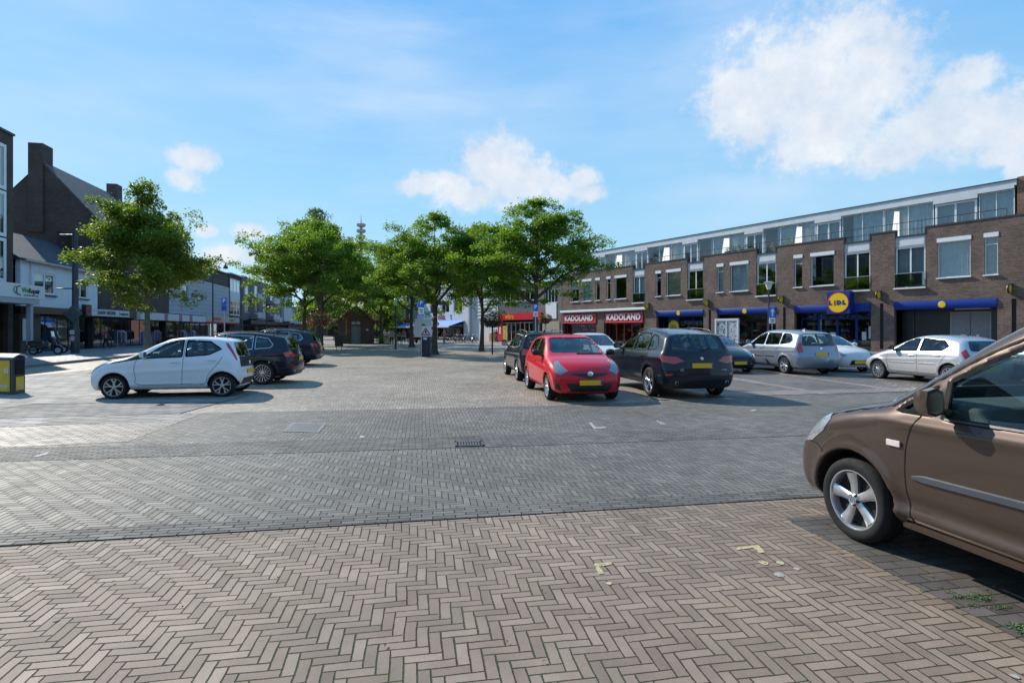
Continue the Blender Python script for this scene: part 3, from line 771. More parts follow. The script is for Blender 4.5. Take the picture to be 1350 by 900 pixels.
CARCACHE = {}
def car(name, label, sp, paintm, pos, head, px=.02, group='cars parked on the square', near=False, plates='both', emblem=None, extra=None, trimc=None, roofm=None, sc=1.):
    """pos: ground point under the FRONT axle centre, head: heading vector. Local x runs backwards."""
    hx, hy = head; n = math.hypot(hx, hy); hx /= n; hy /= n
    b = (-hx, -hy); xf = sp['xf']
    root = empty(name, (pos[0]-b[0]*xf*sc, pos[1]-b[1]*xf*sc, 0), math.atan2(b[1], b[0]), label, 'car', group); root.scale = (sc, sc, sc)
    L, W, H = sp['L'], sp['W'], sp['H']; hw = W/2
    key = (id(sp), px)
    if key not in CARCACHE:
        B = Body(sp, px); G = B.holes()
        VQ = surfnets(G, B.org, px); V0 = surfnets(B.F0-.004, B.org, px); VG = surfnets(B.F0+.014, B.org, px)
        CARCACHE[key] = (B, VQ, V0, VG)
    B, VQ, V0, VG = CARCACHE[key]
    # body; inside faces are dark trim, the low skirt may be plastic
    V, Q = VQ; P = V[Q].mean(1)
    fi = np.clip(((P-np.array(B.org))/px).astype(int), 0, np.array(B.F0.shape)-1)
    f0 = B.F0[fi[:, 0], fi[:, 1], fi[:, 2]]
    nrmz = np.cross(V[Q[:, 1]]-V[Q[:, 0]], V[Q[:, 2]]-V[Q[:, 0]])
    mi = np.zeros(len(Q), int)
    arch = np.zeros(len(Q), bool)
    for wx in (sp['xf'], sp['xr']):
        arch |= (np.hypot(P[:, 0]-wx, P[:, 2]-sp['wr']) < sp['wr']+.10)
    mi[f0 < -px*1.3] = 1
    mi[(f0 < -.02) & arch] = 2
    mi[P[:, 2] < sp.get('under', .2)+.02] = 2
    if 'clad' in sp:
        for k_, fn in enumerate(sp['clad']): mi[(mi == 0) & fn(P)] = 2
    if roofm is not None: mi[(mi == 0) & (P[:, 2] > H-.13)] = 3
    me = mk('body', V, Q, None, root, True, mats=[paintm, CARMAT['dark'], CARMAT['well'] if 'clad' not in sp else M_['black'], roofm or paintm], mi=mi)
    # glass
    for poly, nm in [(p, 'side_window') for p in sp['swin']]:
        c = np.mean(np.array(poly), 0); pe = [tuple(c+(np.array(p)-c)*(1+.03/max(.12, np.hypot(*(np.array(p)-c))))) for p in poly]
        for sgn in (-1, 1):
            gw = patch(nm, VG, pe, (1, 0, 0), lambda P, s=sgn: (P[:, 1]*s > .3), CARMAT['glass'], root, 0)
            tr = MB(); pp = list(poly)+[poly[0]]; q_ = []
            for a, c in zip(pp[:-1], pp[1:]):
                n_ = max(1, int(math.hypot(c[0]-a[0], c[1]-a[1])/.04))
                for k_ in range(n_): q_.append((a[0]+(c[0]-a[0])*k_/n_, a[1]+(c[1]-a[1])*k_/n_))
            cx, cz = c0 = np.mean(np.array(poly), 0); wd = .014 if trimc is None else .009; Vs = []
            for i_, (a, c) in enumerate(q_):
                p0 = q_[i_-1]; p1 = q_[(i_+1) % len(q_)]; tx, tz = p1[0]-p0[0], p1[1]-p0[1]; l_ = math.hypot(tx, tz)+1e-9; nx_, nz_ = -tz/l_*wd, tx/l_*wd
                for sg in (-1, 1): Vs.append((a+sg*nx_, sgn*(B.ysurf(a+sg*nx_, c+sg*nz_)+.003), c+sg*nz_))
            N_ = len(q_); tr.add(Vs, [(2*i, 2*i+1, 2*((i+1) % N_)+1, 2*((i+1) % N_)) for i in range(N_)]); tr.build('window_seal', trimc or M_['seal'], gw or root, fix=False)
    for (key2, zb, zt, yb, yt, xa, xb) in sp['screens']:
        nm = 'windscreen' if key2 == 'front' else 'rear_window'
        e = .025
        patch(nm, VG, [(-yb-e, zb-e), (yb+e, zb-e), (yt+e, zt+e), (-yt-e, zt+e)], (0, 1, 0), lambda P, a=xa, b2=xb: (P[:, 0] > a-.04) & (P[:, 0] < b2+.04), CARMAT['glass'], root, 0)
    # window surrounds as thin dark (or bright) strips
    # lamps, grilles: sp['patch'] = (name, mat, kind, poly)
    for it in sp.get('patch', []):
        nm, mm, kd, poly = it[:4]
        m = CARMAT.get(mm) or M_.get(mm) or paintm
        r2 = 1/math.sqrt(2)
        if kd == 'front': patch(nm, V0, poly, (0, 1, 0), lambda P: (P[:, 0] < .9), m, root, .01)
        elif kd == 'rear': patch(nm, V0, poly, (0, 1, 0), lambda P: P[:, 0] > L-1.0, m, root, .01)
        elif kd == 'frontc':
            for sgn in (-1, 1): patch(nm, V0, poly, (1, sgn, 0), lambda P, s=sgn: (P[:, 0] < 1.3) & (P[:, 1]*s > .2), m, root, .01)
        elif kd == 'rearc':
            for sgn in (-1, 1):
                pl = [(u-L, v) for u, v in poly]
                patch(nm, V0, pl, (-1, sgn, 0), lambda P, s=sgn: (P[:, 0] > L-1.3) & (P[:, 1]*s > .2), m, root, .01)
        elif kd == 'side':
            for sgn in (-1, 1): patch(nm, V0, poly, (1, 0, 0), lambda P, s=sgn: P[:, 1]*s > .3, m, root, .01)
    # panel gaps
    for sgn in (-1, 1):
        for ln in sp.get('gaps', []): g = MB(); ribbon(g, B, ln, sgn, .009 if not near else .007); g.build('panel_gap', CARMAT['gap'], root, fix=False)
    # door handles and rub strips
    for (hx_, hz_) in sp.get('handles', []):
        for sgn in (-1, 1):
            y = B.ysurf(hx_, hz_)*sgn
            o = MB().box(hx_-.09, y-.012, hz_-.016, hx_+.09, y+sgn*.034, hz_+.016).build('door_handle', sp.get('handlem', paintm), root, fix=True); bevel(o, .012)
    for (ax, az, bx, bz, th) in sp.get('strips', []):
        for sgn in (-1, 1):
            V_ = []; n = 14
            for i in range(n+1):
                t = i/n; x = ax+(bx-ax)*t; z = az+(bz-az)*t
                y = B.ysurf(x, z)*sgn; e = th*(.35 if i in (0, n) else 1)
                V_ += [(x, y-sgn*.004, z-e/2), (x, y+sgn*.016, z-e/3), (x, y+sgn*.016, z+e/3), (x, y-sgn*.004, z+e/2)]
            o = MB().add(V_, [(4*i+k, 4*i+k+1, 4*i+k+5, 4*i+k+4) for i in range(n) for k in range(3)]+[(0, 1, 2, 3), (4*n+3, 4*n+2, 4*n+1, 4*n)]).build('rubbing_strip', sp.get('stripm', M_['darkgrey']), root, smooth=40)
    # mirrors
    mx, mz = sp['mirror']; mcol = sp.get('mirrorm') or paintm; ms = sp.get('mscale', 1.); mw = sp.get('mwide', 1.)
    for sgn in (-1, 1):
        y = B.ysurf(mx, mz-.06)*sgn
        k = MB(); yc = y+sgn*.15; s_ = .95
        ring = [(-.10, .0), (-.085, .065), (.0, .085), (.09, .07), (.11, .0), (.085, -.06), (.0, -.075), (-.08, -.06)]
        V_ = []
        for dep, sc in ((-.08, .45), (-.055, .82), (.0, 1.), (.035, .98), (.04, .86)):
            for (a, c) in ring: V_.append((mx+dep*s_*ms, yc+a*sc*sgn*ms*mw, mz+.02+c*sc*ms))
        n = len(ring); Fc = [(i*n+j, i*n+(j+1) % n, (i+1)*n+(j+1) % n, (i+1)*n+j) for i in range(4) for j in range(n)]+[list(range(n)), list(range(4*n, 5*n))]
        k.add(V_, Fc); k.tube([(mx-.02, y-.02*sgn, mz-.05), (mx-.01, y+.06*sgn, mz-.035)], .025, 8)
        mo = k.build('wing_mirror', mcol, root, smooth=45); 
        gl = MB(); gl.add([(mx+.0405*s_*ms, yc+a*.78*sgn*ms*mw, mz+.02+c*.78*ms) for a, c in ring], [list(range(n))]); gl.build('mirror_glass', CARMAT['mirror'], mo, fix=False)
    # wheels
    ws = sp['wheel']; yo = sp.get('track', hw-.025)
    for wx in (sp['xf'], sp['xr']):
        for sgn in (-1, 1): make_wheel(root, wx, sgn*yo, sp['wr'], sgn, ws, near)
    # number plates
    def plate(x, z, nx, y0=0.):
        k = MB().box(x-.006, y0-.26, z-.055, x+.006, y0+.26, z+.055); o = k.build('number_plate', CARMAT['plate'], root); 
        k = MB().box(x-.0075, y0-nx*.26-(.04 if nx < 0 else 0) if False else y0+(-.26 if nx < 0 else .22), z-.05, x+.0075, y0+(-.22 if nx < 0 else .26), z+.05).build('plate_band', CARMAT['platestrip'], o)
    if 'fplate' in sp: z = sp['fplate']; plate(min(B.xsurf(0, z), B.xsurf(.2, z))-.018, z, -1)
    if 'rplate' in sp and 'xmax' not in sp: z = sp['rplate']; plate(max(B.xsurf(0, z, True), B.xsurf(.2, z, True))+.012, z, 1)
    # interior: seats, dashboard, steering wheel
    sx = sp.get('seatx', 1.75); fz = .34
    for (x, y, nm) in ((sx, -.36, 'seat'), (sx, .36, 'seat')):
        k = MB(); k.box(x-.28, y-.23, fz, x+.22, y+.23, .58)
        k.prism([(x+.10, .55), (x+.24, .55), (x+.42, min(1.12, H-.42)), (x+.30, min(1.14, H-.40))], y-.23, y+.23)
        k.box(x+.34, y-.13, min(1.16, H-.38), x+.43, y+.13, min(1.34, H-.20)); bevel(k.build(nm, CARMAT['seat'], root), .05, 3)
    if 'xmax' not in sp:
        k = MB(); x = min(sx+.95, L-1.0); k.box(x-.3, -.55, fz, x+.2, .55, .58); k.prism([(x+.1, .55), (x+.22, .55), (x+.36, 1.05), (x+.26, 1.07)], -.55, .55)
        for y in (-.32, .32): k.box(x+.27, y-.12, 1.06, x+.35, y+.12, 1.22)
        bevel(k.build('rear_seat', CARMAT['seat'], root), .04, 2)
    dx, dz = sp['dashpos']
    k = MB(); k.prism([(dx-.35, fz), (dx+.12, fz), (dx+.20, dz-.12), (dx+.12, dz-.02), (dx-.15, dz), (dx-.5, dz-.03)], -hw+.12, hw-.12); bevel(k.build('dashboard', sp.get('dashm', CARMAT['seat']), root), .03, 3)
    k = MB(); c = Vector((dx+.32, -.36, dz-.03)); ax = Vector((1, 0, .45)).normalized(); u = Vector((0, 1, 0)); v = ax.cross(u)
    k.tube([c+(u*math.cos(a)+v*math.sin(a))*.185 for a in [i*2*PI/28 for i in range(29)]], .016, 8, False)
    for a in (0, PI, 1.5*PI): k.tube([c-ax*.02, c+(u*math.cos(a)+v*math.sin(a))*.18], [.03, .014], 6)
    k.tube([c-ax*.05, c+ax*.005], .06, 12); k.tube([c-ax*.25, c-ax*.03], .03, 8); k.build('steering_wheel', M_['black'], root, smooth=40)
    # roof rails and aerial
    for (xa, xb, yy, rz) in sp.get('rails', []):
        for sgn in (-1, 1):
            zt = lambda x: max([zz for zz in B.zs if B.F0[int((x-B.org[0])/px), int((yy-B.org[1])/px), int((zz-B.org[2])/px)] < 0] or [H])+.01
            P_ = [(xa, sgn*yy, zt(xa))]+[(xa+(xb-xa)*t, sgn*yy, zt(xa+(xb-xa)*t)+.045) for t in (.04, .25, .5, .75, .96)]+[(xb, sgn*yy, zt(xb))]
            MB().tube(P_, .014, 8).build('roof_rail', sp.get('railm', M_['black']), root, smooth=50)
    if sp.get('aerial'):
        x = sp['aerial']; z = H-.03; MB().tube([(x, 0, z-.02), (x+.03, 0, z+.03), (x+.16, 0, z+.20)], [.02, .006, .003], 6).build('aerial', M_['black'], root)
    if sp.get('fin'):
        x = sp['fin']; MB().add([(x-.10, -.02, H-.03), (x-.10, .02, H-.03), (x+.08, .02, H-.04), (x+.08, -.02, H-.04), (x+.06, 0, H+.045)], [(0,1,2,3),(0,1,4),(1,2,4),(2,3,4),(3,0,4)]).build('aerial_fin', paintm, root, smooth=60)
    for it in sp.get('badge', []):
        end, z, r_, mm = it; m = CARMAT.get(mm) or M_[mm]
        x = B.xsurf(0, z, end == 'rear'); s_ = 1 if end == 'rear' else -1
        MB().lathe([(0, s_*.02), (r_*.8, s_*.02), (r_, s_*.01), (r_, -s_*.02)], (x, 0, z), 'x', 20).build('badge', m, root, smooth=40)
    # wiper and exhausts
    if 'wiper' in sp:
        y0, z0, y1, z1 = sp['wiper']; P_ = []
        for t in np.linspace(0, 1, 8): y = y0+(y1-y0)*t; z = z0+(z1-z0)*t; P_.append((B.xsurf(y, z)-.015, y, z))
        MB().tube(P_, .012, 6).build('wiper', M_['black'], root)
        P_ = [(p[0], -p[1]+.25, p[2]) for p in P_]
    if 'rwiper' in sp:
        y0, z0, y1, z1 = sp['rwiper']; P_ = []
        for t in np.linspace(0, 1, 6): y = y0+(y1-y0)*t; z = z0+(z1-z0)*t; P_.append((B.xsurf(y, z, True)+.015, y, z))
        MB().tube(P_, .011, 6).build('rear_wiper', M_['black'], root)
    for (y, z) in sp.get('exhaust', []):
        MB().lathe([(.038, -.10), (.042, .04), (.036, .045), (.033, -.08)], (B.xsurf(y, z+.1, True)-.02, y, z), 'x', 16).build('exhaust_pipe', CARMAT['silver'], root, smooth=40)
    if extra: extra(root, B, V0, paintm)
    return root, B
# ------------------------------------------------------------------ car shapes (metres, x backwards from the nose)
def gen_gaps(xa, za, xb, xc, zl, zb=.30):
    return []
CITY = dict(L=3.46, W=1.62, H=1.46, xf=.68, xr=3.02, wr=.285, r=.14, cf=.26, cr=.16, wsx=1.3, rsx=3.3,
    top=[(.08,.22),(.02,.32),(0,.46),(.03,.62),(.12,.76),(.34,.87),(.62,.94),(.9,1.00),(1.2,1.15),(1.5,1.30),(1.8,1.41),(2.2,1.46),(2.6,1.45),(3.0,1.41),(3.18,1.36),(3.27,1.24),(3.37,1.02),(3.43,.85),(3.46,.64),(3.45,.42),(3.38,.24)],
    bottom=[(3.3,.20),(.14,.20)], sec=[(.1,.68),(.2,.72),(.3,.765),(.45,.79),(.65,.80),(.85,.79),(.95,.765),(1.0,.745),(1.46,.56),(1.6,.5)],
    creases=[(.9,.62,3.1,.72,.012,.05),(.8,.33,2.7,.36,.014,.04)],
    swin=[[(1.27,.955),(2.13,.985),(2.13,1.37),(1.95,1.355),(1.72,1.27)],[(2.21,.99),(2.72,1.03),(2.98,1.16),(2.72,1.34),(2.21,1.37)]],
    screens=[('front',1.03,1.375,.60,.50,.7,1.95),('rear',.98,1.31,.52,.44,3.02,3.7)],
    patch=[('headlight','lampclear','frontc',[(.60,.66),(.78,.60),(1.08,.74),(1.22,.86),(1.02,.82)]),('lower_grille','trim','front',[(-.42,.30),(.42,.30),(.36,.48),(-.36,.48)]),
           ('tail_light','redlamp','rearc',[(.72,.90),(.80,.88),(1.0,1.22),(1.0,1.32),(.93,1.30)]),('hatch_panel','trim','rear',[(-.55,.72),(.55,.72),(.50,.97),(-.50,.97)]),('rear_skirt','trim','rear',[(-.5,.28),(.5,.28),(.44,.44),(-.44,.44)]),
           ],
    gaps=[[(1.17,.93),(1.12,.75),(1.15,.50),(1.22,.34),(2.14,.335)],[(2.14,.335),(2.62,.34),(2.72,.55),(2.92,.80),(3.02,.98)],[(2.14,.335),(2.17,.98),(2.17,1.38)],[(.42,.80),(.80,.87),(1.17,.93)]],
    handles=[(1.98,.86),(2.80,.90)], mirror=(1.36,1.02), cab0=1.05, cab1=3.3, dashpos=(1.25,.93), seatx=1.65,
    wheel=dict(n=5, rim=.72, wi=.014, wo=.022, twin=15), fplate=.40, rplate=.60, rwiper=(-.1,.99,.25,1.05), wiper=(-.5,1.02,.15,1.05), aerial=2.9, badge=[('rear',.80,.05,'chrome'),('front',.66,.05,'chrome')])
YARIS = dict(L=3.89, W=1.70, H=1.51, xf=.80, xr=3.31, wr=.295, r=.15, cf=.30, cr=.16, wsx=1.3, rsx=3.6,
    top=[(.10,.20),(.02,.30),(0,.45),(.02,.58),(.10,.72),(.30,.86),(.62,.96),(.95,1.03),(1.2,1.14),(1.55,1.32),(1.9,1.46),(2.3,1.51),(2.8,1.50),(3.3,1.44),(3.5,1.38),(3.62,1.24),(3.74,1.02),(3.84,.85),(3.88,.62),(3.87,.42),(3.8,.24)],
    bottom=[(3.7,.19),(.15,.19)], sec=[(.1,.72),(.2,.76),(.3,.80),(.45,.83),(.65,.845),(.88,.835),(.97,.80),(1.02,.775),(1.51,.58),(1.65,.5)],
    creases=[(.9,.66,3.4,.80,.014,.05),(1.1,.34,3.0,.38,.012,.04)],
    swin=[[(1.38,.98),(2.28,1.00),(2.28,1.42),(2.0,1.39),(1.72,1.27)],[(2.36,1.0),(2.98,1.03),(3.22,1.14),(3.0,1.37),(2.36,1.42)]],
    screens=[('front',1.07,1.42,.64,.52,.75,2.1),('rear',1.02,1.34,.55,.46,3.3,4.0)],
    patch=[('headlight','lampclear','frontc',[(.62,.71),(.82,.62),(1.02,.67),(1.27,.90),(1.20,.925),(.92,.82)]),('upper_grille','trim','front',[(-.42,.63),(0,.53),(.42,.63),(.40,.665),(0,.60),(-.40,.665)][0:3]+[(.40,.66),(-.40,.66)]),
           ('lower_grille','trim','front',[(-.55,.44),(-.42,.25),(.42,.25),(.55,.44)]),('fog_recess','trim','frontc',[(.78,.28),(1.02,.31),(.98,.42),(.84,.42)]),
           ('tail_light','redlamp','rearc',[(.72,.82),(.98,.78),(1.0,1.04),(.84,1.06)])],
    gaps=[[(1.24,.95),(1.20,.72),(1.24,.48),(1.32,.33),(2.31,.32)],[(2.31,.32),(2.88,.33),(2.98,.55),(3.15,.80),(3.24,1.0)],[(2.31,.32),(2.33,1.0),(2.33,1.42)]],
    handles=[(2.14,.86),(3.05,.90)], mirror=(1.46,1.05), mirrorm=M_['black'], cab0=1.1, cab1=3.7, dashpos=(1.35,.98), seatx=1.85,
    wheel=dict(n=8, rim=.70, wi=.022, wo=.03), fplate=.455, rplate=.70, wiper=(-.62,1.06,.05,1.06), badge=[('front',.64,.065,'chrome')], strips=[])
SUV = dict(L=4.71, W=1.89, H=1.676, xf=.86, xr=3.72, wr=.36, r=.15, cf=.28, cr=.20, wsx=1.55, rsx=4.3, under=.24,
    top=[(.10,.26),(.03,.36),(0,.52),(.0,.72),(.05,.88),(.20,.97),(.6,1.05),(1.1,1.11),(1.42,1.17),(1.75,1.33),(2.05,1.50),(2.4,1.62),(2.9,1.67),(3.4,1.65),(3.95,1.58),(4.30,1.52),(4.40,1.43),(4.52,1.25),(4.60,1.08),(4.66,.88),(4.70,.68),(4.70,.45),(4.62,.28)],
    bottom=[(4.5,.25),(.2,.25)], sec=[(.1,.76),(.25,.82),(.36,.875),(.5,.915),(.75,.935),(1.0,.925),(1.07,.895),(1.12,.86),(1.676,.62),(1.8,.55)],
    creases=[(.9,.88,4.4,.96,.016,.045),(1.2,.42,3.4,.46,-.014,.07)],
    swin=[[(1.78,1.11),(2.50,1.11),(2.50,1.55),(2.30,1.54),(2.05,1.42)],[(2.58,1.11),(3.40,1.12),(3.40,1.54),(2.58,1.56)],[(3.48,1.13),(3.92,1.16),(4.02,1.25),(3.85,1.46),(3.48,1.52)]],
    screens=[('front',1.22,1.56,.72,.60,.9,2.5),('rear',1.14,1.50,.66,.55,4.1,5)],
    patch=[('headlight','lampclear','frontc',[(.70,.78),(1.15,.76),(1.35,.90),(1.05,.92),(.70,.90)]),('kidney_grille','trim','front',[(-.40,.66),(.40,.66),(.38,.90),(-.38,.90)]),('lower_grille','trim','front',[(-.60,.32),(.60,.32),(.5,.52),(-.5,.52)]),
           ('tail_light','redlamp','rearc',[(.50,.90),(.78,.84),(1.16,.88),(1.28,.98),(1.18,1.03),(.72,1.0)]),('rear_diffuser','trim','rear',[(-.7,.28),(.7,.28),(.62,.42),(-.62,.42)]),('reflector','redlamp','rearc',[(.80,.58),(1.02,.56),(1.02,.60),(.80,.62)])],
    gaps=[[(1.52,1.08),(1.46,.8),(1.48,.52),(1.56,.40),(2.51,.39)],[(2.51,.39),(3.20,.40),(3.30,.62),(3.50,.90),(3.60,1.12)],[(2.51,.39),(2.54,1.11),(2.54,1.57)]],
    handles=[(2.36,.95),(3.36,.98)], mirror=(1.78,1.17), cab0=1.5, cab1=4.5, dashpos=(1.75,1.12), seatx=2.25,
    wheel=dict(n=5, rim=.70, wi=.022, wo=.03, twin=9), fplate=.58, rplate=.80, wiper=(-.7,1.2,.0,1.22), rwiper=(0,1.16,.28,1.2), fin=3.95,
    rails=[(2.1,4.0,.58,1.6)], exhaust=[(-.62,.40),(.62,.40)], badge=[('rear',.96,.042,'chrome'),('front',.90,.042,'chrome')],
    clad=[lambda P: (P[:, 2] < .40)])
X1 = dict(SUV); X1.update(dict(wheel=dict(n=16, rim=.73, wi=.012, wo=.018), rails=[(2.1,4.0,.58,1.6)]))
CROSS = dict(L=4.16, W=1.76, H=1.59, xf=.80, xr=3.36, wr=.32, r=.16, cf=.28, cr=.14, wsx=1.35, rsx=3.9, under=.22,
    top=[(.10,.22),(.02,.34),(0,.5),(.02,.7),(.12,.86),(.36,.97),(.8,1.04),(1.15,1.12),(1.5,1.32),(1.8,1.48),(2.2,1.57),(2.7,1.59),(3.3,1.57),(3.8,1.53),(3.95,1.46),(4.02,1.25),(4.08,1.05),(4.13,.85),(4.16,.65),(4.14,.42),(4.08,.26)],
    bottom=[(3.95,.22),(.15,.22)], sec=[(.1,.74),(.22,.78),(.34,.82),(.5,.86),(.75,.875),(.98,.86),(1.05,.83),(1.1,.80),(1.59,.64),(1.7,.55)],
    creases=[(1.1,.40,3.0,.44,.014,.05),(.9,.86,4.0,.92,.012,.04)],
    swin=[[(1.50,1.06),(2.24,1.06),(2.24,1.48),(2.0,1.46),(1.75,1.34)],[(2.32,1.06),(3.06,1.07),(3.06,1.48),(2.32,1.49)],[(3.14,1.08),(3.55,1.12),(3.55,1.44),(3.14,1.47)]],
    screens=[('front',1.15,1.49,.68,.58,.8,2.2),('rear',1.08,1.44,.66,.58,3.7,4.4)],
    patch=[('headlight','lampclear','frontc',[(.66,.74),(1.0,.68),(1.22,.84),(1.0,.92),(.7,.86)]),('tail_light','redlamp','rearc',[(.70,.86),(.98,.84),(.98,1.04),(.72,1.02)]),('lower_grille','trim','front',[(-.5,.3),(.5,.3),(.45,.5),(-.45,.5)])],
    gaps=[[(1.34,1.03),(1.30,.8),(1.32,.52),(1.40,.38),(2.27,.37)],[(2.27,.37),(2.28,1.06)],[(2.27,.37),(2.88,.38),(2.98,.6),(3.10,.85),(3.10,1.07)]],
    handles=[(2.1,.93),(2.95,.95)], mirror=(1.58,1.12), cab0=1.25, cab1=4.0, dashpos=(1.5,1.05), seatx=2.0, wheel=dict(n=10, rim=.72, wi=.02, wo=.028), fplate=.5, rplate=.70, rails=[(1.9,3.7,.58,1.5)], railm=M_['black'], fin=3.6)
MPV = dict(L=4.50, W=1.81, H=1.64, xf=.85, xr=3.58, wr=.31, r=.16, cf=.30, cr=.20, wsx=1.3, rsx=4.2,
    top=[(.10,.22),(.02,.34),(0,.5),(.03,.66),(.15,.80),(.42,.92),(.8,1.02),(1.1,1.12),(1.45,1.30),(1.8,1.48),(2.15,1.60),(2.6,1.64),(3.2,1.63),(3.8,1.58),(4.14,1.53),(4.26,1.45),(4.34,1.22),(4.40,1.02),(4.44,.86),(4.49,.68),(4.49,.44),(4.42,.27)],
    bottom=[(4.3,.22),(.15,.22)], sec=[(.1,.76),(.22,.80),(.34,.85),(.5,.885),(.75,.90),(.98,.885),(1.04,.86),(1.08,.84),(1.64,.62),(1.75,.55)],
    creases=[(1.0,.78,4.2,.88,.012,.05)],
    swin=[[(1.45,1.06),(2.32,1.07),(2.32,1.50),(2.12,1.50),(1.82,1.36)],[(2.40,1.07),(3.22,1.09),(3.22,1.51),(2.40,1.52)],[(3.30,1.10),(3.80,1.16),(3.90,1.24),(3.78,1.42),(3.62,1.49),(3.30,1.50)]],
    screens=[('front',1.16,1.53,.70,.58,.85,2.3),('rear',1.06,1.47,.66,.56,4.0,4.8)],
    patch=[('headlight','lampclear','frontc',[(.66,.66),(1.05,.66),(1.28,.90),(.9,.86)]),('tail_light','redlamp','rearc',[(.80,.84),(1.0,.80),(1.13,.92),(1.02,1.16),(.90,1.17)]),('lower_grille','trim','front',[(-.5,.3),(.5,.3),(.45,.46),(-.45,.46)])],
    gaps=[[(1.30,1.04),(1.26,.8),(1.28,.5),(1.36,.36),(2.34,.35)],[(2.34,.35),(2.36,1.07)],[(2.34,.35),(3.08,.36),(3.20,.6),(3.30,.85),(3.28,1.08)]],
    handles=[(2.16,.93),(3.1,.95)], strips=[(1.40,.62,2.28,.63,.05),(2.40,.63,3.05,.64,.05)], stripm=M_['darkgrey'], mirror=(1.52,1.13), cab0=1.3, cab1=4.3, dashpos=(1.5,1.05), seatx=1.95,
    wheel=dict(n=7, rim=.68, wi=.03, wo=.04), fplate=.45, rplate=.76, rwiper=(0,1.05,.3,1.1), badge=[('rear',.96,.05,'chrome')], fin=3.5)
HATCH = dict(L=4.03, W=1.74, H=1.47, xf=.84, xr=3.38, wr=.305, r=.16, cf=.34, cr=.18, wsx=1.35, rsx=3.7,
    top=[(.12,.20),(.02,.30),(0,.42),(.04,.56),(.16,.68),(.45,.82),(.8,.93),(1.1,1.02),(1.45,1.19),(1.8,1.34),(2.1,1.43),(2.5,1.47),(3.0,1.45),(3.4,1.39),(3.62,1.33),(3.74,1.20),(3.86,1.00),(3.94,.86),(4.02,.66),(4.02,.42),(3.95,.24)],
    bottom=[(3.8,.19),(.15,.19)], sec=[(.1,.72),(.2,.76),(.32,.81),(.48,.85),(.7,.865),(.88,.855),(.95,.83),(1.0,.80),(1.47,.58),(1.6,.5)],
    creases=[(.9,.66,3.6,.78,.012,.05)],
    swin=[[(1.42,.96),(2.28,.98),(2.28,1.36),(2.08,1.35),(1.80,1.24)],[(2.38,.98),(3.12,1.02),(3.28,1.14),(3.10,1.30),(2.38,1.37)]],
    screens=[('front',1.05,1.385,.66,.54,.85,2.3),('rear',1.02,1.29,.56,.48,3.45,4.2)],
    patch=[('headlight','lampclear','frontc',[(.66,.60),(.86,.54),(1.1,.66),(1.52,.90),(1.40,.92),(.95,.80)]),('tail_light','redlamp','rearc',[(.78,.82),(1.0,.78),(1.12,.98),(.96,1.08)]),('lower_grille','trim','front',[(-.5,.46),(-.45,.24),(.45,.24),(.5,.46)])],
    gaps=[[(1.26,.93),(1.22,.7),(1.25,.46),(1.34,.33),(2.32,.32)],[(2.32,.32),(2.34,.98)],[(2.32,.32),(2.92,.33),(3.04,.55),(3.22,.80),(3.30,1.0)]],
    handles=[(2.14,.84),(3.0,.87)], strips=[(1.32,.60,2.27,.61,.035),(2.37,.61,2.98,.62,.035)], stripm=M_['steel'], mirror=(1.50,1.04), mirrorm=M_['black'], cab0=1.2, cab1=3.8, dashpos=(1.45,.98), seatx=1.9,
    wheel=dict(n=12, rim=.72, wi=.014, wo=.018), fplate=.40, rplate=.55, aerial=3.2)
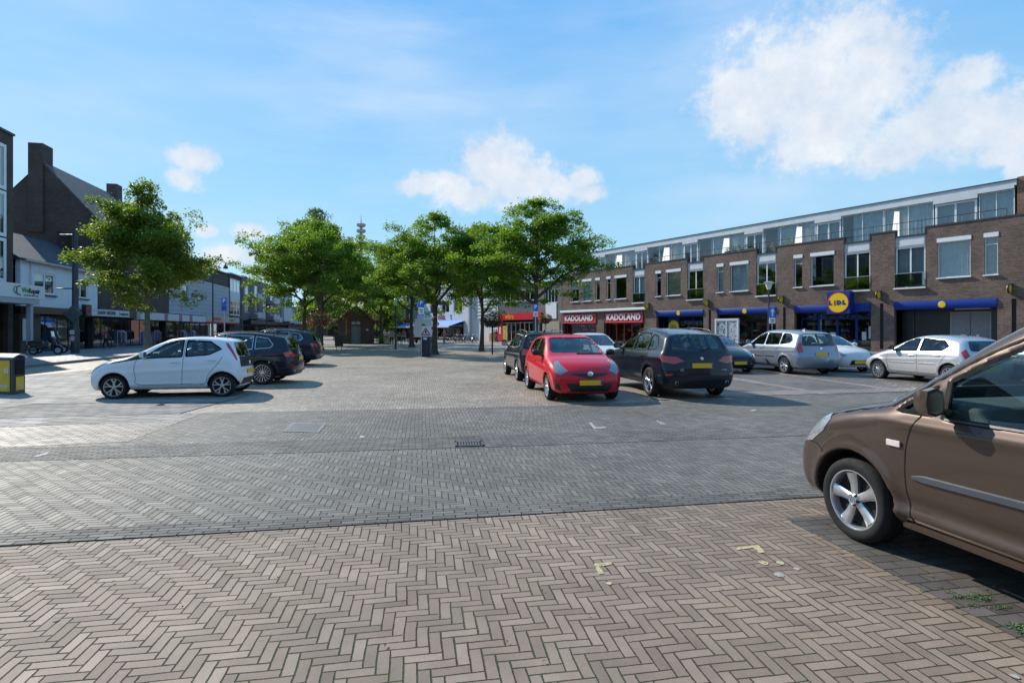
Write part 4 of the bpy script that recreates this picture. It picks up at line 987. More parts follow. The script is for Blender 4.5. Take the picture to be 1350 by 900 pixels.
VAN = dict(L=4.40, W=1.79, H=1.86, xf=.88, xr=3.56, wr=.318, r=.15, cf=.36, cr=.10, cw=.10, wsx=1.35, rsx=4.1, flare=.022, gap=.055, under=.21,
    top=[(.12,.22),(.03,.32),(0,.46),(.02,.62),(.08,.74),(.20,.86),(.42,.97),(.75,1.055),(.98,1.11),(1.12,1.18),(1.4,1.37),(1.7,1.575),(1.98,1.725),(2.25,1.80),(2.6,1.845),(3.2,1.86),(4.0,1.84),(4.24,1.77),(4.34,1.5),(4.37,1.1),(4.40,.7),(4.39,.45),(4.33,.26)],
    bottom=[(4.2,.22),(.2,.22)], sec=[(.1,.78),(.22,.81),(.29,.835),(.31,.853),(.42,.872),(.6,.883),(.8,.888),(.98,.88),(1.03,.868),(1.06,.85),(1.10,.84),(1.82,.66),(1.95,.6)],
    creases=[(1.0,.44,3.9,.42,-.016,.05),(1.0,.36,3.9,.345,.016,.035),(1.2,.965,4.2,.985,.010,.03)],
    swin=[[(1.245,1.062),(1.50,1.062),(1.50,1.245)],[(1.60,1.048),(2.56,1.058),(2.56,1.68),(2.25,1.63),(1.98,1.515),(1.79,1.415),(1.595,1.29)],[(2.72,1.08),(3.55,1.08),(3.55,1.66),(2.72,1.68)],[(3.68,1.09),(4.1,1.10),(4.06,1.62),(3.68,1.66)]],
    screens=[('front',1.21,1.71,.70,.60,.9,2.4),('rear',1.10,1.62,.66,.60,4.1,4.7)],
    patch=[('headlight','lampclear','frontc',[(.72,.66),(1.10,.655),(1.34,.70),(1.47,.80),(1.50,.90),(1.42,.945),(1.05,.87)]),('lower_grille','trim','front',[(-.6,.46),(-.5,.27),(.5,.27),(.6,.46)]),('upper_grille','trim','front',[(-.5,.66),(.5,.66),(.46,.76),(-.46,.76)]),('tail_light','redlamp','rearc',[(.80,.80),(.92,.80),(.92,1.2),(.80,1.2)])],
    gaps=[[(1.44,1.05),(1.375,.93),(1.345,.78),(1.34,.60),(1.36,.42),(1.385,.305)],[(1.385,.305),(2.55,.305)],[(2.62,1.07),(2.62,.45),(2.60,.31)],[(2.60,.31),(3.1,.33),(3.25,.6),(3.62,.8),(3.62,1.08)],[(.42,.69),(.52,.68),(.60,.63)],[(.62,.935),(.85,1.005),(1.1,1.06),(1.22,1.09)]],
    handles=[(2.44,.90),(2.8,.90)], strips=[(1.40,.628,2.56,.650,.055),(2.68,.652,3.18,.658,.055)], stripm=mat('strip_blue_grey', (.050,.058,.072), .42), mirror=(9,9),
    cab0=1.25, cab1=4.2, dashpos=(1.62,1.15), dashm=mat('dash_grey', (.17,.175,.18), .7), seatx=2.35,
    wheel=dict(n=5, rim=.70, wi=.030, wo=.052, a0=100, mat=mat('alloy_silver', (.50,.51,.53), .32, .8, var=.03)), fplate=.40, rplate=.7, wiper=(-.62,1.16,.1,1.2), badge=[('front',.80,.06,'chrome')])
VAN['mirror'] = (1.62, 1.14); VAN['mscale'] = 1.14; VAN['mwide'] = .62
VAN['track'] = .868; VAN['sill'] = True
# paints
P_white = paint('white_paint', (.72,.73,.75), rough=.3)
P_blackblue = paint('dark_blue_black_paint', (.012,.015,.024), rough=.25)
P_black = paint('black_paint', (.010,.011,.013), rough=.22)
P_darkgrey = paint('dark_blue_grey_paint', (.010,.013,.022), 0., .3)
P_red = paint('red_paint', (.58,.006,.018), rough=.35)
P_silverblue = paint('blue_silver_paint', (.26,.30,.36), .55, .32)
P_silver = paint('silver_paint', (.52,.53,.55), .55, .3)
P_brown = paint('brown_metallic_paint', (.072,.049,.038), .35, .34)
P_whitewarm = paint('white_small_car_paint', (.62,.62,.60), rough=.3)
HL = (-.170, -.985)
def headv(a): return (-math.sin(R(a)), math.cos(R(a)))
def axle(wheel_px, head, W, side, xf_dist=0., tr=.05):
    """ground point under the front axle centre from the pixel of one tyre contact.
    side=+1: that wheel is on the car's right; xf_dist: metres that wheel lies behind the front axle"""
    X, Z = ground_pt(*wheel_px); hx, hy = head; n = math.hypot(hx, hy); hx /= n; hy /= n
    rx, ry = hy, -hx   # right of heading
    s = -side*(W/2-tr)
    return (X+rx*s+hx*xf_dist, Z+ry*s+hy*xf_dist)

def aygo_extra(root, B, V0, pm):
    # black hood wedge that runs from the headlamp to the mirror, on both flanks
    for sgn in (-1, 1):
        patch('bonnet_wedge', V0, [(.62,.84),(1.26,.94),(1.40,1.05),(1.12,1.06),(.66,.90)], (1, 0, 0), lambda P, s=sgn: (P[:, 1]*s > .42) & (P[:, 0] < 1.5), M_['black'], root, .006)
        pass
def x3_extra(root, B, V0, pm):
    x = B.xsurf(0, .66, True)
    for s_, yy, w in (('X3', -.50, .07), ('xDrive20i', .52, .045)):
        text(s_, w, CARMAT['silver'], root, (B.xsurf(yy, .70, True)+.006, yy, .70), (0, 1, 0), 'model_badge', .003, .002)
def van_extra(root, B, V0, pm):
    # side repeater, front light bar, sill line, emblem in the wheel
    for sgn in (-1, 1):
        y = B.ysurf(1.26, .83)*sgn
        o = MB().box(1.205, y-.006, .808, 1.315, y+sgn*.016, .852).build('side_marker', lamp_pale, root); bevel(o, .012, 3)
        mb = MB(); n = 30; V_ = []
        for i in range(n+1):
            x = 1.32+(3.20-1.32)*i/n; V_ += [(x, sgn*(.835), .262), (x, sgn*.874, .268), (x, sgn*.877, .290), (x, sgn*.845, .302)]
        mb.add(V_, [(4*i+k, 4*i+(k+1) % 4, 4*i+4+(k+1) % 4, 4*i+4+k) for i in range(n) for k in range(4)]+[(0,1,2,3),(4*n+3,4*n+2,4*n+1,4*n)]); mb.build('sill_strip', pm, root, smooth=50)
        # pillar between quarter light and door glass is body colour, with a black inner edge
        mb = MB(); ribbon(mb, B, [(1.59,1.045),(1.585,1.29)], sgn, .035, .006)
        ribbon(mb, B, [(1.19,1.085),(1.35,1.195),(1.52,1.31),(1.75,1.455),(1.97,1.57),(2.25,1.68),(2.6,1.74)], sgn, .016, .005); mb.build('door_frame_seal', M_['rubber'], root, fix=False)
        mb = MB(); ribbon(mb, B, [(1.60,1.048),(2.6,1.058)], sgn, .014, .010); mb.build('belt_moulding', M_['darkgrey'], root, fix=False)
    # wheel centre emblem
    r = .318; x = .88
    for sgn in (-1,):
        yy = sgn*.868
        k = MB(); k.lathe([(.030, sgn*.004), (.033, sgn*.006), (.036, sgn*.004), (.036, 0), (.030, 0)], (x, yy, r), 'y', 24, closed=True)
        def stroke(a, b, w=.005):
            a = Vector((x+a[0], 0, r+a[1])); b = Vector((x+b[0], 0, r+b[1])); d = (b-a).normalized(); n = Vector((-d.z, 0, d.x))*w/2
            k.add([(p.x, yy+sgn*.003, p.z) for p in (a-n, b-n, b+n, a+n)]+[(p.x, yy+sgn*.007, p.z) for p in (a-n, b-n, b+n, a+n)], [(0,3,2,1),(4,5,6,7),(0,1,5,4),(1,2,6,5),(2,3,7,6),(3,0,4,7)])
        stroke((-.014,.026),(0,.003)); stroke((.014,.026),(0,.003)); stroke((-.026,.012),(-.012,-.024)); stroke((-.012,-.024),(0,-.002)); stroke((0,-.002),(.012,-.024)); stroke((.012,-.024),(.026,.012))
        k.build('wheel_emblem', M_['chrome'], root, smooth=30)
lamp_pale = lampmat('pale_marker', (.75, .62, .60))

cars = []
hA = (-1, -.19)
c, _ = car('parked_car', 'white five-door small hatchback with black wedge on the bonnet, parked beside the yellow litter bin', CITY, P_white, axle((150, 526.5), hA, CITY['W'], -1), hA, extra=aygo_extra)
hB = (-1, -.14)
car('parked_car', 'black sport utility car with multi-spoke silver wheels, parked just behind the white hatchback', X1, P_blackblue, axle((346, 507), hB, SUV['W']*.94, -1, 2.69), hB, trimc=CARMAT['silver'], sc=.94)
X, Z = ground_pt(417, 482)
car('parked_car', 'dark sport utility car with chrome window line, farthest back of the left row', SUV, P_blackblue, (X-3.85, Z+.35), hB, trimc=CARMAT['silver'], px=.025)
hR = headv(9.0)
hY = (-hR[0], -hR[1])
car('parked_car', 'bright red small hatchback facing us at the edge of the road', YARIS, P_red, axle((722, 526.5), hY, YARIS['W'], 1), hY)
car('parked_car', 'black compact crossover with its tail towards us, parked behind the red hatchback', CROSS, P_black, axle((682, 501.5), hR, CROSS['W'], -1, 2.56), hR, trimc=CARMAT['silver'], px=.025)
car('parked_car', 'dark blue-grey sport utility car seen from behind, parked right of the red hatchback', SUV, P_darkgrey, axle((856, 522), hR, SUV['W'], -1, 2.86), hR, extra=x3_extra)
car('parked_car', 'white hatchback facing us, mostly hidden between the red car and dark sport utility car', YARIS, P_whitewarm, (3.35, 20.6), hY, px=.02)
car('parked_car', 'black hatchback facing us, parked between the dark sport utility car and the silver people carrier', HATCH, P_black, (8.35, 21.35), hY, px=.025)
car('parked_car', 'blue-silver people carrier seen from behind with its left side in view', MPV, P_silverblue, axle((1034, 492.6), hR, MPV['W'], -1, 2.73), hR, px=.02)
car('parked_car', 'small white hatchback facing us, parked right of the blue-silver people carrier', CITY, P_whitewarm, axle((1094, 490), hY, CITY['W'], 1), hY)
car('parked_car', 'silver five-door hatchback with multi-spoke wheels, seen side-on beyond the brown van', HATCH, P_silver, axle((1158, 498.8), hR, HATCH['W'], -1), hR, px=.02) if False else car('parked_car', 'silver five-door hatchback with multi-spoke wheels, seen side-on beyond the brown van', dict(HATCH), P_silver, axle((1158, 498.8), hR, HATCH['W'], -1), hR, px=.02)
car('parked_car', 'pale blue-white hatchback almost hidden behind the silver five-door hatchback', HATCH, P_silverblue, (15.35, 17.6), hR, px=.025)
hV = (-.208, .978)
car('parked_car', 'brown metallic passenger van in the foreground on the right with dark grey rubbing strip', VAN, P_brown, axle((1124, 713), hV, VAN['W'], -1, tr=.027), hV, px=.015, near=True, extra=van_extra)
# ------------------------------------------------------------------ buildings
def wall(root, name, m, x0, x1, z0, z1, openings, y=0., thick=.3, top=None, x_extra=()):
    """facade sheet (front at y, back at y-thick) with rectangular openings (a,b,c,d) = x0,x1,z0,z1; top: list of (a,b,z) lower parapets"""
    cuts = [tuple(o) for o in openings]+[(a, b, z, z1+1) for a, b, z in (top or [])]
    xs = sorted(set([x0, x1]+[min(max(v, x0), x1) for c in cuts for v in c[:2]])); zs = sorted(set([z0, z1]+[min(max(v, z0), z1) for c in cuts for v in c[2:]]))
    nx, nz = len(xs)-1, len(zs)-1
    S = [[not any(c[0]-1e-6 < (xs[i]+xs[i+1])/2 < c[1]+1e-6 and c[2]-1e-6 < (zs[j]+zs[j+1])/2 < c[3]+1e-6 for c in cuts) for j in range(nz)] for i in range(nx)]
    V = []; Fc = []; ix = {}
    def P(i, j, b):
        k = (i, j, b)
        if k not in ix: ix[k] = len(V); V.append((xs[i], y-(thick if b else 0), zs[j]))
        return ix[k]
    for i in range(nx):
        for j in range(nz):
            if not S[i][j]: continue
            Fc.append((P(i+1, j, 0), P(i, j, 0), P(i, j+1, 0), P(i+1, j+1, 0))); Fc.append((P(i, j, 1), P(i+1, j, 1), P(i+1, j+1, 1), P(i, j+1, 1)))
            if i == 0 or not S[i-1][j]: Fc.append((P(i, j, 0), P(i, j, 1), P(i, j+1, 1), P(i, j+1, 0)))
            if i == nx-1 or not S[i+1][j]: Fc.append((P(i+1, j, 1), P(i+1, j, 0), P(i+1, j+1, 0), P(i+1, j+1, 1)))
            if j == 0 or not S[i][j-1]: Fc.append((P(i, j, 1), P(i, j, 0), P(i+1, j, 0), P(i+1, j, 1)))
            if j == nz-1 or not S[i][j+1]: Fc.append((P(i, j+1, 0), P(i, j+1, 1), P(i+1, j+1, 1), P(i+1, j+1, 0)))
    return mk(name, V, Fc, m, root)
def window(root, x0, x1, z0, z1, y=-.12, fm=None, cols=1, rows=(), curtain=None, cw=1., sill=None, box=None, t=.055, pane=None, name='window', half=None, vases=False):
    fm = fm or M_['white']; b = MB(); d = .05
    b.box(x0, y-d, z0, x0+t, y, z1); b.box(x1-t, y-d, z0, x1, y, z1); b.box(x0+t, y-d, z0, x1-t, y, z0+t); b.box(x0+t, y-d, z1-t, x1-t, y, z1)
    for i in range(1, cols): x = x0+(x1-x0)*i/cols; b.box(x-t*.45, y-d, z0+t, x+t*.45, y-.002, z1-t)
    for r in rows: z = z0+(z1-z0)*r; b.box(x0+t, y-d+.002, z-t*.4, x1-t, y-.004, z+t*.4)
    w = b.build(name, fm, root)
    MB().quad((x1-t, y-.03, z0+t), (x0+t, y-.03, z0+t), (x0+t, y-.03, z1-t), (x1-t, y-.03, z1-t)).build('pane', pane or M_['glassbld'], w, fix=False)
    if curtain:
        n = 40; a0 = x0+t; a1 = x0+t+(x1-x0-2*t)*cw; V = []
        for i in range(n+1): x = a0+(a1-a0)*i/n; yy = y-.16+.02*math.sin(i*1.9)+.01*math.sin(i*.7); V += [(x, yy, z0+t), (x, yy, z1-t if not half else z0+(z1-z0)*half)]
        if half: V = [(a, b_, (z1-t if k % 2 else z1-(z1-z0)*half)) for k, (a, b_, c) in enumerate(V)]
        mk('curtain', V, [(2*i, 2*i+2, 2*i+3, 2*i+1) for i in range(n)], curtain, w, True)
    if sill: MB().box(x0-.06, y, z0-.07, x1+.06, y+sill, z0-.002).build('sill', M_['white'], w)
    if box: MB().box(x0-.04, y+.0, z1-.02, x1+.04, y+box, z1+.24).build('roller_shutter_box', M_['white'], w)
    return w
def arrow(root): pass

BR_R = brick('brown_brick', (.178,.116,.088), (.100,.064,.052), (.165,.138,.118))
BR_D = brick('dark_brick', (.092,.060,.048), (.056,.037,.031), (.075,.063,.056))
BR_O = brick('orange_brick', (.24,.115,.06), (.17,.08,.045), (.2,.17,.14))
BR_G = brick('grey_brick', (.17,.15,.14), (.12,.105,.10), (.2,.19,.18))
BR_RED = brick('red_brick', (.20,.075,.05), (.13,.05,.038), (.2,.17,.15))
M_['curt2'] = mat('beige_curtain', (.26,.24,.17), .9, var=.2, scale=5)
M_['blind'] = mat('grey_blind', (.30,.33,.35), .8, var=.05)
M_['glassgrey'] = glass('balustrade_glass', (.42,.45,.48), .22, 2.2, .02)
def tiles(name, c1, c2, w=.28, h=.32):
    t = NT(name); co = t.coord(); b = t.n('ShaderNodeTexBrick'); sp = t.n('ShaderNodeSeparateXYZ'); t.l(co, sp.inputs[0]); cb = t.n('ShaderNodeCombineXYZ')
    t.l(sp.outputs[0], cb.inputs[0]); t.l(t.M('MULTIPLY', sp.outputs[2], 1.35), cb.inputs[1]); t.l(cb.outputs[0], b.inputs['Vector'])
    b.inputs['Scale'].default_value = 1; b.inputs['Brick Width'].default_value = w; b.inputs['Row Height'].default_value = h; b.inputs['Mortar Size'].default_value = .02; b.offset = 0.
    b.inputs['Color1'].default_value = (*c1, 1); b.inputs['Color2'].default_value = (*c2, 1); b.inputs['Mortar'].default_value = (c1[0]*.2, c1[1]*.2, c1[2]*.2, 1)
    t.bsdf(Base_Color=b.outputs['Color'], Roughness=.6); wv = t.M('SINE', t.M('MULTIPLY', sp.outputs[0], 2*PI/w)); t.bump(wv, .03)
    return t.m
M_['rooftile'] = tiles('dark_roof_tiles', (.080,.080,.088), (.052,.052,.058))
M_['redtile'] = tiles('red_roof_tiles', (.30,.11,.06), (.22,.08,.05))
def ribbed(name, c, period=.3, axis=2):
    t = NT(name); co = t.coord(); sp = t.n('ShaderNodeSeparateXYZ'); t.l(co, sp.inputs[0])
    fr = t.M('FRACT', t.M('DIVIDE', sp.outputs[axis], period)); e = t.ramp(fr, .35, 1., .0, .14)
    c_ = t.mix(e, tuple(x*.3 for x in c), c); t.bsdf(Base_Color=c_, Roughness=.6); t.bump(fr, .04)
    return t.m

# ---- long brick block on the right
RZ = math.atan2(RD.y, RD.x)
rb = empty('apartment_building', (RO.x, RO.y, 0), RZ, 'long brown brick block with shops below, stepped parapets and white rooftop apartments', 'building')
notch = [(21.53, 23.14), (14.39, 16.16), (7.36, 9.10), (.37, 2.14), (-2.95, -1.17)]
op = [(a, b, 4.47, 8.6) for a, b in notch]
narrow = [(26.5, 27.1), (19.36, 20.02), (12.27, 12.91), (5.22, 5.86), (-6.65, -6.02)]
wide = [(24.08, 25.8), (16.94, 18.67), (9.84, 11.57), (2.83, 4.55), (-5.33, -3.62)]
extra_w = [(28.2, 28.9), (29.6, 31.2), (31.8, 33.2)]
for a, b in narrow+wide+extra_w: op.append((a, b, 4.98, 7.5))
grd = [(-6.62, -1.13, 3.56), (.33, 5.84, 3.53), (7.37, 12.9, 3.53), (14.35, 19.95, 3.53), (21.6, 27.54, 3.55), (28.72, 34.9, 3.55), (-13.4, -8.7, 3.5)]
for a, b, z in grd: op.append((a, b, -.1, z))
slots = [(-7.5, -7.28), (-.47, -.25), (6.54, 6.77), (13.54, 13.8)]
for a, b in slots: op.append((a, b, .3, 3.47))
wall(rb, 'brick_facade', BR_R, -14., 35.1, 0., 8.33, op, 0., .35, top=[(a, b, 7.96) for a, b in notch])
cp = MB(); e = [-14.]+sorted([v for n_ in notch for v in n_])+[35.1]
for i in range(0, len(e), 2):
    cp.box(e[i]-.03, -.40, 8.333, e[i+1]+.03, .035, 8.43)
    if i > 0: cp.box(e[i]-.03, -.38, 7.9, e[i]-.003, .03, 8.33)
    if i+1 < len(e)-1: cp.box(e[i+1]+.003, -.38, 7.9, e[i+1]+.03, .03, 8.33)
for a, b in notch: cp.box(a+.03, -.38, 7.9, b-.03, .02, 7.99)
cp.build('coping', M_['darkgrey'], rb)
for a, b in slots: MB().box(a, -.34, .3, b, -.12, 3.46).build('slot_back', M_['inside'], rb)
# inner structure: floors, rear wall, ends
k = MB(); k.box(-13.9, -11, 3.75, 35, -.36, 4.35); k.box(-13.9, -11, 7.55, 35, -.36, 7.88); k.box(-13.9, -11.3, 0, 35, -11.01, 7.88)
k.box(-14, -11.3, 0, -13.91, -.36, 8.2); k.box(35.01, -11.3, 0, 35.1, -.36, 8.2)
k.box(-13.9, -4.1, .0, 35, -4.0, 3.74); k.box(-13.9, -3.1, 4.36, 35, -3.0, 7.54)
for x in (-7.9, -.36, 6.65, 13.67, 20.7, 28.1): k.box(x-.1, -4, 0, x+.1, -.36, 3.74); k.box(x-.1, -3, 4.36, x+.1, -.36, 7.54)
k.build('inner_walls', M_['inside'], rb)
for i, (a, b) in enumerate(wide):
    window(rb, a, b, 4.98, 7.28, -.10, curtain=[None, M_['curt2'], M_['curtain'], None, M_['curtain']][i], sill=.20, box=.13, cw=1, cols=1)
for i, (a, b) in enumerate(narrow):
    window(rb, a, b, 4.98, 7.28, -.10, curtain=M_['curtain'] if i in (2, 4) else None, sill=.20, box=.13, rows=(.80,))
for i, (a, b) in enumerate(extra_w):
    window(rb, a, b, 4.98, 7.28, -.10, curtain=M_['curtain'] if i == 1 else None, sill=.20, box=.13)
for i, (a, b) in enumerate(notch):
    w = window(rb, a+.01, b-.01, 4.47, 7.2, -.14, cols=2, t=.10, curtain=[M_['curtain'], None, None, None, M_['blind']][i], name='french_window')
    k = MB(); k.box(a+.01, -.2, 7.2, b-.01, -.06, 7.895); k.build('spandrel_panel', M_['greywhite'], w)
    k = MB(); k.box(a+.08, -.06, 7.30, b-.30, -.045, 7.80); k.build('panel_face', M_['offwhite'], w)
    MB().box(a-.04, -.14, 4.38, b+.04, .16, 4.466).build('sill', M_['white'], w)
    k = MB(); k.box(a+.03, .02, 4.52, b-.03, .035, 5.42); k.build('balustrade', M_['glassgrey'], w)
    MB().box(a+.01, .01, 5.42, b-.01, .045, 5.46).build('handrail', M_['steel'], w)
# penthouse storey
ph = MB(); ph.box(-7.05, -11, 10.52, 35.6, -1.80, 10.84); ph.box(-7.05, -10.9, 7.88, 35, -10.8, 10.5); ph.box(-7.05, -4.6, 7.9, 35, -4.5, 10.5)
ph.build('penthouse_roof', M_['offwhite'], rb)
MB().box(-7.1, -11.05, 10.843, 35.65, -1.74, 10.90).build('roof_edge', M_['darkgrey'], rb)
t_ = NT('frosted_panel'); a_ = t_.n('ShaderNodeBsdfDiffuse'); a_.inputs[0].default_value = (.8,.8,.8,1); b_ = t_.n('ShaderNodeBsdfTranslucent'); b_.inputs[0].default_value = (.9,.9,.9,1)
x_ = t_.n('ShaderNodeMixShader'); x_.inputs[0].default_value = .6; t_.l(a_.outputs[0], x_.inputs[1]); t_.l(b_.outputs[0], x_.inputs[2]); t_.l(x_.outputs[0], t_.out.inputs[0]); frost = t_.m
# units of glass front and doors
units = []; x = -6.95
seq = [(-6.95, -5.15, 'g'), (-5.15, -2.75, 'd'), (-2.75, .3, 'g2'), (.3, 3.2, 'g'), (3.2, 5.2, 'd'), (5.2, 9.6, 'g'), (9.6, 11.4, 'd'), (11.4, 16.4, 'g'), (16.4, 18.2, 'd'), (18.2, 22.8, 'g'), (22.8, 24.6, 'd'), (24.6, 29.3, 'g'), (29.3, 31.1, 'd'), (31.1, 35, 'g')]
fs = MB()
for i, (a, b, ty) in enumerate(seq):
    zt = 10.1 if ty == 'd' else 10.34
    fs.box(a+.004, -1.98, zt, b-.004, -1.79, 10.517)
    if ty == 'd': window(rb, a+.06, b-.06, 7.95, zt-.02, -1.95, cols=2, t=.13, curtain=M_['blind'] if i % 3 else None, name='terrace_door')
    else: window(rb, a+.02, b-.02, 7.95, zt-.02, -1.97, cols=max(2, int((b-a)/1.3)), t=.05, curtain=M_['curtain'], cw=.75 if i % 2 else 1., name='window_wall')
fs.build('fascia', M_['offwhite'], rb)
for s in (26.5, 19.8, 12.9, 6.2, -.75):
    MB().quad((s, -1.78, 7.95), (s, -.55, 7.95), (s, -1.0, 9.9), (s, -1.78, 10.0)).build('privacy_screen', frost, rb)
k = MB(); k.tube([(-7.0, -.25, 8.9), (35, -.25, 8.9)], .022, 6); xx = -7.
while xx < 35: k.tube([(xx, -.25, 8.42 if not any(a < xx < b for a, b in notch) else 7.9), (xx, -.25, 8.9)], .014, 5); xx += 1.45
for a, b in notch: k.tube([(a, -.25, 8.4), (b, -.25, 8.4)], .012, 5)
k.build('roof_railing', M_['darkgrey'], rb)
MB().box(-14, -11, 7.88, -7.06, -1.9, 11.0).build('brick_pier', BR_O, rb)
# blue beams
for i, (a, b, z) in enumerate(grd[:4]):
    k = MB(); k.prism([(.02, z-.01), (-.3, z-.01), (-.3, z-.58), (.0, z-.57), (.06, z-.50), (.08, z-.3), (.06, z-.1)], a+.01, b-.01, 'yz')
    o = k.build('blue_beam', M_['blue'], rb, smooth=50); 
    mx = (a+b)/2 if i != 1 else 4.9
    if i != 1: MB().lathe([(0, .105), (.19, .10), (.21, .08), (.21, .05)], (mx, 0, z-.3), 'y', 20).build('small_disc', M_['yellow'], o)
# shopfronts behind the pillars
def shopfront(root, a, b, zt, y, fm, cols, door=None, transom=None, pm=None, t=.07, poster=()):
    w = MB(); w.box(a, y-.06, 0.0, b, y, .12)
    w.box(a, y-.06, zt-.1, b, y, zt)
    n = cols
    for i in range(n+1): x = a+(b-a)*i/n; w.box(max(a, x-t/2), y-.055, .12, min(b, x+t/2), y+.002, zt-.1)
    if transom: w.box(a+t/2, y-.05, transom, b-t/2, y-.004, transom+.12)
    o = w.build('shopfront', fm, root)
    MB().quad((b, y-.03, .1), (a, y-.03, .1), (a, y-.03, zt-.05), (b, y-.03, zt-.05)).build('pane', M_['glassbld'], o, fix=False)
    return o
# bay 4: dark wall with grey double door
k = MB(); k.box(-6.6, -1.30, 0, -6.02, -1.2, 3.5); k.box(-3.87, -1.30, 0, -1.14, -1.2, 3.5); k.box(-6.018, -1.30, 2.81, -3.872, -1.2, 3.5); k.build('recess_wall', mat('dark_tiles', (.018,.018,.022), .35, var=.2), rb)
d = MB(); d.box(-6.01, -1.28, 0, -4.96, -1.235, 2.80); d.box(-4.93, -1.28, 0, -3.88, -1.235, 2.80); dd = d.build('double_door', mat('grey_door', (.19,.20,.22), .5), rb)
k = MB(); k.box(-6.0, -1.234, .02, -5.93, -1.215, 2.79); k.box(-3.96, -1.234, .02, -3.89, -1.215, 2.79); k.box(-5.92, -1.234, 2.72, -3.97, -1.215, 2.79); k.build('door_frame', mat('door_frame', (.28,.29,.30), .5), dd)
k = MB(); k.box(-4.72, -1.23, 1.22, -4.45, -1.22, 1.34); k.box(-5.4, -1.23, 1.22, -5.25, -1.22, 1.33); k.build('door_notice', M_['white'], dd)
MB().box(-3.25, -1.2, .95, -3.05, -1.17, 1.15).build('wall_notice', M_['offwhite'], rb); MB().box(-1.9, -1.19, 0, -1.82, -1.1, 3.4).build('drain_pipe', M_['darkgrey'], rb)
k = MB(); k.box(-6.0, -1.2, 2.95, -4.2, -1.05, 3.03); k.build('strip_lamp', M_['offwhite'], rb)
# bay 3: supermarket entrance, blue frame
o = shopfront(rb, .36, 5.8, 3.0, -1.0, M_['blue'], 4, transom=2.45, t=.16)
k = MB(); k.box(.5, -.99, 1.0, .9, -.985, 1.9); k.box(1.05, -.99, .9, 1.35, -.985, 1.5); k.box(3.2, -.99, .9, 3.6, -.985, 1.45); k.build('window_notices', mat('paper', (.5,.55,.58), .7), o)
o = shopfront(rb, 7.4, 12.87, 3.0, -1.0, M_['darkgrey'], 4, t=.06)
o = shopfront(rb, 14.38, 19.9, 3.0, -1.0, M_['blue'], 3, t=.08)
k = MB(); k.box(17.9, -.985, .6, 19.3, -.975, 3.0); pz = k.build('window_poster', M_['blue'], o)
MB().lathe([(0, .012), (.62, .01), (.64, 0)], (18.6, -.972, 1.95), 'y', 28).build('poster_disc', M_['yellow'], pz)
text('LIDL', .42, M_['blue'], pz, (18.6, -.953, 1.95), (-1, 0, 0), 'poster_lettering', .004, .01)
k = MB()
for x in (8.2, 9.4, 10.7, 11.9): k.box(x-.5, -2.2, 3.3, x+.5, -2.1, 3.35)
k.build('ceiling_lamps', emat('lamp_on', '#fff4d8', 1.5), rb)
# shelves of goods seen in the dark shops
rnd = random.Random(3)
gm = [mat('goods', c, .6) for c in ((.35,.05,.04), (.06,.12,.25), (.4,.36,.28), (.08,.16,.06), (.35,.28,.05), (.5,.5,.5))]
for a, b in ((7.6, 12.7), (14.6, 19.7), (21.9, 27.2), (29., 34.6), (.6, 5.6)):
    for zz in (.5, 1.0, 1.5, 2.0):
        for q in range(3):
            k = MB(); x = a+rnd.uniform(0, 1.)
            while x < b: w_ = rnd.uniform(.15, .6); k.box(x, -2.4-q*.4, zz, x+w_, -2.1-q*.4, zz+rnd.uniform(.15, .4)); x += w_+rnd.uniform(.3, 2.6)
            tag(k.build('shelved_goods', rnd.choice(gm), rb))
# toy and gift shop bays: red frames, white display inside
for a, b in ((21.66, 27.48), (28.78, 34.85)):
    o = shopfront(rb, a, b, 2.42, -.75, M_['red'], 5, t=.12)
    MB().box(a, -.8, 2.425, b, -.1, 3.5).build('fascia_back', M_['darkgrey'], rb)
k = MB(); k.box(21.2, .002, 3.70, 35.0, .30, 3.95); bevel(k.build('awning_case', M_['white'], rb), .04)
for i, (a, b) in enumerate(((21.75, 27.3), (28.85, 34.75))):
    r_ = empty('shop_sign', rb.matrix_basis @ Vector((a, .0, 2.45)), RZ, ['red shop sign with white capitals nearer to the yellow supermarket discs', 'red shop sign with white capitals nearer to the trees'][i], 'sign', 'red KADOLAND signs')
    w_ = b-a; MB().box(0, -.08, 0, w_, .06, 1.02).build('board', M_['red'], r_)
    k = MB(); k.box(0, .06, 0, w_, .085, .06); k.box(0, .06, .96, w_, .085, 1.02); k.box(0, .06, .06, .05, .085, .96); k.box(w_-.05, .06, .06, w_, .085, .96); k.build('frame', mat('pink_frame', (.55,.22,.22), .5), r_)
    text('KADOLAND', .88, M_['white'], r_, (w_/2, .075, .52), (-1, 0, 0), 'lettering', .02, .035, space=1.04)
rb_m = Matrix.Translation((RO.x, RO.y, 0)) @ Matrix.Rotation(RZ, 4, 'Z')
def rsign(loc, name, label, cat, group=None): return empty(name, rb_m @ Vector(loc), RZ, label, cat, group)
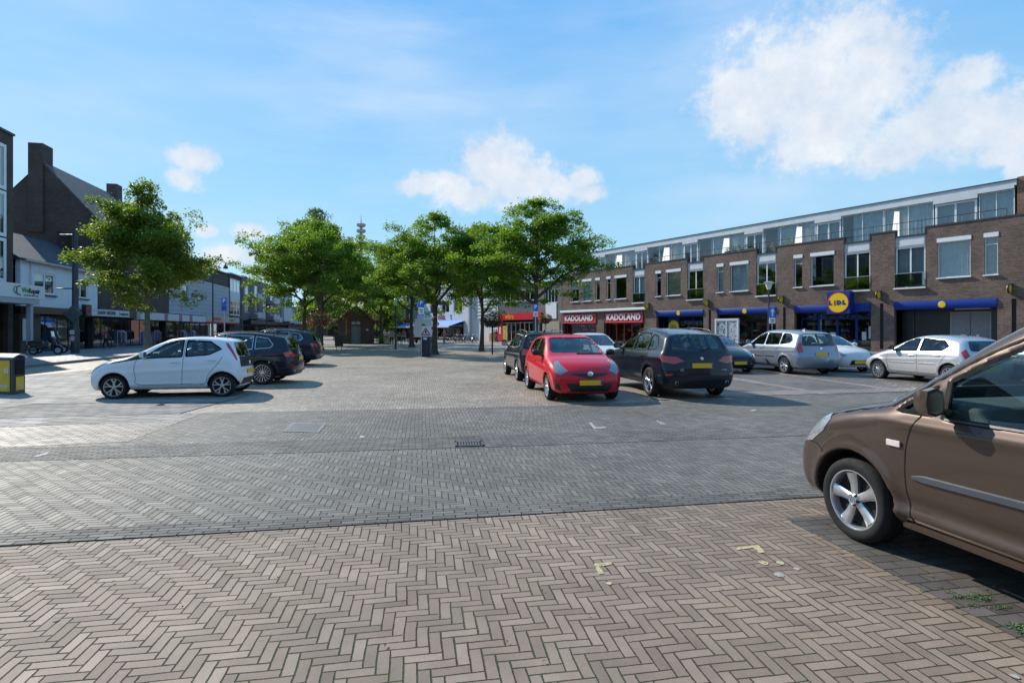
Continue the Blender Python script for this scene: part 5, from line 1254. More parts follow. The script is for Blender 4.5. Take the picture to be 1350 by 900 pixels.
# big supermarket sign
sg = rsign((1.43, .20, 2.80), 'supermarket_sign', 'large square blue box sign with yellow disc over the supermarket entrance', 'sign')
bevel(MB().box(0, -.19, 0, 1.62, .42, 1.64).build('box', M_['blue'], sg), .02)
MB().lathe([(0, .445), (.70, .445), (.70, .42)], (.81, 0, .82), 'y', 48).build('disc', M_['yellow'], sg)
MB().lathe([(.70, .452), (.75, .452), (.75, .42), (.70, .42)], (.81, 0, .82), 'y', 48, closed=True).build('ring', M_['red'], sg)
text('L', .40, M_['blue'], sg, (1.36, .452, .80), (-1, 0, 0), 'lettering', .006, .040)
text('i', .50, M_['red'], sg, (1.03, .452, .80), (-1, 0, 0), 'lettering', .006, .036)
text('D', .38, M_['blue'], sg, (.74, .452, .80), (-1, 0, 0), 'lettering', .006, .040)
text('L', .38, M_['blue'], sg, (.40, .452, .80), (-1, 0, 0), 'lettering', .006, .040)
for i, s in enumerate((20.9, 13.8, 6.75, -.30, -7.28)):
    lab = ['small round yellow projecting sign nearest the red KADOLAND boards', 'small round yellow projecting sign left of the street lamp and poster board', 'small round yellow projecting sign just right of the street lamp', 'small yellow projecting sign right of the big blue box sign', 'small yellow projecting sign at the far right end of the brick block'][i]
    r_ = rsign((s, .0, 4.05), 'projecting_sign', lab, 'sign', 'small yellow supermarket signs on the brick pillars')
    MB().box(-.06, 0, -.33, .06, .12, .33).build('bracket', M_['darkgrey'], r_)
    MB().lathe([(0, -.06), (.24, -.06), (.26, -.03), (.26, .03), (.24, .06), (0, .06)], (0, .42, 0), 'x', 28).build('disc', M_['yellow'], r_, smooth=40)
    MB().lathe([(.21, .064), (.27, .044), (.285, 0), (.27, -.044), (.21, -.064)], (0, .42, 0), 'x', 28).build('rim', M_['black'], r_)
    text('LIDL', .14, M_['blue'], r_, (.066, .42, 0), (0, 1, 0), 'lettering', .003, .006)
    MB().tube([(0, .1, -.25), (-.9, .02, -.85)], .014, 6).build('cable', M_['black'], r_)
# planters on the parapet and terrace
def planter(loc, label, col, n=90, w=.5, h=.35):
    r_ = rsign(loc, 'potted_plant', label, 'plant', 'potted plants along the roof terrace')
    bevel(MB().box(-w/2, -.12, 0, w/2, .12, .2).build('pot', mat('pot', (.12,.11,.10), .8), r_), .02)
    V = []; Fc = []
    for _ in range(n):
        x, y, z = random.gauss(0, w*.3), random.gauss(0, .12), .2+abs(random.gauss(0, h*.5)); a = random.uniform(0, 6.28); l = .06; b = len(V)
        V += [(x, y, z), (x+l*math.cos(a), y+l*math.sin(a), z+.04), (x+l*math.cos(a+1), y+l*math.sin(a+1), z+.07)]; Fc.append((b, b+1, b+2))
    mk('foliage', V, Fc, col, r_)
gleaf = mat('plant_leaf', (.06,.13,.03), .6, var=.4, scale=30); yleaf = mat('yellow_flower', (.45,.38,.02), .6, var=.4, scale=30)
for i, s in enumerate((12.2, 11.6, 11.0, 10.4, 9.9)): planter((s, -.55, 8.42), 'green potted plants standing along the parapet left of the yellow flowers', gleaf)
planter((6.6, -.6, 8.3), 'yellow flowering pot plant on the parapet above the big blue sign side', yleaf, 160, .8, .55); planter((8.1, -.8, 7.9), 'tall green and yellow pot plant behind the railing in the parapet notch', yleaf, 110, .4, 1.2)

# ---- buildings further along the same line
def simple_block(name, label, s0, s1, ztop, m, depth=10, y=0., frame='R', cat='building'):
    if frame == 'R': root = empty(name, rb_m @ Vector((0, 0, 0)), RZ, label, cat)
    return root
gb = empty('shop_building', rb_m @ Vector((0, 0, 0)), RZ, 'grey tiled shop building with a red fascia left of the brown brick block', 'building')
wall(gb, 'wall', BR_G, 35.12, 39.9, 0, 7.6, [(35.8, 38.6, 5.1, 7.0), (35.3, 39.6, -.1, 2.7)], 0, .3)
wall(gb, 'tiled_wall', mat('grey_tiles', (.20,.20,.215), .5), 39.92, 49.6, 0, 7.6, [(40.3, 49.2, -.1, 3.0), (40.6, 49.0, 5.6, 6.9)], 0, .3)
tl = MB(); zz = 3.95
while zz < 5.5: tl.box(39.95, .002, zz, 49.58, .02, zz+.02); zz += .16
tl.build('tile_joints', M_['darkgrey'], gb)
window(gb, 35.85, 38.55, 5.1, 7.0, -.1, cols=4); window(gb, 40.65, 48.95, 5.6, 6.9, -.1, cols=7)
MB().box(36.0, .003, 3.05, 38.2, .06, 5.05).build('white_panel', M_['white'], gb)
k = MB(); k.box(35.2, -9, 7.605, 49.6, .15, 7.8); k.build('roof', M_['darkgrey'], gb)
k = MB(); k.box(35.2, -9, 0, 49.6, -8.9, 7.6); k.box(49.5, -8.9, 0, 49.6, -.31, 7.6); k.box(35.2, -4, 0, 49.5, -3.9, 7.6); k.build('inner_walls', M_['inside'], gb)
shopfront(gb, 40.4, 49.1, 2.7, -.5, M_['offwhite'], 8, t=.1); shopfront(gb, 35.35, 39.5, 2.7, -.5, M_['offwhite'], 3, t=.1)
MB().box(35.4, .003, .3, 38.9, .05, 2.7).build('beige_board', mat('beige_board', (.34,.29,.22), .7), gb)
r_ = empty('shop_sign', rb_m @ Vector((39.0, .0, 3.02)), RZ, 'plain red fascia sign with one small orange word, left of the brick block', 'sign')
MB().box(0, .004, 0, 10.2, .22, .88).build('board', M_['red'], r_)
text('wibra', .95, mat('orange_paint', (.85,.30,.01), .4), r_, (7.3, .235, .46), (-1, 0, 0), 'lettering', .01, .03)
# dark roof volume behind
db = empty('roof_house', rb_m @ Vector((30, -14, 0)), RZ, 'dark sloping roof rising behind the left end of the brick block', 'building')
MB().prism([(0, 0), (0, 11.2), (-4, 13.0), (-9, 13.0), (-9, 0)], -4, 12, 'yz').build('volume', M_['rooftile'], db)
# white building with louvres and blue awning
wb = empty('shop_building', rb_m @ Vector((0, 0, 0)), RZ, 'white shop building with louvred strip, tall windows and a blue awning', 'building')
wall(wb, 'wall', M_['offwhite'], 49.62, 84, 0, 8.6, [(60, 72, -.1, 2.9), (73.5, 83, -.1, 2.9), (60.5, 63.5, 4.6, 6.6), (65, 68, 4.6, 6.6), (69.5, 72.5, 4.6, 6.6), (75, 78, 4.6, 6.6), (79.5, 82.5, 4.6, 6.6)], 0, .3)
lv = MB(); zz = 3.4
while zz < 8.2: lv.prism([(.004, zz), (.10, zz), (.03, zz+.36), (.004, zz+.36)], 50.2, 56.5, 'yz'); zz += .52
lv.build('louvres', M_['greywhite'], wb)
MB().box(57.2, .003, 0, 57.7, .5, 8.6).build('pilaster', M_['greywhite'], wb)
for a, b in ((60.5, 63.5), (65, 68), (69.5, 72.5), (75, 78), (79.5, 82.5)): window(wb, a, b, 4.6, 6.6, -.1, cols=2)
k = MB(); k.box(49.7, -8, 0, 84, -7.9, 8.6); k.box(49.7, -3, 0, 84, -2.9, 8.5); k.box(83.9, -7.9, 0, 84, -.31, 8.6); k.build('inner_walls', M_['inside'], wb)
MB().box(49.62, -8, 8.605, 84, .1, 8.75).build('roof', M_['darkgrey'], wb)
shopfront(wb, 60, 72, 2.85, -.4, M_['darkgrey'], 7); shopfront(wb, 73.5, 83, 2.85, -.4, M_['darkgrey'], 6)
text('KAREL', .95, mat('dull_red_a', (.35,.06,.07), .5), wb, (67.8, .03, 3.75), (-1, 0, 0), 'lettering', .01, .03); text("'S", .95, M_['bluesign'], wb, (64.4, .03, 3.75), (-1, 0, 0), 'lettering', .01, .03)
cloth = mat('blue_awning_cloth', (.10,.26,.62), .8, var=.1)
for i, (a, b) in enumerate(((59.6, 71.5), (74, 82.5))):
    r_ = rsign((a, 0, 0), 'awning', ['blue cloth awning pulled down over the parked bicycles', 'smaller blue awning behind the trunk of the middle tree'][i], 'awning', 'blue shop awnings')
    w_ = b-a; MB().add([(0, .02, 3.15), (w_, .02, 3.15), (w_, 2.9, 2.25), (0, 2.9, 2.25), (0, .02, 3.12), (w_, .02, 3.12), (w_, 2.9, 2.22), (0, 2.9, 2.22)], [(0,1,2,3),(7,6,5,4),(0,4,5,1),(1,5,6,2),(2,6,7,3),(3,7,4,0)]).build('cloth', cloth, r_)
    MB().box(0, 2.9, 2.02, w_, 2.93, 2.25).build('valance', M_['white'], r_)
    k = MB(); k.tube([(.1, .02, 2.4), (.1, 2.85, 2.22)], .03, 6); k.build('arm', M_['steel'], r_); k = MB(); k.tube([(w_-.1, .02, 2.4), (w_-.1, 2.85, 2.22)], .03, 6); k.build('arm', M_['steel'], r_)
# banners and poster stand by the red fascia
r_ = rsign((46.5, 1.2, 0), 'banner', 'tall red vertical banner beside a yellow poster under the tree', 'sign')
MB().box(0, 0, .15, 1.2, .08, 2.9).build('panel', M_['red'], r_); MB().box(-1.2, 0, .3, -.05, .06, 2.2).build('yellow_poster', mat('mixed_poster', (.5,.35,.10), .5, var=.5, scale=3), r_)
k = MB(); k.box(0, -.1, 0, .1, .2, .15); k.box(1.1, -.1, 0, 1.2, .2, .15); k.build('foot', M_['darkgrey'], r_)
MB().box(.45, .082, 1.1, .75, .09, 2.3).build('white_strip', M_['white'], r_)
r_ = rsign((49.2, 1.0, 0), 'kiosk_counter', 'orange and white counter unit left of the red banner', 'counter')
MB().box(-.7, -.4, 0, .8, .3, 1.2).build('cabinet', mat('orange_board', (.55,.20,.03), .5), r_); MB().box(-.7, -.4, 1.203, .8, .3, 1.5).build('worktop', M_['white'], r_); MB().box(-.7, -.4, 2.3, .8, .3, 2.5).build('canopy', M_['offwhite'], r_)
k = MB()
for x, y in ((-.66, -.36), (.76, -.36), (-.66, .26), (.76, .26)): k.box(x-.03, y-.03, 1.503, x+.03, y+.03, 2.297)
k.build('posts', M_['offwhite'], r_)
# advertising board in front of the supermarket
r_ = rsign((11.1, 1.15, 0), 'poster_board', 'white framed double poster board standing in front of the dark shop window', 'poster board')
k = MB(); k.box(-1.15, -.08, .5, -1.0, .08, 2.6); k.box(1.0, -.08, .5, 1.15, .08, 2.6); k.box(-1.0, -.08, 2.42, 1.0, .08, 2.6); k.box(-1.0, -.08, .5, 1.0, .08, .65); k.box(-.03, -.06, .65, .03, .07, 2.42); k.build('frame', M_['offwhite'], r_)
k = MB(); k.box(-1.0, -.1, 0, -.85, .1, .5); k.box(.85, -.1, 0, 1.0, .1, .5); k.build('feet', M_['offwhite'], r_)
def postermat(name, c1, c2, sc):
    t = NT(name); n = t.noise(t.coord(), sc, 2); v = t.n('ShaderNodeTexVoronoi'); t.l(t.coord(), v.inputs[0]); v.inputs['Scale'].default_value = sc*1.3
    t.bsdf(Base_Color=t.mix(t.ramp(v.outputs['Distance'], 0, 1, .3, .42), c1, t.mix(n, c2, (.5,.5,.55))), Roughness=.4); return t.m
MB().box(.03, -.02, .65, 1.0, .02, 2.42).build('poster', postermat('green_blue_poster', (.02,.10,.06), (.25,.3,.4), 3), r_); MB().box(-1.0, -.02, .65, -.03, .02, 2.42).build('poster', postermat('pale_poster', (.12,.14,.2), (.4,.42,.5), 5), r_)

# ---- left street
LRZ = math.atan2(-LD.y, -LD.x)
lm = Matrix.Translation((LO.x, LO.y, 0)) @ Matrix.Rotation(LRZ, 4, 'Z')
def lroot(name, label, cat='building', loc=(0, 0, 0), group=None): return empty(name, lm @ Vector(loc), LRZ, label, cat, group)
def lwall(root, name, m, s0, s1, z0, z1, openings=(), y=0., thick=.3, **kw):
    return wall(root, name, m, -s1, -s0, z0, z1, [(-b, -a, c, d) for a, b, c, d in openings], y, thick, **kw)
def lwin(root, s0, s1, z0, z1, y=-.1, **kw): return window(root, -s1, -s0, z0, z1, y, **kw)
M_['housewhite'] = mat('white_render', (.66,.71,.76), .75, var=.06, scale=1.5)
M_['brownfascia'] = mat('brown_fascia', (.10,.065,.035), .6, var=.2)
# corner building at the left edge
b0 = lroot('corner_building', 'tall dark brick corner building with white framed windows at the left edge')
lwall(b0, 'wall', BR_D, -20, -5.7, 0, 14.35, [(-16, -6.55, 4.7, 13.55), (-19, -6.2, -.1, 3.5)])
MB().box(5.68, -12, 0, 5.70+.3, -.301, 14.35).build('side_wall', BR_D, b0)
MB().box(5.66, -12, 14.353, 20, .1, 14.5).build('roof_edge', M_['darkgrey'], b0)
for z0, z1 in ((4.7, 7.5), (7.6, 10.5), (10.6, 13.5)):
    for s0 in (-16, -12.8, -9.65): lwin(b0, s0, s0+3.1, z0, z1, .12, cols=2, t=.22, curtain=M_['curtain'])
k = MB(); k.box(6.0, -3, 0, 20, -2.9, 14.3); k.box(6.0, -2.9, 3.7, 20, -.31, 3.9); k.build('inner_walls', M_['inside'], b0)
shopfront(b0, 6.3, 18.9, 3.4, -.5, M_['darkgrey'], 5)
MB().box(5.9, .0, 3.3, 20, 1.6, 3.62).build('canopy', M_['greywhite'], b0)
MB().box(6.35, 1.25, 0.12, 6.62, 1.5, 3.3).build('column', M_['greywhite'], b0)
k = MB(); k.box(8.2, -.45, .4, 9.6, -.4, 2.2); k.build('blue_poster', M_['bluesign'], b0)
sg = lroot('shop_sign', 'white repair shop fascia sign with green bracket emblem at the left edge', 'sign', (5.35, 1.3, 3.64))
MB().box(0, -.15, 0, 7.2, .32, .88).build('board', M_['white'], sg)
text('We', .44, mat('green_letters', (.05,.30,.06), .5), sg, (2.03, .335, .50), (-1, 0, 0), 'lettering', .006, .012); text('Repair', .44, M_['black'], sg, (1.12, .335, .49), (-1, 0, 0), 'lettering', .006, .010)
text('smartphone & tablet service', .13, M_['darkgrey'], sg, (1.45, .335, .20), (-1, 0, 0), 'small_lettering', .004, .001)
k = MB(); k.tube([(2.5, .34, .18), (2.85, .34, .26), (2.85, .34, .66), (2.5, .34, .76)], .03, 6); k.build('emblem_bracket', M_['black'], sg); k = MB(); k.tube([(2.95, .34, .26), (3.15, .34, .5), (2.95, .34, .72)], .03, 6); k.build('emblem_arrow', mat('green_letters', (.05,.30,.06), .5), sg)
# white house
b1 = lroot('white_house', 'low white rendered house with two windows and a dark tiled roof over a shop')
lwall(b1, 'wall', M_['housewhite'], -4.97, 4.88, 3.25, 6.35, [(-3.53, -1.06, 4.2, 5.72), (1.32, 3.4, 4.15, 5.68)])
for a, b, z0, z1 in ((-3.53, -1.06, 4.2, 5.72), (1.32, 3.4, 4.15, 5.68)): lwin(b1, a, b, z0, z1, -.05, cols=2, t=.13, curtain=M_['curtain'], half=.55)
k = MB(); 
for a, b in ((-3.6, -1.0), (1.25, 3.47)): k.box(-b, .003, 4.06, -a, .12, 4.15)
k.build('sills', M_['darkgrey'], b1)
MB().box(-4.88, .004, 2.75, 4.97, .35, 3.245).build('brown_fascia', M_['brownfascia'], b1)
MB().prism([(.25, 6.36), (.25, 6.46), (-3.4, 8.9), (-8, 6.46), (-8, 6.36)], -4.9, 5.6, 'yz').build('roof', M_['rooftile'], b1)
MB().box(-4.9, .25, 6.30, 5.0, .38, 6.42).build('gutter', M_['steel'], b1); MB().tube([(4.0, .1, 3.3), (4.0, .1, 6.3)], .05, 6).build('downpipe', M_['offwhite'], b1)
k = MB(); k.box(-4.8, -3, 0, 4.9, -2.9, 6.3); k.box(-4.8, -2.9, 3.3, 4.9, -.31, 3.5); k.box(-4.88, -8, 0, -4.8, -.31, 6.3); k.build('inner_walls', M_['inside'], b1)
shopfront(b1, -4.8, 2.6, 2.7, -.6, M_['darkgrey'], 5, t=.06)
MB().box(2.7, -.9, 0, 4.9, -.05, 2.75).build('brown_pier', mat('brown_stone', (.09,.065,.045), .7), b1)
MB().box(4.35, .002, .9, 4.8, .04, 2.4).build('notice_board', M_['offwhite'], b1)
k = MB(); k.box(-2.2, -1.2, .9, -.6, -.9, 2.5); k.build('display', mat('beige_display', (.45,.36,.24), .7), b1)
# gable house
b2 = lroot('gable_house', 'tall dark brick house with steep tiled roof, skylight and two chimneys')
k = MB(); k.prism([(0, 3.3), (0, 10.4), (-5, 16.0), (-10, 10.4), (-10, 0), (-.9, 0), (-.9, 3.3)], -6.95, -6.7, 'yz'); k.build('gable_wall', BR_D, b2)
lwall(b2, 'front_wall', BR_D, 6.96, 20, 3.3, 10.4, [(9, 10.6, 5, 7.2), (12.5, 14.1, 5, 7.2), (16, 17.6, 5, 7.2)])
lwall(b2, 'link_wall', BR_D, 4.9, 6.69, 3.3, 6.2)
for s in (9, 12.5, 16): lwin(b2, s, s+1.6, 5, 7.2, curtain=M_['curtain'])
o = MB().add([(-6.65, .35, 10.1), (-20.1, .35, 10.1), (-20.1, -5, 16.12), (-6.65, -5, 16.12), (-6.65, -10.3, 10.1), (-20.1, -10.3, 10.1), (-6.65, .3, 9.95), (-20.1, .3, 9.95), (-6.65, -5, 15.9), (-20.1, -5, 15.9)], [(0,3,2,1),(3,4,5,2),(6,7,9,8),(0,1,7,6),(0,6,8,3),(1,2,9,7)]).build('roof', M_['rooftile'], b2)
MB().box(-8.0, -6.0, 10.0, -6.55, -4.9, 17.6).build('chimney', BR_D, b2); MB().box(-20.0, -5.6, 14, -18.8, -4.6, 17.3).build('chimney', BR_D, b2)
MB().add([(-13.5, -2.0, 12.95), (-15.2, -2.0, 12.95), (-15.2, -3.4, 14.55), (-13.5, -3.4, 14.55)], [(0,1,2,3)]).build('skylight', M_['white'], b2)
k = MB(); k.box(-19.9, -10, 0, -6.96, -9.9, 10.3); k.box(-20, -9.9, 0, -19.9, -.31, 10.3); k.box(-19.8, -3, 0, -4.9, -2.9, 9.9); k.build('inner_walls', M_['inside'], b2)
MB().box(-11.4, .004, 2.75, -4.9, .3, 3.29).build('brown_fascia', M_['brownfascia'], b2)
MB().box(-19.9, .004, 3.295, -4.9, .2, 3.5).build('dark_ledge', M_['darkgrey'], b2)
shopfront(b2, -19.9, -4.95, 2.7, -.6, M_['darkgrey'], 8, t=.06)
sg = lroot('shop_sign', 'long white fascia sign with dark lettering and round emblem above the clothes shop', 'sign', (-9.7, .35, 2.80))
MB().box(0, -.05, 0, 6.9, .05, .56).build('board', M_['offwhite'], sg)
text('DANNY MEGENS', .40, M_['black'], sg, (4.15, .06, .28), (-1, 0, 0), 'lettering', .006, .008); text('Loungewear', .34, M_['black'], sg, (1.1, .06, .27), (-1, 0, 0), 'small_lettering', .006, .004, shear=.2)
MB().box(6.95, -.05, -.1, 7.85, .22, .85).build('emblem_box', M_['black'], sg); MB().lathe([(.24, .24), (.34, .24), (.34, .22)], (7.4, 0, .38), 'y', 24).build('emblem_ring', mat('pink_ring', (.5,.12,.18), .5), sg)
text('R', .38, mat('pink_ring', (.5,.12,.18), .5), sg, (7.4, .235, .38), (-1, 0, 0), 'emblem_letter', .004, .008)
# low shops and the ribbed grey building
b3 = lroot('ribbed_building', 'grey-white building clad in horizontal boards with a brick top storey')
lwall(b3, 'boarded_wall', ribbed('ribbed_cladding', (.36,.40,.46), .55), 20.1, 43, 3.5, 8.05, [(24, 26, 5, 7)])
lwin(b3, 24, 26, 5, 7)
lwall(b3, 'brick_top', BR_D, 20.1, 43, 8.06, 10.0, y=-.1)
MB().box(-43, -9, 10.003, -20.1, .1, 10.15).build('roof_edge', M_['darkgrey'], b3); k = MB(); k.box(-30, -3, 10.15, -29, -2, 11.4); k.box(-39.6, -5, 10.15, -38, -4, 11.3); k.build('chimneys', BR_RED, b3)
MB().box(-31, .004, 2.64, -11.5, .6, 3.38).build('white_fascia', M_['offwhite'], b3)
for s in (17.2, 21.3, 24.6): MB().box(-s-.9, .602, 2.66, -s, .62, 3.36).build('pink_panel', mat('pink_panel', (.38,.16,.19), .6), b3)
MB().box(-42.9, -.25, .1, -20.1, 0.0, .8).build('plinth', BR_D, b3)
k = MB(); k.box(-43, -8, 0, -42.9, -.4, 10); k.box(-42.8, -3, 0, -20.1, -2.9, 8); k.build('inner_walls', M_['inside'], b3)
shopfront(b3, -31, -20.1, 2.6, -.3, mat('red_frame', (.20,.03,.03), .5), 6, t=.12); shopfront(b3, -42.9, -31.1, 2.6, -.3, mat('red_frame', (.20,.03,.03), .5), 5, t=.12)
sg = lroot('shop_sign', 'cream fascia sign with red lettering and a red strip below, left of the balconies', 'sign', (-46, .6, 2.55))
MB().box(0, -.5, .2, 15.5, .1, .95).build('board', mat('cream', (.50,.46,.36), .6), sg); MB().box(0, -.5, 0, 15.5, .08, .197).build('red_strip', M_['red'], sg)
text('ALMEERDER', .62, M_['red'], sg, (11.2, .11, .57), (-1, 0, 0), 'lettering', .006, .012); text('schoenmakerij', .42, mat('red_brown_letters', (.15,.06,.05), .5), sg, (4.2, .11, .55), (-1, 0, 0), 'small_lettering', .006, .004)
b4 = lroot('narrow_house', 'narrow three-storey house with stacked white window bays')
lwall(b4, 'wall', BR_D, 43.05, 50.4, 0, 10.2, [(43.6, 49.2, 3.9, 9.6)])
MB().box(-49.2, -.15, 6.3, -43.6, -.02, 7.5).build('white_panel', M_['offwhite'], b4)
lwin(b4, 43.6, 49.2, 7.52, 9.6, -.05, cols=3, t=.2, curtain=M_['curtain'], cw=.5); lwin(b4, 43.6, 49.2, 3.9, 6.28, -.05, cols=3, t=.2, rows=(.6,), curtain=M_['curtain'], cw=.6)
MB().box(-50.4, -8, 10.203, -43.05, .35, 10.35).build('roof_edge', M_['greywhite'], b4); k = MB(); k.box(-50.4, -8, 0, -43.05, -7.9, 10.2); k.box(-50.3, -3, 0, -43.1, -2.9, 10); k.build('inner_walls', M_['inside'], b4)
MB().box(-49.5, .003, 3.5, -43.2, .5, 3.85).build('dark_ledge', M_['darkgrey'], b4)
b5 = lroot('balcony_flats', 'grey brick flats with pale panel balconies over dark shopfronts')
lwall(b5, 'wall', BR_G, 50.45, 93, 0, 10.4, [(a, a+3.6, z, z+2.1) for a in (52, 58.5, 65, 71.5, 78) for z in (4.6, 7.6)]+[(51, 92, -.1, 2.7)])
for i, a in enumerate((52, 58.5, 65, 71.5, 78)):
    for z in (4.6, 7.6): lwin(b5, a, a+3.6, z, z+2.1, -.15, cols=3, t=.12)
for a in (54.5, 67.5):
    for z in (3.6, 6.8):
        r_ = MB().box(-a-6, .003, z, -a, 1.5, z+.18).build('balcony_slab', M_['concrete'], b5); MB().box(-a-6, 1.44, z+.183, -a, 1.5, z+1.15).build('balcony_panel', M_['greywhite'], r_)
MB().box(-92.5, .003, 3.6, -82.5, .6, 10.2).build('pale_end_panel', ribbed('pale_boards', (.42,.46,.54), .9, 0), b5)
MB().box(-93, -9, 10.403, -50.45, .2, 10.6).build('roof_edge', M_['darkgrey'], b5); k = MB(); k.box(-93, -9, 0, -92.9, -.31, 10.4); k.box(-92.8, -3, 0, -50.5, -2.9, 10.2); k.build('inner_walls', M_['inside'], b5)
shopfront(b5, -92, -51, 2.6, -.5, M_['black'], 16, t=.1); MB().box(-92, .003, 2.65, -51, 1.2, 3.3).build('dark_fascia', M_['black'], b5)
sg = lroot('shop_sign', 'small pale pink sign with the word bakker under the balconies', 'sign', (-77, 1.25, 3.3)); MB().box(0, -.05, 0, 7.5, .05, .95).build('board', mat('pale_pink', (.60,.42,.38), .5), sg); text('bakker', .9, M_['darkgrey'], sg, (3.7, .06, .5), (-1, 0, 0), 'lettering', .004, .01)
# far end of the left street and houses closing the view
def block(name, label, cx, cy, w, d, h, m, rows, cols, ang=0., roof=None, shop=True, wm=None):
    """free-standing block facing the viewer (its front looks along -y)"""
    root = empty(name, (cx, cy, 0), PI+ang, label, 'building')
    opn = []; W = w/cols
    zs = [(3.6+i*2.9, 3.6+i*2.9+1.7) for i in range(rows)]
    for i in range(cols):
        for z0, z1 in zs: opn.append((-w/2+W*i+W*.22, -w/2+W*i+W*.78, z0, z1))
    if shop: opn.append((-w/2+.4, w/2-.4, -.1, 2.6))
    wall(root, 'wall', m, -w/2, w/2, 0, h, opn, 0, .3)
    for a, b, z0, z1 in opn[:cols*rows]: window(root, a, b, z0, z1, -.08, cols=2, fm=wm, t=.09, curtain=M_['curtain'] if random.random() < .5 else None)
    if shop: shopfront(root, -w/2+.4, w/2-.4, 2.6, -.3, M_['darkgrey'], max(3, int(w/1.5))); MB().box(-w/2+.2, .003, 2.65, w/2-.2, .5, 3.2).build('fascia', random.choice([M_['offwhite'], M_['darkgrey'], M_['white']]), root)
    k = MB(); k.box(-w/2, -d, 0, w/2, -d+.1, h); k.box(-w/2, -d+.1, 0, -w/2+.1, -.31, h); k.box(w/2-.1, -d+.1, 0, w/2, -.31, h); k.box(-w/2+.2, -2.5, 0, w/2-.2, -2.4, h-.1); k.build('side_walls', m, root)
    if roof: MB().prism([(.4, h), (-d/2, h+d*.42), (-d-.3, h)], -w/2-.1, w/2+.1, 'yz').build('roof', roof, root)
    else: MB().box(-w/2-.1, -d, h+.003, w/2+.1, .15, h+.2).build('roof', M_['darkgrey'], root)
    return root
block('brick_house', 'dull red brick terrace house behind the kiosk with white windows', -23.6, 106, 8, 9, 7.2, BR_RED, 1, 4, R(4), M_['rooftile'])
block('brick_house', 'purple-brown brick house with tall windows right of the kiosk', -16.3, 104, 7, 9, 9.4, BR_D, 2, 3, R(4))
block('shop_block', 'pale glass-fronted shop block at the end of the street behind the people', -10.0, 103, 5.8, 9, 9.4, M_['offwhite'], 2, 3, R(4))
block('far_house', 'distant grey building seen between the flats and the tree trunks', -53, 142, 12, 9, 7.4, M_['greywhite'], 1, 4, 0)
block('far_house', 'distant low brick house closing the left street', -42.5, 140, 9, 9, 6.2, BR_RED, 1, 4, 0, M_['redtile'])
block('far_house', 'distant white house behind the hanging flower baskets', -33, 128, 9, 9, 6.4, M_['offwhite'], 1, 4, 0, M_['rooftile'])
block('far_house', 'distant brick house hidden low behind the dark trunk', -27, 150, 14, 9, 6.8, BR_G, 1, 5, 0, M_['rooftile'])
# brick kiosk
kr = empty('brick_kiosk', (-18.6, 66.0, 0), PI+R(14), 'small brown brick kiosk with gabled red tile roof among the trees', 'kiosk')
wall(kr, 'wall', brick('kiosk_brick', (.13,.075,.055), (.09,.055,.042), (.12,.10,.09)), -2.1, 2.1, 0, 2.75, [(-.55, .55, -.1, 2.15)], 0, .3)
MB().prism([(-2.1, 2.753), (2.1, 2.753), (0, 4.5)], -.3, 0, 'xz').build('gable', brick('kiosk_brick', (.13,.075,.055), (.09,.055,.042), (.12,.10,.09)), kr)
k = MB(); k.box(-2.1, -5, 0, -1.8, -.31, 2.75); k.box(1.8, -5, 0, 2.1, -.31, 2.75); k.box(-1.79, -5, 0, 1.79, -4.7, 2.75); k.build('side_walls', BR_D, kr)
MB().add([(-2.45, .3, 2.5), (0, .3, 4.62), (2.45, .3, 2.5), (-2.45, -5.3, 2.5), (0, -5.3, 4.62), (2.45, -5.3, 2.5), (-2.4, .3, 2.38), (0, .3, 4.48), (2.4, .3, 2.38), (-2.4, -5.3, 2.38), (0, -5.3, 4.48), (2.4, -5.3, 2.38)], [(0,1,4,3),(1,2,5,4),(7,6,9,10),(8,7,10,11),(0,6,7,1),(1,7,8,2),(3,4,10,9),(4,5,11,10),(0,3,9,6),(2,8,11,5)]).build('roof', M_['redtile'], kr)
MB().box(-.54, -.2, 0, .54, -.12, 2.14).build('door', mat('grey_kiosk_door', (.20,.20,.20), .6, var=.4, scale=8), kr)
k = MB(); k.box(-.5, .003, 2.3, -.06, .03, 2.6); k.box(.06, .003, 2.3, .5, .03, 2.6); k.build('vents', M_['greywhite'], kr)
MB().box(1.02, .003, 1.0, 1.2, .04, 2.9).build('orange_strip', mat('orange_strip', (.5,.12,.03), .6), kr); MB().box(-1.45, .003, 1.55, -1.15, .03, 1.75).build('wall_plate', M_['offwhite'], kr)
# telecom tower far away
tw = empty('telecom_tower', (-109, 400, 0), 0, 'slim concrete telecom tower with stacked round platforms rising far behind the trees', 'tower')
MB().tube([(0, 0, 0), (0, 0, 62), (0, 0, 76)], [2.6, 1.3, 1.0], 14).build('shaft', M_['concrete'], tw)
for z, r_ in ((69, 3.0), (73, 3.3), (77.2, 3.2)): MB().lathe([(1.2, -1.1), (r_-.8, -1.1), (r_, -.4), (r_, .9), (r_-.8, 1.2), (1.2, 1.2)], (0, 0, z), 'z', 24).build('platform', M_['concrete'], tw, smooth=40)
MB().tube([(0, 0, 78), (0, 0, 80), (0, 0, 84.5)], [.6, .35, .12], 8).build('mast', M_['steel'], tw)

# unseen brick houses, added behind the viewpoint for car paint and windows to reflect
for i, x in enumerate((-27, -9, 9, 27)):
    r_ = block('brick_house', ['brick terrace house behind the viewpoint, far left of the row', 'brick terrace house behind the viewpoint, left of centre', 'brick terrace house behind the viewpoint, right of centre', 'brick terrace house behind the viewpoint, far right of the row'][i], x, -21, 17.6, 9, 9.4, [BR_G, BR_R][i % 2], 2, 5, PI, M_['rooftile'])  # added terrace, only there to be reflected
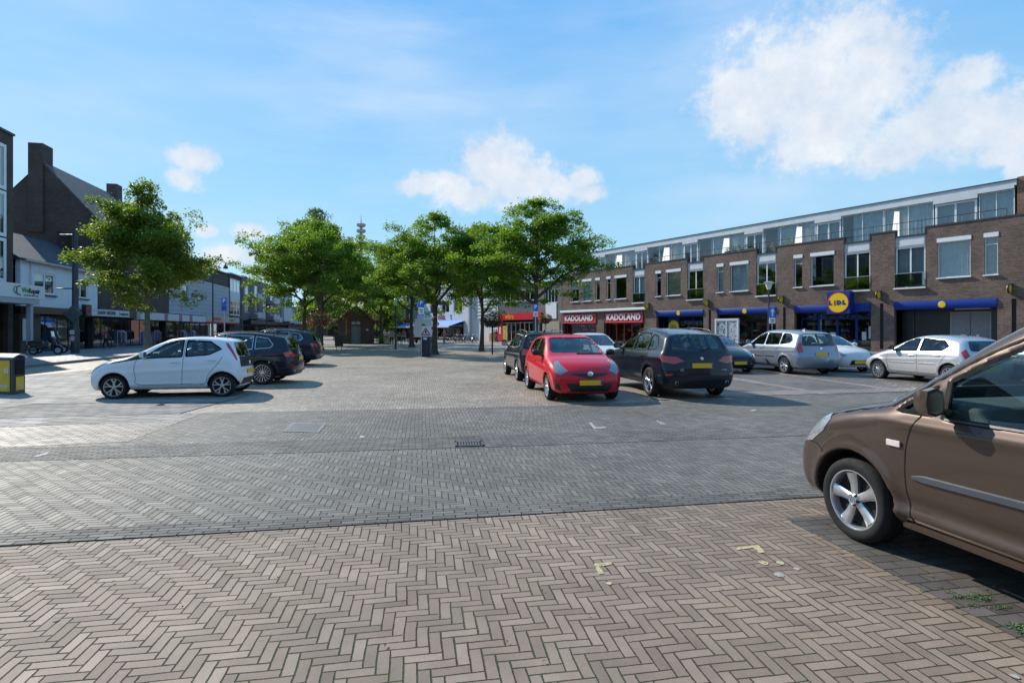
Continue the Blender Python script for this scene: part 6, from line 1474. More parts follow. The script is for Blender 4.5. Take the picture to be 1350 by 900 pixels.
# ------------------------------------------------------------------ trees
def leafmat(name, c1, c2, t1, warm=0.):
    t = NT(name); gi = t.n('ShaderNodeNewGeometry'); r = gi.outputs['Random Per Island']; oi = t.coord()
    big = t.noise(oi, .55, 3)
    base = t.mix(r, c1, c2)
    base = t.mix(t.ramp(big, 0., .55, .42, .68), base, tuple(x*1.5 for x in c2))
    if warm: base = t.mix(t.M('GREATER_THAN', r, 1-warm), base, (.16, .085, .018))
    df = t.n('ShaderNodeBsdfPrincipled'); t.l(base, df.inputs['Base Color']); df.inputs['Roughness'].default_value = .5; df.inputs['Specular IOR Level'].default_value = .35
    tr = t.n('ShaderNodeBsdfTranslucent'); t.l(t.mix(r, t1, tuple(x*.7 for x in t1)), tr.inputs[0])
    mx = t.n('ShaderNodeMixShader'); mx.inputs[0].default_value = .45; t.l(df.outputs[0], mx.inputs[1]); t.l(tr.outputs[0], mx.inputs[2]); t.l(mx.outputs[0], t.out.inputs[0])
    return t.m
L_green = leafmat('leaf_green', (.046,.100,.012), (.090,.165,.014), (.27,.46,.02))
L_maple = leafmat('leaf_maple', (.048,.085,.014), (.090,.145,.016), (.27,.40,.025), .04)
L_dark = leafmat('leaf_dark', (.030,.060,.014), (.055,.095,.018), (.13,.22,.03), .03)
M_['bark'] = mat('bark', (.085,.068,.052), .9, var=.35, scale=9, bump=.02)
M_['bark2'] = mat('bark_grey', (.13,.115,.095), .9, var=.3, scale=9, bump=.02)
def leaves(C, rad, n, size, flat, rg):
    """n leaves round every clump centre"""
    N = len(C)*n; c = np.repeat(C, n, 0); rr = np.repeat(rad, n)
    a = rg.uniform(0, 2*PI, N); q = np.sqrt(rg.uniform(0, 1, N))*rr
    P = c+np.stack([q*np.cos(a), q*np.sin(a), rg.normal(0, 1, N)*rr*flat-.18*q*q/rr], 1)
    nrm = rg.normal(0, .75, (N, 3))+np.array([0, 0, .9]); nrm /= np.linalg.norm(nrm, axis=1)[:, None]
    t = rg.normal(0, 1, (N, 3)); t -= nrm*(t*nrm).sum(1)[:, None]; t /= np.linalg.norm(t, axis=1)[:, None]; b = np.cross(nrm, t)
    s = (size*rg.uniform(.6, 1.3, N))[:, None]
    V = np.stack([P-t*s*.5, P+b*s*.32-t*s*.05, P+t*s*.55, P-b*s*.32-t*s*.05], 1)
    V[:, 1] += nrm*s*.08; V[:, 3] += nrm*s*.08
    return V.reshape(-1, 3), np.arange(N*4, dtype=np.int32).reshape(-1, 4)
def make_tree(name, label, x, y, H, Wd, th, tr, seed, lm, bark, prof, nlimb=11, nsub=5, per=70, size=.13, clump=.5, flat=.22, group='trees on the square', lean=(0, 0), fill=60, cat='tree'):
    rg = np.random.default_rng(seed); rd = random.Random(seed)
    root = empty(name, (x, y, 0), 0, label, cat, group)
    hw = Wd/2
    def env(t, ang):  # crown half-width at relative crown height t
        k = np.interp(t, [p[0] for p in prof], [p[1] for p in prof])
        return hw*k*(.84+.16*math.sin(ang*3+seed)+.12*math.sin(ang*2+seed*2.3+t*4))
    mb = MB(); top = Vector((lean[0]*.8, lean[1]*.8, H*.93))
    def trunk(t): return Vector((lean[0]*t*t+.06*math.sin(t*7+seed), lean[1]*t*t+.05*math.cos(t*6+seed), H*.93*t))
    tp = [trunk(i/10) for i in range(11)]
    rs = [tr*1.55, tr*1.02]+[tr*max(.07, (1-.95*i/10)) for i in range(2, 11)]
    tp2 = [tp[0], tp[0].lerp(tp[1], .35)]+tp[1:]; rs2 = [tr*1.7, tr*1.15, tr*1.0]+rs[2:]
    mb.tube(tp2, rs2, 10)
    C = []; Rr = []
    t0 = th/(H*.93)
    for i in range(nlimb):
        f = i/(nlimb-1); hz = t0+(.80-t0)*f**.9; ang = i*2.4+rd.uniform(-.4, .4)+seed
        base = trunk(hz); tc = min(1., max(0.05, (base.z+ (H-base.z)*.30 -th)/(H-th)))
        r = env(tc, ang)*rd.uniform(.75, 1.08)
        tip = Vector((base.x*.3+r*math.cos(ang), base.y*.3+r*math.sin(ang), th+(H-th)*tc+rd.uniform(-.3, .35)))
        pts = []; n = 7; br = tr*(.55-.35*f)
        for k in range(n+1):
            s = k/n; p = base.lerp(tip, s); p.z += (tip-base).length*.10*math.sin(PI*s)*(1 if rd.random() < .6 else .5)
            p += Vector((rd.gauss(0, .05), rd.gauss(0, .05), rd.gauss(0, .04)))*(s > 0)*(k < n); pts.append(p)
        mb.tube(pts, [br*(1-.85*k/n)+.008 for k in range(n+1)], 6)
        for j in range(nsub):
            s = .35+.65*(j+rd.random()*.6)/nsub; k = min(n, int(s*n)); b0 = pts[k]
            a2 = ang+rd.uniform(-1.15, 1.15); l = rd.uniform(.45, 1.05)*hw*.42
            e = b0+Vector((l*math.cos(a2), l*math.sin(a2), rd.uniform(-.15, .55)*l))
            m = b0.lerp(e, .5)+Vector((0, 0, .08)); mb.tube([b0, m, e], [br*.35+.006, br*.2+.005, .006], 5)
            for p in (e, m):
                for _ in range(2):
                    q = p+Vector((rd.gauss(0, .28), rd.gauss(0, .28), rd.gauss(0, .16)))*clump*1.5; C.append(q); Rr.append(clump*rd.uniform(.6, 1.2))
        C.append(tip); Rr.append(clump)
    for _ in range(fill):
        t = rd.random()**.8; a = rd.uniform(0, 2*PI); r = env(t, a)*math.sqrt(rd.uniform(.12, 1.0))
        C.append(Vector((r*math.cos(a)+lean[0]*t, r*math.sin(a)+lean[1]*t, th+(H-th)*t))); Rr.append(clump*rd.uniform(.5, 1.15))
    for k in range(5):
        C.append(top+Vector((rd.gauss(0, .25), rd.gauss(0, .25), rd.uniform(-.5, .35)))); Rr.append(clump*.7)
    mb.build('trunk', bark, root, smooth=60, fix=False)
    V, Fq = leaves(np.array([tuple(c) for c in C]), np.array(Rr), per, size, flat, rg)
    # stray twigs poking out
    mk('crown', V, Fq, lm, root)
    return root
PU = [(0, .62), (.12, .95), (.35, 1.0), (.6, .86), (.8, .60), (.93, .33), (1, .12)]
PM = [(0, .42), (.15, .92), (.3, 1.0), (.5, .80), (.7, .50), (.85, .30), (1, .10)]
def plant_at(px, py): return ground_pt(px, py)
make_tree('maple_tree', 'dark green maple with reddish tips standing alone on the left, behind the white hatchback', -17.7, 27.0, 8.8, 6.1, 2.45, .15, 3, L_maple, M_['bark2'], PM, 17, 6, 95, .13, .44, .34, fill=90, lean=(-.35, 0))
X, Z = plant_at(430, 461.5)
ta = make_tree('street_tree', 'broad green tree behind the left flower basket, right of the dark parked cars', X-.4, Z, 10.4, 9.8, 3.1, .19, 5, L_green, M_['bark'], PU, 14, 6, 110, .145, .62, .24, fill=110)
make_tree('street_tree', 'green tree whose trunk rises beside the end of the left row of cars', -18.6, 49.5, 11.4, 10.8, 3.1, .20, 11, L_green, M_['bark'], PU, 14, 6, 80, .18, .66, .24, fill=110)
make_tree('street_tree', 'tall olive-tinted tree with a very dark trunk, overtopping the left group', -21.6, 62, 15.2, 9.5, 4.5, .36, 17, L_dark, M_['bark'], PU, 13, 6, 70, .22, .8, .25, fill=60)
X, Z = plant_at(574, 467)
tb = make_tree('street_tree', 'green tree in the middle of the square with the dark parking column at its foot', X, Z, 9.3, 8.7, 2.8, .19, 23, L_green, M_['bark'], PU, 15, 6, 115, .13, .54, .24, fill=120)
X, Z = plant_at(635, 463); make_tree('street_tree', 'green tree in front of the grey louvred wall, left of the tallest right tree', X, Z, 9.6, 8.4, 2.8, .17, 31, L_green, M_['bark'], PU, 14, 6, 100, .145, .58, .24, fill=110)
make_tree('street_tree', 'tallest green tree on the right side, rising behind the black crossover', 1.5, 34.2, 9.6, 8.3, 3.2, .20, 41, L_green, M_['bark'], PU, 15, 6, 115, .13, .54, .24, fill=120)
X, Z = plant_at(543, 457.2); make_tree('street_tree', 'green tree with a slim forked trunk right of the lamp post', X, Z, 10.4, 9.6, 3.2, .22, 47, L_green, M_['bark'], PU, 12, 6, 60, .20, .68, .22, fill=50)
X, Z = plant_at(509.5, 452.8); make_tree('street_tree', 'green tree with a thin dark trunk just right of the brick kiosk', X-.6, Z, 11.6, 11.5, 3.4, .24, 53, L_green, M_['bark'], PU, 13, 6, 65, .22, .78, .26, fill=90)
make_tree('background_tree', 'dark leafy tree far behind the kiosk', -25.0, 88, 11.5, 12, 2.6, .3, 61, L_dark, M_['bark'], PU, 10, 5, 60, .28, .95, .3, 'background trees', fill=50)
make_tree('background_tree', 'bright leafy tree low behind the left flower basket', -34.5, 100, 8.8, 9, 1.8, .3, 67, L_green, M_['bark'], PU, 10, 5, 60, .28, .95, .3, 'background trees', fill=50)
make_tree('background_tree', 'low leafy tree closing the gap left of the kiosk roof', -22.5, 95, 7.5, 8, 1.6, .3, 71, L_green, M_['bark'], PU, 10, 5, 60, .28, .95, .3, 'background trees', fill=50)
def bush(x, y, w, h, label, group=None):
    root = empty('bush', (x, y, 0), 0, label, 'bush', group); rg = np.random.default_rng(int(abs(x*10)))
    C = rg.normal(0, 1, (26, 3))*np.array([w*.28, w*.2, h*.16])+np.array([0, 0, h*.5]); V, Fq = leaves(C, np.full(26, w*.25), 40, .12, .5, rg); V[:, 2] = np.maximum(V[:, 2], .02); mk('foliage', V, Fq, L_green, root)
    k = MB()
    for i in range(7): k.tube([(0, 0, 0), tuple(C[i])], [.03, .01], 5)
    k.build('stems', M_['bark'], root)
bush(-14.6, 65.5, 2.2, 1.3, 'low green bush against the right wall of the kiosk')

# ------------------------------------------------------------------ street furniture
def basket(x, y, label, zc=2.85, rad=.78, col=None, dense=900, post=M_['greenpost']):
    root = empty('flower_basket', (x, y, 0), 0, label, 'flower basket', 'flower baskets on posts')
    MB().cyl((0, 0), .055, 0, zc-.1, 12).build('post', post, root, smooth=40)
    MB().lathe([(.1, -.5), (rad*.55, -.42), (rad*.72, -.1), (rad*.6, -.05), (.1, -.35)], (0, 0, zc), 'z', 20).build('bowl', M_['darkgrey'], root, smooth=50)
    rg = np.random.default_rng(int(abs(x*7+y))); n = dense
    def blobs(n, zlo, r0, sz):
        u = rg.normal(0, 1, (n, 3)); u /= np.linalg.norm(u, axis=1)[:, None]; P = u*np.array([rad*.98, rad*.98, rad*.60])*rg.uniform(r0, 1.05, (n, 1)); P[:, 2] += zc
        P[:, 2] -= .25*(np.hypot(P[:, 0], P[:, 1])/rad)**2*rg.uniform(0, 1, n)
        V, Fq = leaves(P, np.full(n, .03), 1, sz, .5, rg); return V, Fq
    V, Fq = blobs(n, 0, .5, .11); mk('leaves', V, Fq, L_dark, root)
    V, Fq = blobs(int(n*.55), 0, .92, .10); mk('flowers', V, Fq, col, root)
fl_o = mat('orange_red_petals', (.62,.10,.035), .6, var=.5, scale=20); fl_r = mat('red_petals', (.42,.03,.04), .6, var=.5, scale=20); fl_d = mat('dark_red_petals', (.14,.02,.03), .6, var=.5, scale=20)
basket(*plant_at(421, 467), 'large flower basket with orange-red blooms on a dark green post beside the left cars', 2.35, .80, fl_o)
basket(*plant_at(649, 467), 'large dark leafy flower basket with few red blooms in front of the red banner', 2.3, .82, fl_d)
basket(*plant_at(719, 462), 'small red flower basket on a pale post just behind the black crossover', 2.6, .55, fl_o, 500, M_['steel'])
basket(*plant_at(538, 453), 'distant round flower basket left of the slim forked tree', 2.9, .85, fl_o, 500)
basket(*plant_at(497, 452), 'distant red flower basket at the right corner of the kiosk', 2.9, .8, fl_r, 500)
basket(*plant_at(440, 449), 'distant red flower basket left of the kiosk, nearer the dark litter bin', 2.9, .8, fl_r, 400)
basket(*plant_at(413, 448), 'distant red flower basket seen low above the dark parked cars', 2.7, .8, fl_r, 400)
def lamp(x, y, h, label, kind='globe', rz=0.):
    root = empty('street_lamp', (x, y, 0), rz, label, 'street lamp', 'street lamps')
    pc = M_['darkgrey']; k = MB(); k.tube([(0, 0, 0), (0, 0, .9), (0, 0, 1.0), (0, 0, h)], [.09, .09, .06, .045], 12); k.build('pole', pc, root, smooth=50)
    if kind == 'globe':
        MB().lathe([(.05, 0), (.10, .02), (.22, .42), (.24, .46), (.0, .46)], (0, 0, h), 'z', 20).build('lantern', M_['lampglass'], root, smooth=45)
        MB().lathe([(.0, .52), (.18, .50), (.30, .45), (.30, .43), (.0, .46)], (0, 0, h), 'z', 20).build('cap', M_['steel'], root, smooth=45)
    elif kind == 'arm':
        k = MB(); k.tube([(0, 0, h), (0, 0, h+.25), (.15, 0, h+.55), (.45, 0, h+.72), (.8, 0, h+.66), (1.0, 0, h+.42), (1.02, 0, h+.2)], .03, 8); k.build('arm', pc, root, smooth=50)
        MB().lathe([(.03, .3), (.10, .18), (.20, .0), (.18, -.04), (0, -.06)], (1.02, 0, h), 'z', 16).build('lamp_head', pc, root, smooth=45)
    elif kind == 'post':
        MB().lathe([(.05, 0), (.13, .03), (.15, .45), (.10, .55), (0, .6)], (0, 0, h), 'z', 16).build('lantern', M_['lampglass'], root, smooth=45)
    return root
X, Z = (1013.5-675)/730*33.5, 33.5
lamp(X, Z, 4.05, 'grey street lamp with conical glass lantern and one-way sign in front of the supermarket', 'globe')
lamp(-24.1, 44.6, 6.6, 'dark street lamp with a curved arm over the left pavement', 'arm')
lamp(*plant_at(521.5, 460.5), 3.7, 'slim lamp post with white lantern under the trees near the kiosk', 'post')
lamp(-26.4, 59.5, 4.8, 'plain dark post in front of the balcony flats', 'none')
lamp(-25.2, 67, 4.2, 'plain dark teal post left of the tree trunks', 'none')
def ribbon_post(x, y, label):
    pass
# thick pole on the left pavement with diamond boards
r_ = empty('traffic_pole', (-28.4, 36.0, .12), 0, 'tall dark pole with diamond boards and stickers in front of the white house', 'pole')
MB().tube([(0, 0, 0), (0, 0, 1.6), (0, 0, 1.7), (0, 0, 8.0)], [.24, .24, .19, .15], 14).build('pole', M_['darkgrey'], r_, smooth=50)
MB().prism([(-.62, 2.55), (0, 3.1), (.62, 2.55), (0, 2.0)], -.24, -.20, 'xz').build('diamond_board', mat('board_back', (.12,.14,.15), .4, .4), r_)
MB().tube([(-1.2, 0, 4.2), (0, 0, 4.2)], .04, 6).build('bracket', M_['darkgrey'], r_); MB().tube([(-1.0, 0, 7.7), (0, 0, 7.7)], .03, 6).build('bracket', M_['darkgrey'], r_)
MB().lathe([(0, -.248), (.18, -.248), (.18, -.244)], (0, 0, .95), 'y', 20).build('sticker', M_['white'], r_); MB().lathe([(.10, -.252), (.15, -.252), (.15, -.249), (.10, -.249)], (0, 0, .95), 'y', 20, closed=True).build('sticker_ring', M_['red'], r_)
MB().box(-.16, -.252, 1.22, .14, -.246, 1.5).build('sticker', M_['offwhite'], r_)
def psign(x, y, top, label, w=.42, h=.62, sub=.36, ground=True, subc='white', sym='P', post=None):
    root = empty('parking_sign', (x, y, 0), 0, label, 'sign', 'blue parking signs')
    MB().cyl((0, 0), .032, 0, top-.05, 10).build('post', post or M_['steel'], root, smooth=40)
    b = MB().box(-w/2, -.06, top-h, w/2, -.035, top).build('panel', M_['bluesign'], root); bevel(b, .01)
    if sym == 'P': text('P', h*.72, M_['white'], root, (0, -.064, top-h*.42), (1, 0, 0), 'letter', .002, .012)
    else:
        k = MB(); k.add([(-.04, -.066, top-h*.9), (.04, -.066, top-h*.9), (.04, -.066, top-h*.45), (-.04, -.066, top-h*.45), (-.13, -.066, top-h*.45), (.13, -.066, top-h*.45), (0, -.066, top-h*.08)], [(0,1,2,3),(4,5,6)]); k.build('arrow', M_['white'], root, fix=False)
    if sub: 
        b = MB().box(-w/2, -.06, top-h-.02-sub, w/2, -.035, top-h-.02).build('lower_panel', M_[subc], root)
        k = MB(); k.box(-w*.3, -.063, top-h-.02-sub*.45, w*.3, -.061, top-h-.02-sub*.32); k.box(-w*.22, -.063, top-h-.02-sub*.78, w*.22, -.061, top-h-.02-sub*.64); k.build('small_print', M_['black'], root)
    return root
psign((296-675)/730*27.5, 27.5, 3.22, 'blue parking sign with a second blue panel above the left row of cars', .26, .36, .26, subc='bluesign')
psign(*plant_at(555.5, 470.5), 3.42, 'blue parking sign with white lower panel beside the dark parking column', .34, .42, .40)
psign((706-675)/730*29, 29, 2.98, 'blue parking sign with white lower panel against the trunk of the tallest right tree', .24, .36, .28)
psign(X+.14, Z-.12, 3.0, 'blue one-way sign with white arrow and white lower panel on the lantern post', .36, .62, .34, sym='arrow')
# dark parking column with a triangular warning board
X, Z = plant_at(561.5, 470)
r_ = empty('parking_machine', (X, Z, 0), 0, 'dark blue-black column with a striped triangular board on top, beside the middle tree', 'parking machine')
bevel(MB().box(-.29, -.25, 0, .29, .25, 1.22).build('cabinet', mat('navy_cabinet', (.012,.016,.045), .4), r_), .02)
MB().box(-.12, -.257, 1.04, .10, -.251, 1.16).build('notice', M_['offwhite'], r_)
b = MB().box(-.32, -.05, 1.24, .32, -.02, 1.86).build('board', M_['offwhite'], r_)
k = MB()
for a, c in (((-.25, 1.34), (0, 1.74)), ((.25, 1.34), (0, 1.74)), ((-.25, 1.34), (.25, 1.34))):
    a3 = Vector((a[0], -.056, a[1])); c3 = Vector((c[0], -.056, c[1])); d = (c3-a3).normalized(); n = Vector((-d.z, 0, d.x))*.035
    k.add([tuple(a3-n), tuple(c3-n), tuple(c3+n), tuple(a3+n)], [(0,1,2,3)])
k.build('warning_triangle', mat('dull_red', (.35,.05,.05), .5), b, fix=False)
k = MB(); k.box(-.05, -.055, 1.42, .05, -.052, 1.6); k.build('symbol', M_['black'], b)
# small litter bin on legs
X, Z = plant_at(447, 462)
r_ = empty('litter_bin', (X, Z, 0), 0, 'small black litter bin on two legs under the left trees', 'litter bin')
bevel(MB().prism([(-.26, .35), (.26, .35), (.33, 1.12), (-.33, 1.12)], -.2, .2, 'xz').build('bin', M_['black'], r_), .02)
k = MB(); k.tube([(-.2, 0, 0), (-.2, 0, .35)], .025, 6); k.build('leg', M_['darkgrey'], r_); MB().tube([(.2, 0, 0), (.2, 0, .35)], .025, 6).build('leg', M_['darkgrey'], r_)
MB().box(-.36, -.23, 1.125, .36, .23, 1.17).build('lid', M_['black'], r_)
# big yellow and black twin litter bin on the left
e0_ = Vector(ground_pt(17, 520.5)); e1_ = Vector(ground_pt(41.5, 516)); d = (e1_-e0_).normalized(); ang = math.atan2(d.y, d.x)
r_ = empty('litter_bin', (e0_.x, e0_.y, 0), ang, 'large dark litter bin with yellow panels and pale domed lid at the left edge', 'litter bin')
Wb = .52; Lb = 1.25
t_ = mat('bin_dark', (.022,.026,.036), .4, var=.1); ty_ = mat('bin_yellow', (.60,.40,.01), .45, var=.15, scale=3)
# local x along the short end, y along... the long yellow face runs back-left
ld = Vector(ground_pt(-60, 517.5))-e0_; la = math.atan2(ld.y, ld.x)-ang
u = Vector((math.cos(la), math.sin(la)))
def BP(a, b): return (a+u.x*b, u.y*b)   # a along the end face, b along the long face
def bprism(a0, a1, b0, b1, z0, z1, name, m, par=r_):
    p = [BP(a0, b0), BP(a1, b0), BP(a1, b1), BP(a0, b1)]
    return MB().add([(*q, z0) for q in p]+[(*q, z1) for q in p], [(0,3,2,1),(4,5,6,7),(0,1,5,4),(1,2,6,5),(2,3,7,6),(3,0,4,7)]).build(name, m, par)
bevel(bprism(0, Wb, 0, Lb, .0, .93, 'cabinet', t_), .012)
n_ = 10; V_ = []
for i in range(n_+1):
    a = -.05+(Wb+.10)*i/n_; z = .935+.085*math.sin(PI*min(1, .06+i/n_*.94)); 
    for b_ in (-.06, Lb+.06): V_.append((*BP(a, b_), z)); V_.append((*BP(a, b_), z-.035))
MB().add(V_, [(4*i, 4*i+4, 4*i+6, 4*i+2) for i in range(n_)]+[(4*i+1, 4*i+3, 4*i+7, 4*i+5) for i in range(n_)]+[(4*i, 4*i+1, 4*i+5, 4*i+4) for i in range(n_)]+[(4*i+2, 4*i+6, 4*i+7, 4*i+3) for i in range(n_)]+[(0,2,3,1),(4*n_,4*n_+1,4*n_+3,4*n_+2)]).build('lid', mat('bin_lid', (.48,.50,.52), .4), r_, smooth=40)
bprism(-.012, -.002, .10, Lb-.08, .08, .86, 'yellow_panel', ty_)
q = bprism(.11, Wb-.06, -.012, -.002, .10, .44, 'yellow_panel', ty_)
bprism(.10, Wb-.05, -.010, -.001, .50, .86, 'opening', M_['pit'])
kk = text('AFVAL', .065, M_['offwhite'], r_, (*BP(Wb*.55, -.018), .155), (1, 0, 0), 'lettering', .001, .001)
kx = MB(); a_, b_ = Wb*.55, -.018
for p0, p1 in (((-.07, .22), (0, .34)), ((0, .34), (.07, .22)), ((.07, .22), (-.07, .22))): kx.tube([(*BP(a_+p0[0], b_), p0[1]), (*BP(a_+p1[0], b_), p1[1])], .006, 5)
kx.build('pictogram', M_['offwhite'], r_)
ru = -Vector((u.x, u.y, 0)).normalized()
text('afval', .12, M_['offwhite'], r_, (*BP(-.016, .30), .22), tuple(ru), 'lettering', .001, .003); text('ai', .24, M_['offwhite'], r_, (*BP(-.016, .22), .62), tuple(ru), 'lettering', .001, .004)

# ------------------------------------------------------------------ bicycles and scooters
def bicycle(x, y, rz, label, col, group=None):
    root = empty('bicycle', (x, y, 0), rz, label, 'bicycle', group); r = .34
    for cx in (0, 1.06):
        w = MB().lathe([(r-.02, -.018), (r, -.012), (r+.008, 0), (r, .012), (r-.02, .018)], (cx, 0, r), 'y', 26, closed=True).build('wheel', M_['rubber'], root, smooth=50)
        k = MB(); k.lathe([(r-.035, -.01), (r-.02, -.012), (r-.02, .012), (r-.035, .01)], (cx, 0, r), 'y', 26, closed=True)
        for i in range(12): a = i*PI/6; k.tube([(cx, 0, r), (cx+(r-.03)*math.cos(a), 0, r+(r-.03)*math.sin(a))], .003, 3, False)
        k.build('rim', M_['steel'], w)
    k = MB(); bb = (.46, 0, .30); st = (.36, 0, .80); hd = (.90, 0, .82); hl = (.93, 0, .72); ax = (0, 0, r); fx = (1.06, 0, r)
    for a, b, t in ((bb, st, .016), (bb, hl, .018), (st, hd, .014), (ax, bb, .010), (ax, st, .009), (hl, fx, .012), (hl, (.88, 0, .98), .014)): k.tube([a, b], t, 6)
    k.build('frame', col, root)
    k = MB(); k.tube([(.70, -.28, 1.02), (.84, -.22, 1.06), (.88, 0, 1.0), (.84, .22, 1.06), (.70, .28, 1.02)], .013, 6); k.build('handlebar', M_['steel'], root)
    k = MB(); k.tube([st, (.33, 0, .92)], .014, 6); k.prism([(.18, .92), (.30, .97), (.48, .93), (.40, .91)], -.07, .07); bevel(k.build('saddle', M_['black'], root), .01)
    k = MB(); k.lathe([(0, -.03), (.09, -.03), (.09, -.02), (0, -.02)], (bb[0], 0, bb[2]), 'y', 12); k.tube([bb, (.5, -.08, .14)], .01, 5); k.tube([bb, (.42, .08, .46)], .01, 5); k.build('crank', M_['darkgrey'], root)
    k = MB(); pts = [(r*math.cos(a)*1.12, 0, r+r*1.12*math.sin(a)) for a in [R(20+i*18) for i in range(8)]]; k.tube(pts, .012, 5); k.box(-.25, -.06, .74, .18, .06, .76); k.build('mudguard_rack', M_['black'], root)
    return root
b0_ = bicycle(0, 0, 0, 'bicycle', M_['black']); bc = [M_['black'], M_['darkgrey'], mat('bike_red', (.3,.03,.03), .4), mat('bike_green', (.03,.12,.07), .4), M_['steel'], mat('bike_blue', (.02,.06,.2), .4)]
G = 'bicycles parked in a row under the blue awning'
rr_ = random.Random(5)
for i in range(12):
    X = (592+i*3.0-675)/730*70.5; o = b0_ if i == 0 else copy_tree(b0_)
    o.location = (X, 70.5+rr_.uniform(-.8, .8), 0); o.rotation_euler = (0, 0, R(rr_.choice([60, 75, 240, 110, 20])+rr_.uniform(-12, 12)))
    tag(o, 'bicycle parked in the tight row under the blue cloth awning', 'bicycle', G)
    for ch in [c for c in COL.objects if c.parent == o and c.name.startswith('frame')]:
        ch.data = ch.data.copy(); ch.data.materials[0] = bc[i % 6]
p = rb_m @ Vector((9.0, 1.7, 0)); bicycle(p.x, p.y, RZ+.2, 'bicycle leaning by the poster board in front of the supermarket, nearer the lantern post', M_['black'])
p = rb_m @ Vector((12.3, 1.8, 0)); bicycle(p.x, p.y, RZ+.5, 'pale bicycle half hidden behind the black hatchback, left of the poster board', M_['steel'])
p = rb_m @ Vector((10.3, 2.0, 0)); bicycle(p.x, p.y, RZ-.3, 'dark red bicycle directly in front of the poster board', bc[2])
def scooter(x, y, rz, label, col):
    root = empty('motor_scooter', (x, y, .12), rz, label, 'motor scooter', 'motor scooters parked on the left pavement'); r = .26
    for cx in (0, 1.28):
        w = MB().lathe([(r-.09, -.05), (r-.02, -.055), (r, -.02), (r, .02), (r-.02, .055), (r-.09, .05)], (cx, 0, r), 'y', 24, closed=True).build('wheel', M_['rubber'], root, smooth=50)
        MB().lathe([(0, -.03), (r-.09, -.04), (r-.09, .04), (0, .03)], (cx, 0, r), 'y', 16).build('rim', M_['steel'], w)
    o = MB().prism([(-.28, .62), (-.25, .78), (.1, .80), (.52, .74), (.58, .45), (.55, .30), (.20, .34), (-.05, .50)], -.15, .15).build('rear_body', col, root); bevel(o, .05, 3)
    o = MB().prism([(.5, .22), (1.0, .22), (1.02, .32), (.5, .32)], -.17, .17).build('footboard', M_['darkgrey'], root); bevel(o, .02)
    o = MB().prism([(.98, .25), (1.10, .25), (1.16, .60), (1.06, .98), (.98, .98), (1.03, .55)], -.19, .19).build('leg_shield', col, root); bevel(o, .05, 3)
    o = MB().prism([(1.05, .50), (1.5, .46), (1.42, .56), (1.10, .66)], -.10, .10).build('front_mudguard', col, root); bevel(o, .04, 3)
    o = MB().prism([(-.30, .80), (.0, .87), (.48, .82), (.5, .76), (-.28, .76)], -.13, .13).build('saddle', M_['black'], root); bevel(o, .03, 3)
    k = MB(); k.tube([(1.28, 0, r), (1.06, 0, .95), (1.0, 0, 1.08)], .03, 8); k.tube([(.92, -.34, 1.06), (1.0, -.15, 1.08), (1.0, .15, 1.08), (.92, .34, 1.06)], .018, 6); k.build('handlebar', M_['darkgrey'], root)
    k = MB(); k.ball((1.09, 0, 1.02), .09, 12, 8); k.build('headlamp', CARMAT['lampclear'], root, smooth=60)
    for s_ in (-1, 1): k = MB(); k.tube([(.98, s_*.26, 1.08), (.96, s_*.30, 1.24)], .008, 5); k.ball((.96, s_*.31, 1.28), .055, 8, 6, (.4, 1, .8)); k.build('mirror', M_['black'], root)
    MB().prism([(1.04, 1.08), (.98, 1.42), (.96, 1.42), (1.0, 1.08)], -.16, .16).build('windshield', M_['glassgrey'], root)
    k = MB(); k.box(-.38, -.02, .35, -.3, .02, .6); k.tube([(.1, -.14, .26), (-.35, -.16, .32)], .045, 8); k.build('exhaust', M_['darkgrey'], root)
scooter(-29.2, 33.8, R(14), 'dark motor scooter with windshield parked nearest the thick pole', paint('scooter_black', (.02,.02,.025)))
scooter(-30.4, 35.5, R(28), 'dark grey motor scooter parked left of the other one by the brown pier', paint('scooter_grey', (.06,.065,.075), .3))
# ------------------------------------------------------------------ clothes racks in front of the left shop
def rack(x, y, rz, label, cols, w=1.7, cover=None):
    root = empty('clothes_rack', (x, y, .12), rz, label, 'clothes rack', 'clothes racks outside the left shops')
    k = MB()
    for sx in (-w/2, w/2): k.tube([(sx, 0, .08), (sx, 0, 1.45)], .018, 6); k.tube([(sx, -.3, .08), (sx, .3, .08)], .018, 6)
    k.tube([(-w/2, 0, 1.45), (w/2, 0, 1.45)], .018, 6); k.tube([(-w/2, 0, .2), (w/2, 0, .2)], .014, 6); k.build('frame', M_['steel'], root)
    rd = random.Random(int(x*10)); xx = -w/2+.08; 
    while xx < w/2-.06:
        c = rd.choice(cols); h = rd.uniform(.75, 1.0); th_ = rd.uniform(.035, .06)
        o = MB().prism([(-.22, 1.30), (0, 1.43), (.22, 1.30), (.25, 1.40-h), (-.25, 1.40-h)], xx, xx+th_, 'yz').build('hanging_shirt', c, root); xx += th_+rd.uniform(.01, .05)
cw_ = [mat('cloth', c, .85, var=.2) for c in ((.45,.46,.5), (.05,.05,.07), (.5,.5,.5), (.3,.05,.06), (.12,.13,.2))]; cb_ = [mat('cloth', c, .85, var=.2) for c in ((.02,.16,.40), (.03,.20,.46), (.015,.12,.33))]
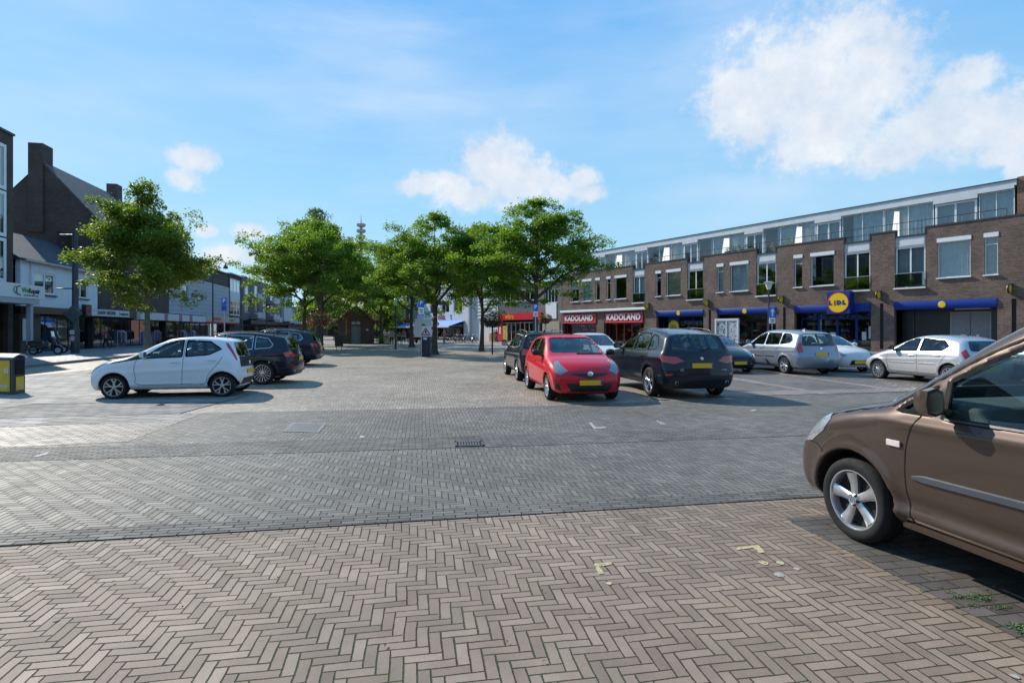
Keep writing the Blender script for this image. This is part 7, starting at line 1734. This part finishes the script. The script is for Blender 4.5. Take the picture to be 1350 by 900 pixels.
for sx, vv, lab, cc in ((2.9, 2.6, 'rack of white and dark shirts left of the blue clothes', cw_), (6.6, 3.0, 'rack hung full of bright blue clothes outside the left shop', cb_), (10.0, 2.6, 'rack of dark and red clothes right of the blue ones', [cw_[1], cw_[3], cw_[4]]), (16.5, 2.6, 'rack of mixed clothes just right of the maple trunk', cw_), (19.5, 2.6, 'farthest rack of mixed clothes behind the white car roof', [cw_[1], cw_[4], cw_[0]])):
    q = lm @ Vector((-sx, vv, 0)); rack(q.x, q.y, LRZ+R(8), lab, cc)
def terrace_table(x, y, label):
    root = empty('terrace_table', (x, y, .12), 0, label, 'table', 'small terrace tables')
    MB().cyl((0, 0), .38, .72, .75, 18).build('table_top', M_['darkgrey'], root); MB().cyl((0, 0), .03, .03, .72, 8).build('leg', M_['steel'], root); MB().cyl((0, 0), .22, 0, .03, 14).build('base', M_['darkgrey'], root)
for sx in (24, 27): q = lm @ Vector((-sx, 2.6, 0)); terrace_table(q.x, q.y, 'small round terrace table outside the red-framed shops, behind the white hatchback')

# ------------------------------------------------------------------ people
def skin_mesh(name, joints, edges, m, parent, sub=1):
    me = bpy.data.meshes.new(name); me.from_pydata([j[:3] for j in joints], edges, []); o = bpy.data.objects.new(name, me); COL.objects.link(o)
    md = o.modifiers.new('s', 'SKIN'); md.use_smooth_shade = True
    for i, j in enumerate(joints):
        v = me.skin_vertices[0].data[i]; v.radius = (j[3], j[4] if len(j) > 4 else j[3]); v.use_root = (i == 0)
    sb = o.modifiers.new('d', 'SUBSURF'); sb.levels = sub; sb.render_levels = sub
    dg = bpy.context.evaluated_depsgraph_get(); m2 = bpy.data.meshes.new_from_object(o.evaluated_get(dg)); COL.objects.unlink(o); bpy.data.objects.remove(o)
    m2.name = name; m2.materials.clear(); m2.materials.append(m); ob = bpy.data.objects.new(name, m2); COL.objects.link(ob); ob.parent = parent; return ob
def person(x, y, rz, label, shirt, legs, hair, H=1.72, step=.22, arm=.25, z=0., bare=False, group=None):
    root = empty('person', (x, y, z), rz, label, 'person', group); k = H/1.72
    def S(j): return tuple([c*k for c in j])
    # faces +y; step swings the legs fore and aft
    hip = (0, 0, .92); che = (0, .02, 1.30); nk = (0, .0, 1.47); hd = (0, .03, 1.56); ht = (0, .03, 1.66)
    J = [(0, 0, .95, .13, .10), (0, .01, 1.15, .125, .09), (0, .01, 1.33, .15, .10), (0, 0, 1.46, .055), (0, .02, 1.54, .07, .085), (0, .025, 1.63, .072, .09), (0, .02, 1.70, .05, .06)]
    E = [(0, 1), (1, 2), (2, 3), (3, 4), (4, 5), (5, 6)]
    def add(prev, pts):
        i = prev
        for p in pts: J.append(p); E.append((i, len(J)-1)); i = len(J)-1
    arms = []
    for s in (-1, 1):
        add(2, [(s*.17, 0, 1.38, .055), (s*.22, -arm*s*.3, 1.14, .042), (s*.23, -arm*s*.8+.05, .92, .032), (s*.235, -arm*s+.07, .83, .030, .018), (s*.235, -arm*s+.09, .76, .022, .014)])
        add(0, [(s*.09, .0, .86, .085), (s*.10, s*step*.5, .50, .055), (s*.10, s*step-.03, .12, .038), (s*.10, s*step-.02, .05, .04), (s*.10, s*step+.14, .03, .034)])
    skin_mesh('body', [S(j) for j in J], E, M_['skin'], root)
    # face: nose and ears as small forms on the head, eyes dark
    # clothing
    T = [(0, 0, .93, .145, .115), (0, .01, 1.15, .14, .105), (0, .01, 1.33, .165, .115), (0, 0, 1.42, .09, .08)]; TE = [(0, 1), (1, 2), (2, 3)]
    for s in (-1, 1):
        b = len(T); T += [(s*.175, 0, 1.375, .068), (s*.215, -arm*s*.25, 1.19, .058)]; TE += [(2, b), (b, b+1)]
        if not bare: T.append((s*.228, -arm*s*.75+.04, .95, .045)); TE.append((b+1, b+2))
    skin_mesh('shirt', [S(j) for j in T], TE, shirt, root)
    T = [(0, 0, .96, .145, .115), (0, 0, .90, .145, .12)]; TE = [(0, 1)]
    for s in (-1, 1):
        b = len(T); T += [(s*.09, 0, .84, .098), (s*.10, s*step*.5, .50, .074)]; TE += [(1, b), (b, b+1)]
        if not bare: T.append((s*.10, s*step-.03, .12, .060)); TE.append((b+1, b+2))
    skin_mesh('shorts' if bare else 'trousers', [S(j) for j in T], TE, legs, root)
    MB().ball((0, -.005, 1.665), .102, 12, 8, (.88, 1.0, .86)).build('hair', hair, root, smooth=60).scale = (k, k, k)
    o = MB(); 
    for s in (-1, 1): o.ball((s*.10, s*step+.06, .045), .06, 8, 6, (.8, 2.0, .75))
    for s in (-1, 1): MB().ball((s*.10, s*step+.06, .045), .06, 8, 6, (.8, 2.0, .75)).build('shoe', M_['black'], root, smooth=60).scale = (k, k, k)
    return root
cl = {n: mat('cloth_'+n, c, .85, var=.15) for n, c in dict(grey=(.25,.26,.28), black=(.02,.02,.025), white=(.5,.5,.5), red=(.35,.04,.06), jeans=(.05,.08,.16), pink=(.4,.18,.18), check=(.30,.12,.13), beige=(.35,.29,.22)).items()}
hb = mat('hair_brown', (.05,.03,.02), .7); hbl = mat('hair_blond', (.30,.22,.12), .7); hg = mat('hair_grey', (.3,.3,.3), .7)
def pp(px, base, *a, **k): X, Z = ground_pt(px, base); return person(X, Z, *a, **k)
pp(516.5, 454.3, R(0), 'person in grey top and dark trousers walking left of the lamp post', cl['grey'], cl['black'], hb)
pp(513.6, 454.0, R(10), 'person in pale top walking close beside the one in grey', cl['white'], cl['grey'], hbl, 1.64)
pp(532.0, 455.0, R(-5), 'person in dark patterned top and shorts with bare legs, right of the lamp post', cl['check'], cl['black'], hb, 1.74, bare=True)
pp(507.3, 451.5, R(20), 'distant person in white walking by the bush near the kiosk', cl['white'], cl['beige'], hg, 1.66)
pp(585.5, 452.6, R(60), 'person in reddish top and jeans standing at the left end of the bicycle row', cl['pink'], cl['jeans'], hb, 1.7)
q = lm @ Vector((-11.6, 3.2, 0)); person(q.x, q.y, R(40), 'person in black standing at the clothes racks left of the maple trunk', cl['black'], cl['black'], hb, z=.12)
q = lm @ Vector((-3.6, 1.2, 0)); person(q.x, q.y, R(-60), 'person in red top among the shirts outside the left shop', cl['red'], cl['black'], hbl, z=.12)
q = rb_m @ Vector((45.0, 3.2, 0)); person(q.x, q.y, R(80), 'person in dark clothes at the red fascia shop left of the black crossover', cl['black'], cl['jeans'], hb, 1.7)
q = rb_m @ Vector((44.0, 4.2, 0)); person(q.x, q.y, R(60), 'person in beige jacket near the red fascia shop door', cl['beige'], cl['grey'], hg, 1.66)
# pushchair next to the walkers
X, Z = ground_pt(526.5, 454.4)
r_ = empty('pushchair', (X, Z, 0), R(90), 'black pushchair between the walkers by the lamp post', 'pushchair')
bevel(MB().prism([(-.3, .45), (.25, .45), (.35, .7), (-.1, .75), (-.35, 1.0)], -.22, .22).build('seat', M_['black'], r_), .05)
k = MB(); k.tube([(-.35, -.22, .15), (.3, -.22, .9), (.5, -.22, 1.05)], .015, 5); k.tube([(-.35, .22, .15), (.3, .22, .9), (.5, .22, 1.05)], .015, 5); k.tube([(.5, -.22, 1.05), (.5, .22, 1.05)], .015, 5); k.tube([(.35, -.22, .15), (-.2, -.22, .6)], .015, 5); k.tube([(.35, .22, .15), (-.2, .22, .6)], .015, 5); k.build('frame', M_['darkgrey'], r_)
for a in (-.36, .36):
    for b in (-.24, .24): MB().lathe([(0, -.02), (.13, -.02), (.14, 0), (.13, .02), (0, .02)], (a, b, .14), 'y', 14).build('wheel', M_['rubber'], r_)
# white delivery van behind the middle trees
X, Z = ground_pt(557, 452.4)
r_ = empty('delivery_truck', (X, Z, 0), 0, 'white box truck with a small green emblem parked behind the middle trees', 'truck')
bevel(MB().box(-1.1, 0, .75, 1.1, 4.6, 3.0).build('box_body', M_['white'], r_), .03)
MB().ball((0.1, -.012, 2.0), .35, 14, 8, (.9, .02, 1.2)).build('emblem', mat('leaf_green_paint', (.12,.35,.10), .5), r_)
bevel(MB().prism([(4.65, .5), (6.3, .5), (6.35, 1.2), (5.9, 2.2), (4.65, 2.3)], -1.0, 1.0, 'yz').build('cab', M_['white'], r_), .05)
MB().box(-1.05, .0, .45, 1.05, 4.6, .745).build('chassis', M_['black'], r_)
for a in (.9, 5.4):
    for s_ in (-1, 1): MB().lathe([(0, -.12), (.36, -.12), (.40, -.08), (.40, .08), (.36, .12), (0, .12)], (s_*.9, a, .40), 'x', 22).build('wheel', M_['rubber'], r_, smooth=40)
for s_ in (-1, 1): MB().box(s_*.95-.1, -.02, .5, s_*.95+.1, .0, .6).build('tail_light', CARMAT['redlamp'], r_)
# orange ribbons tied round a few tree trunks
for (px, py, z0, lab) in ((574, 467, 1.45, 'orange ribbon wound round the trunk of the middle tree'), (543, 457.2, .5, 'orange ribbon tied low on the slim forked tree')):
    X, Z = plant_at(px, py); k = MB(); n = 26
    k.tube([(.235*math.cos(a), .235*math.sin(a), z0+1.1*a/12) for a in [i*12/n for i in range(n)]], .045, 5)
    o = k.build('ribbon', mat('orange_cloth', (.55,.10,.02), .7), empty('trunk_ribbon', (X, Z, 0), 0, lab, 'ribbon'))
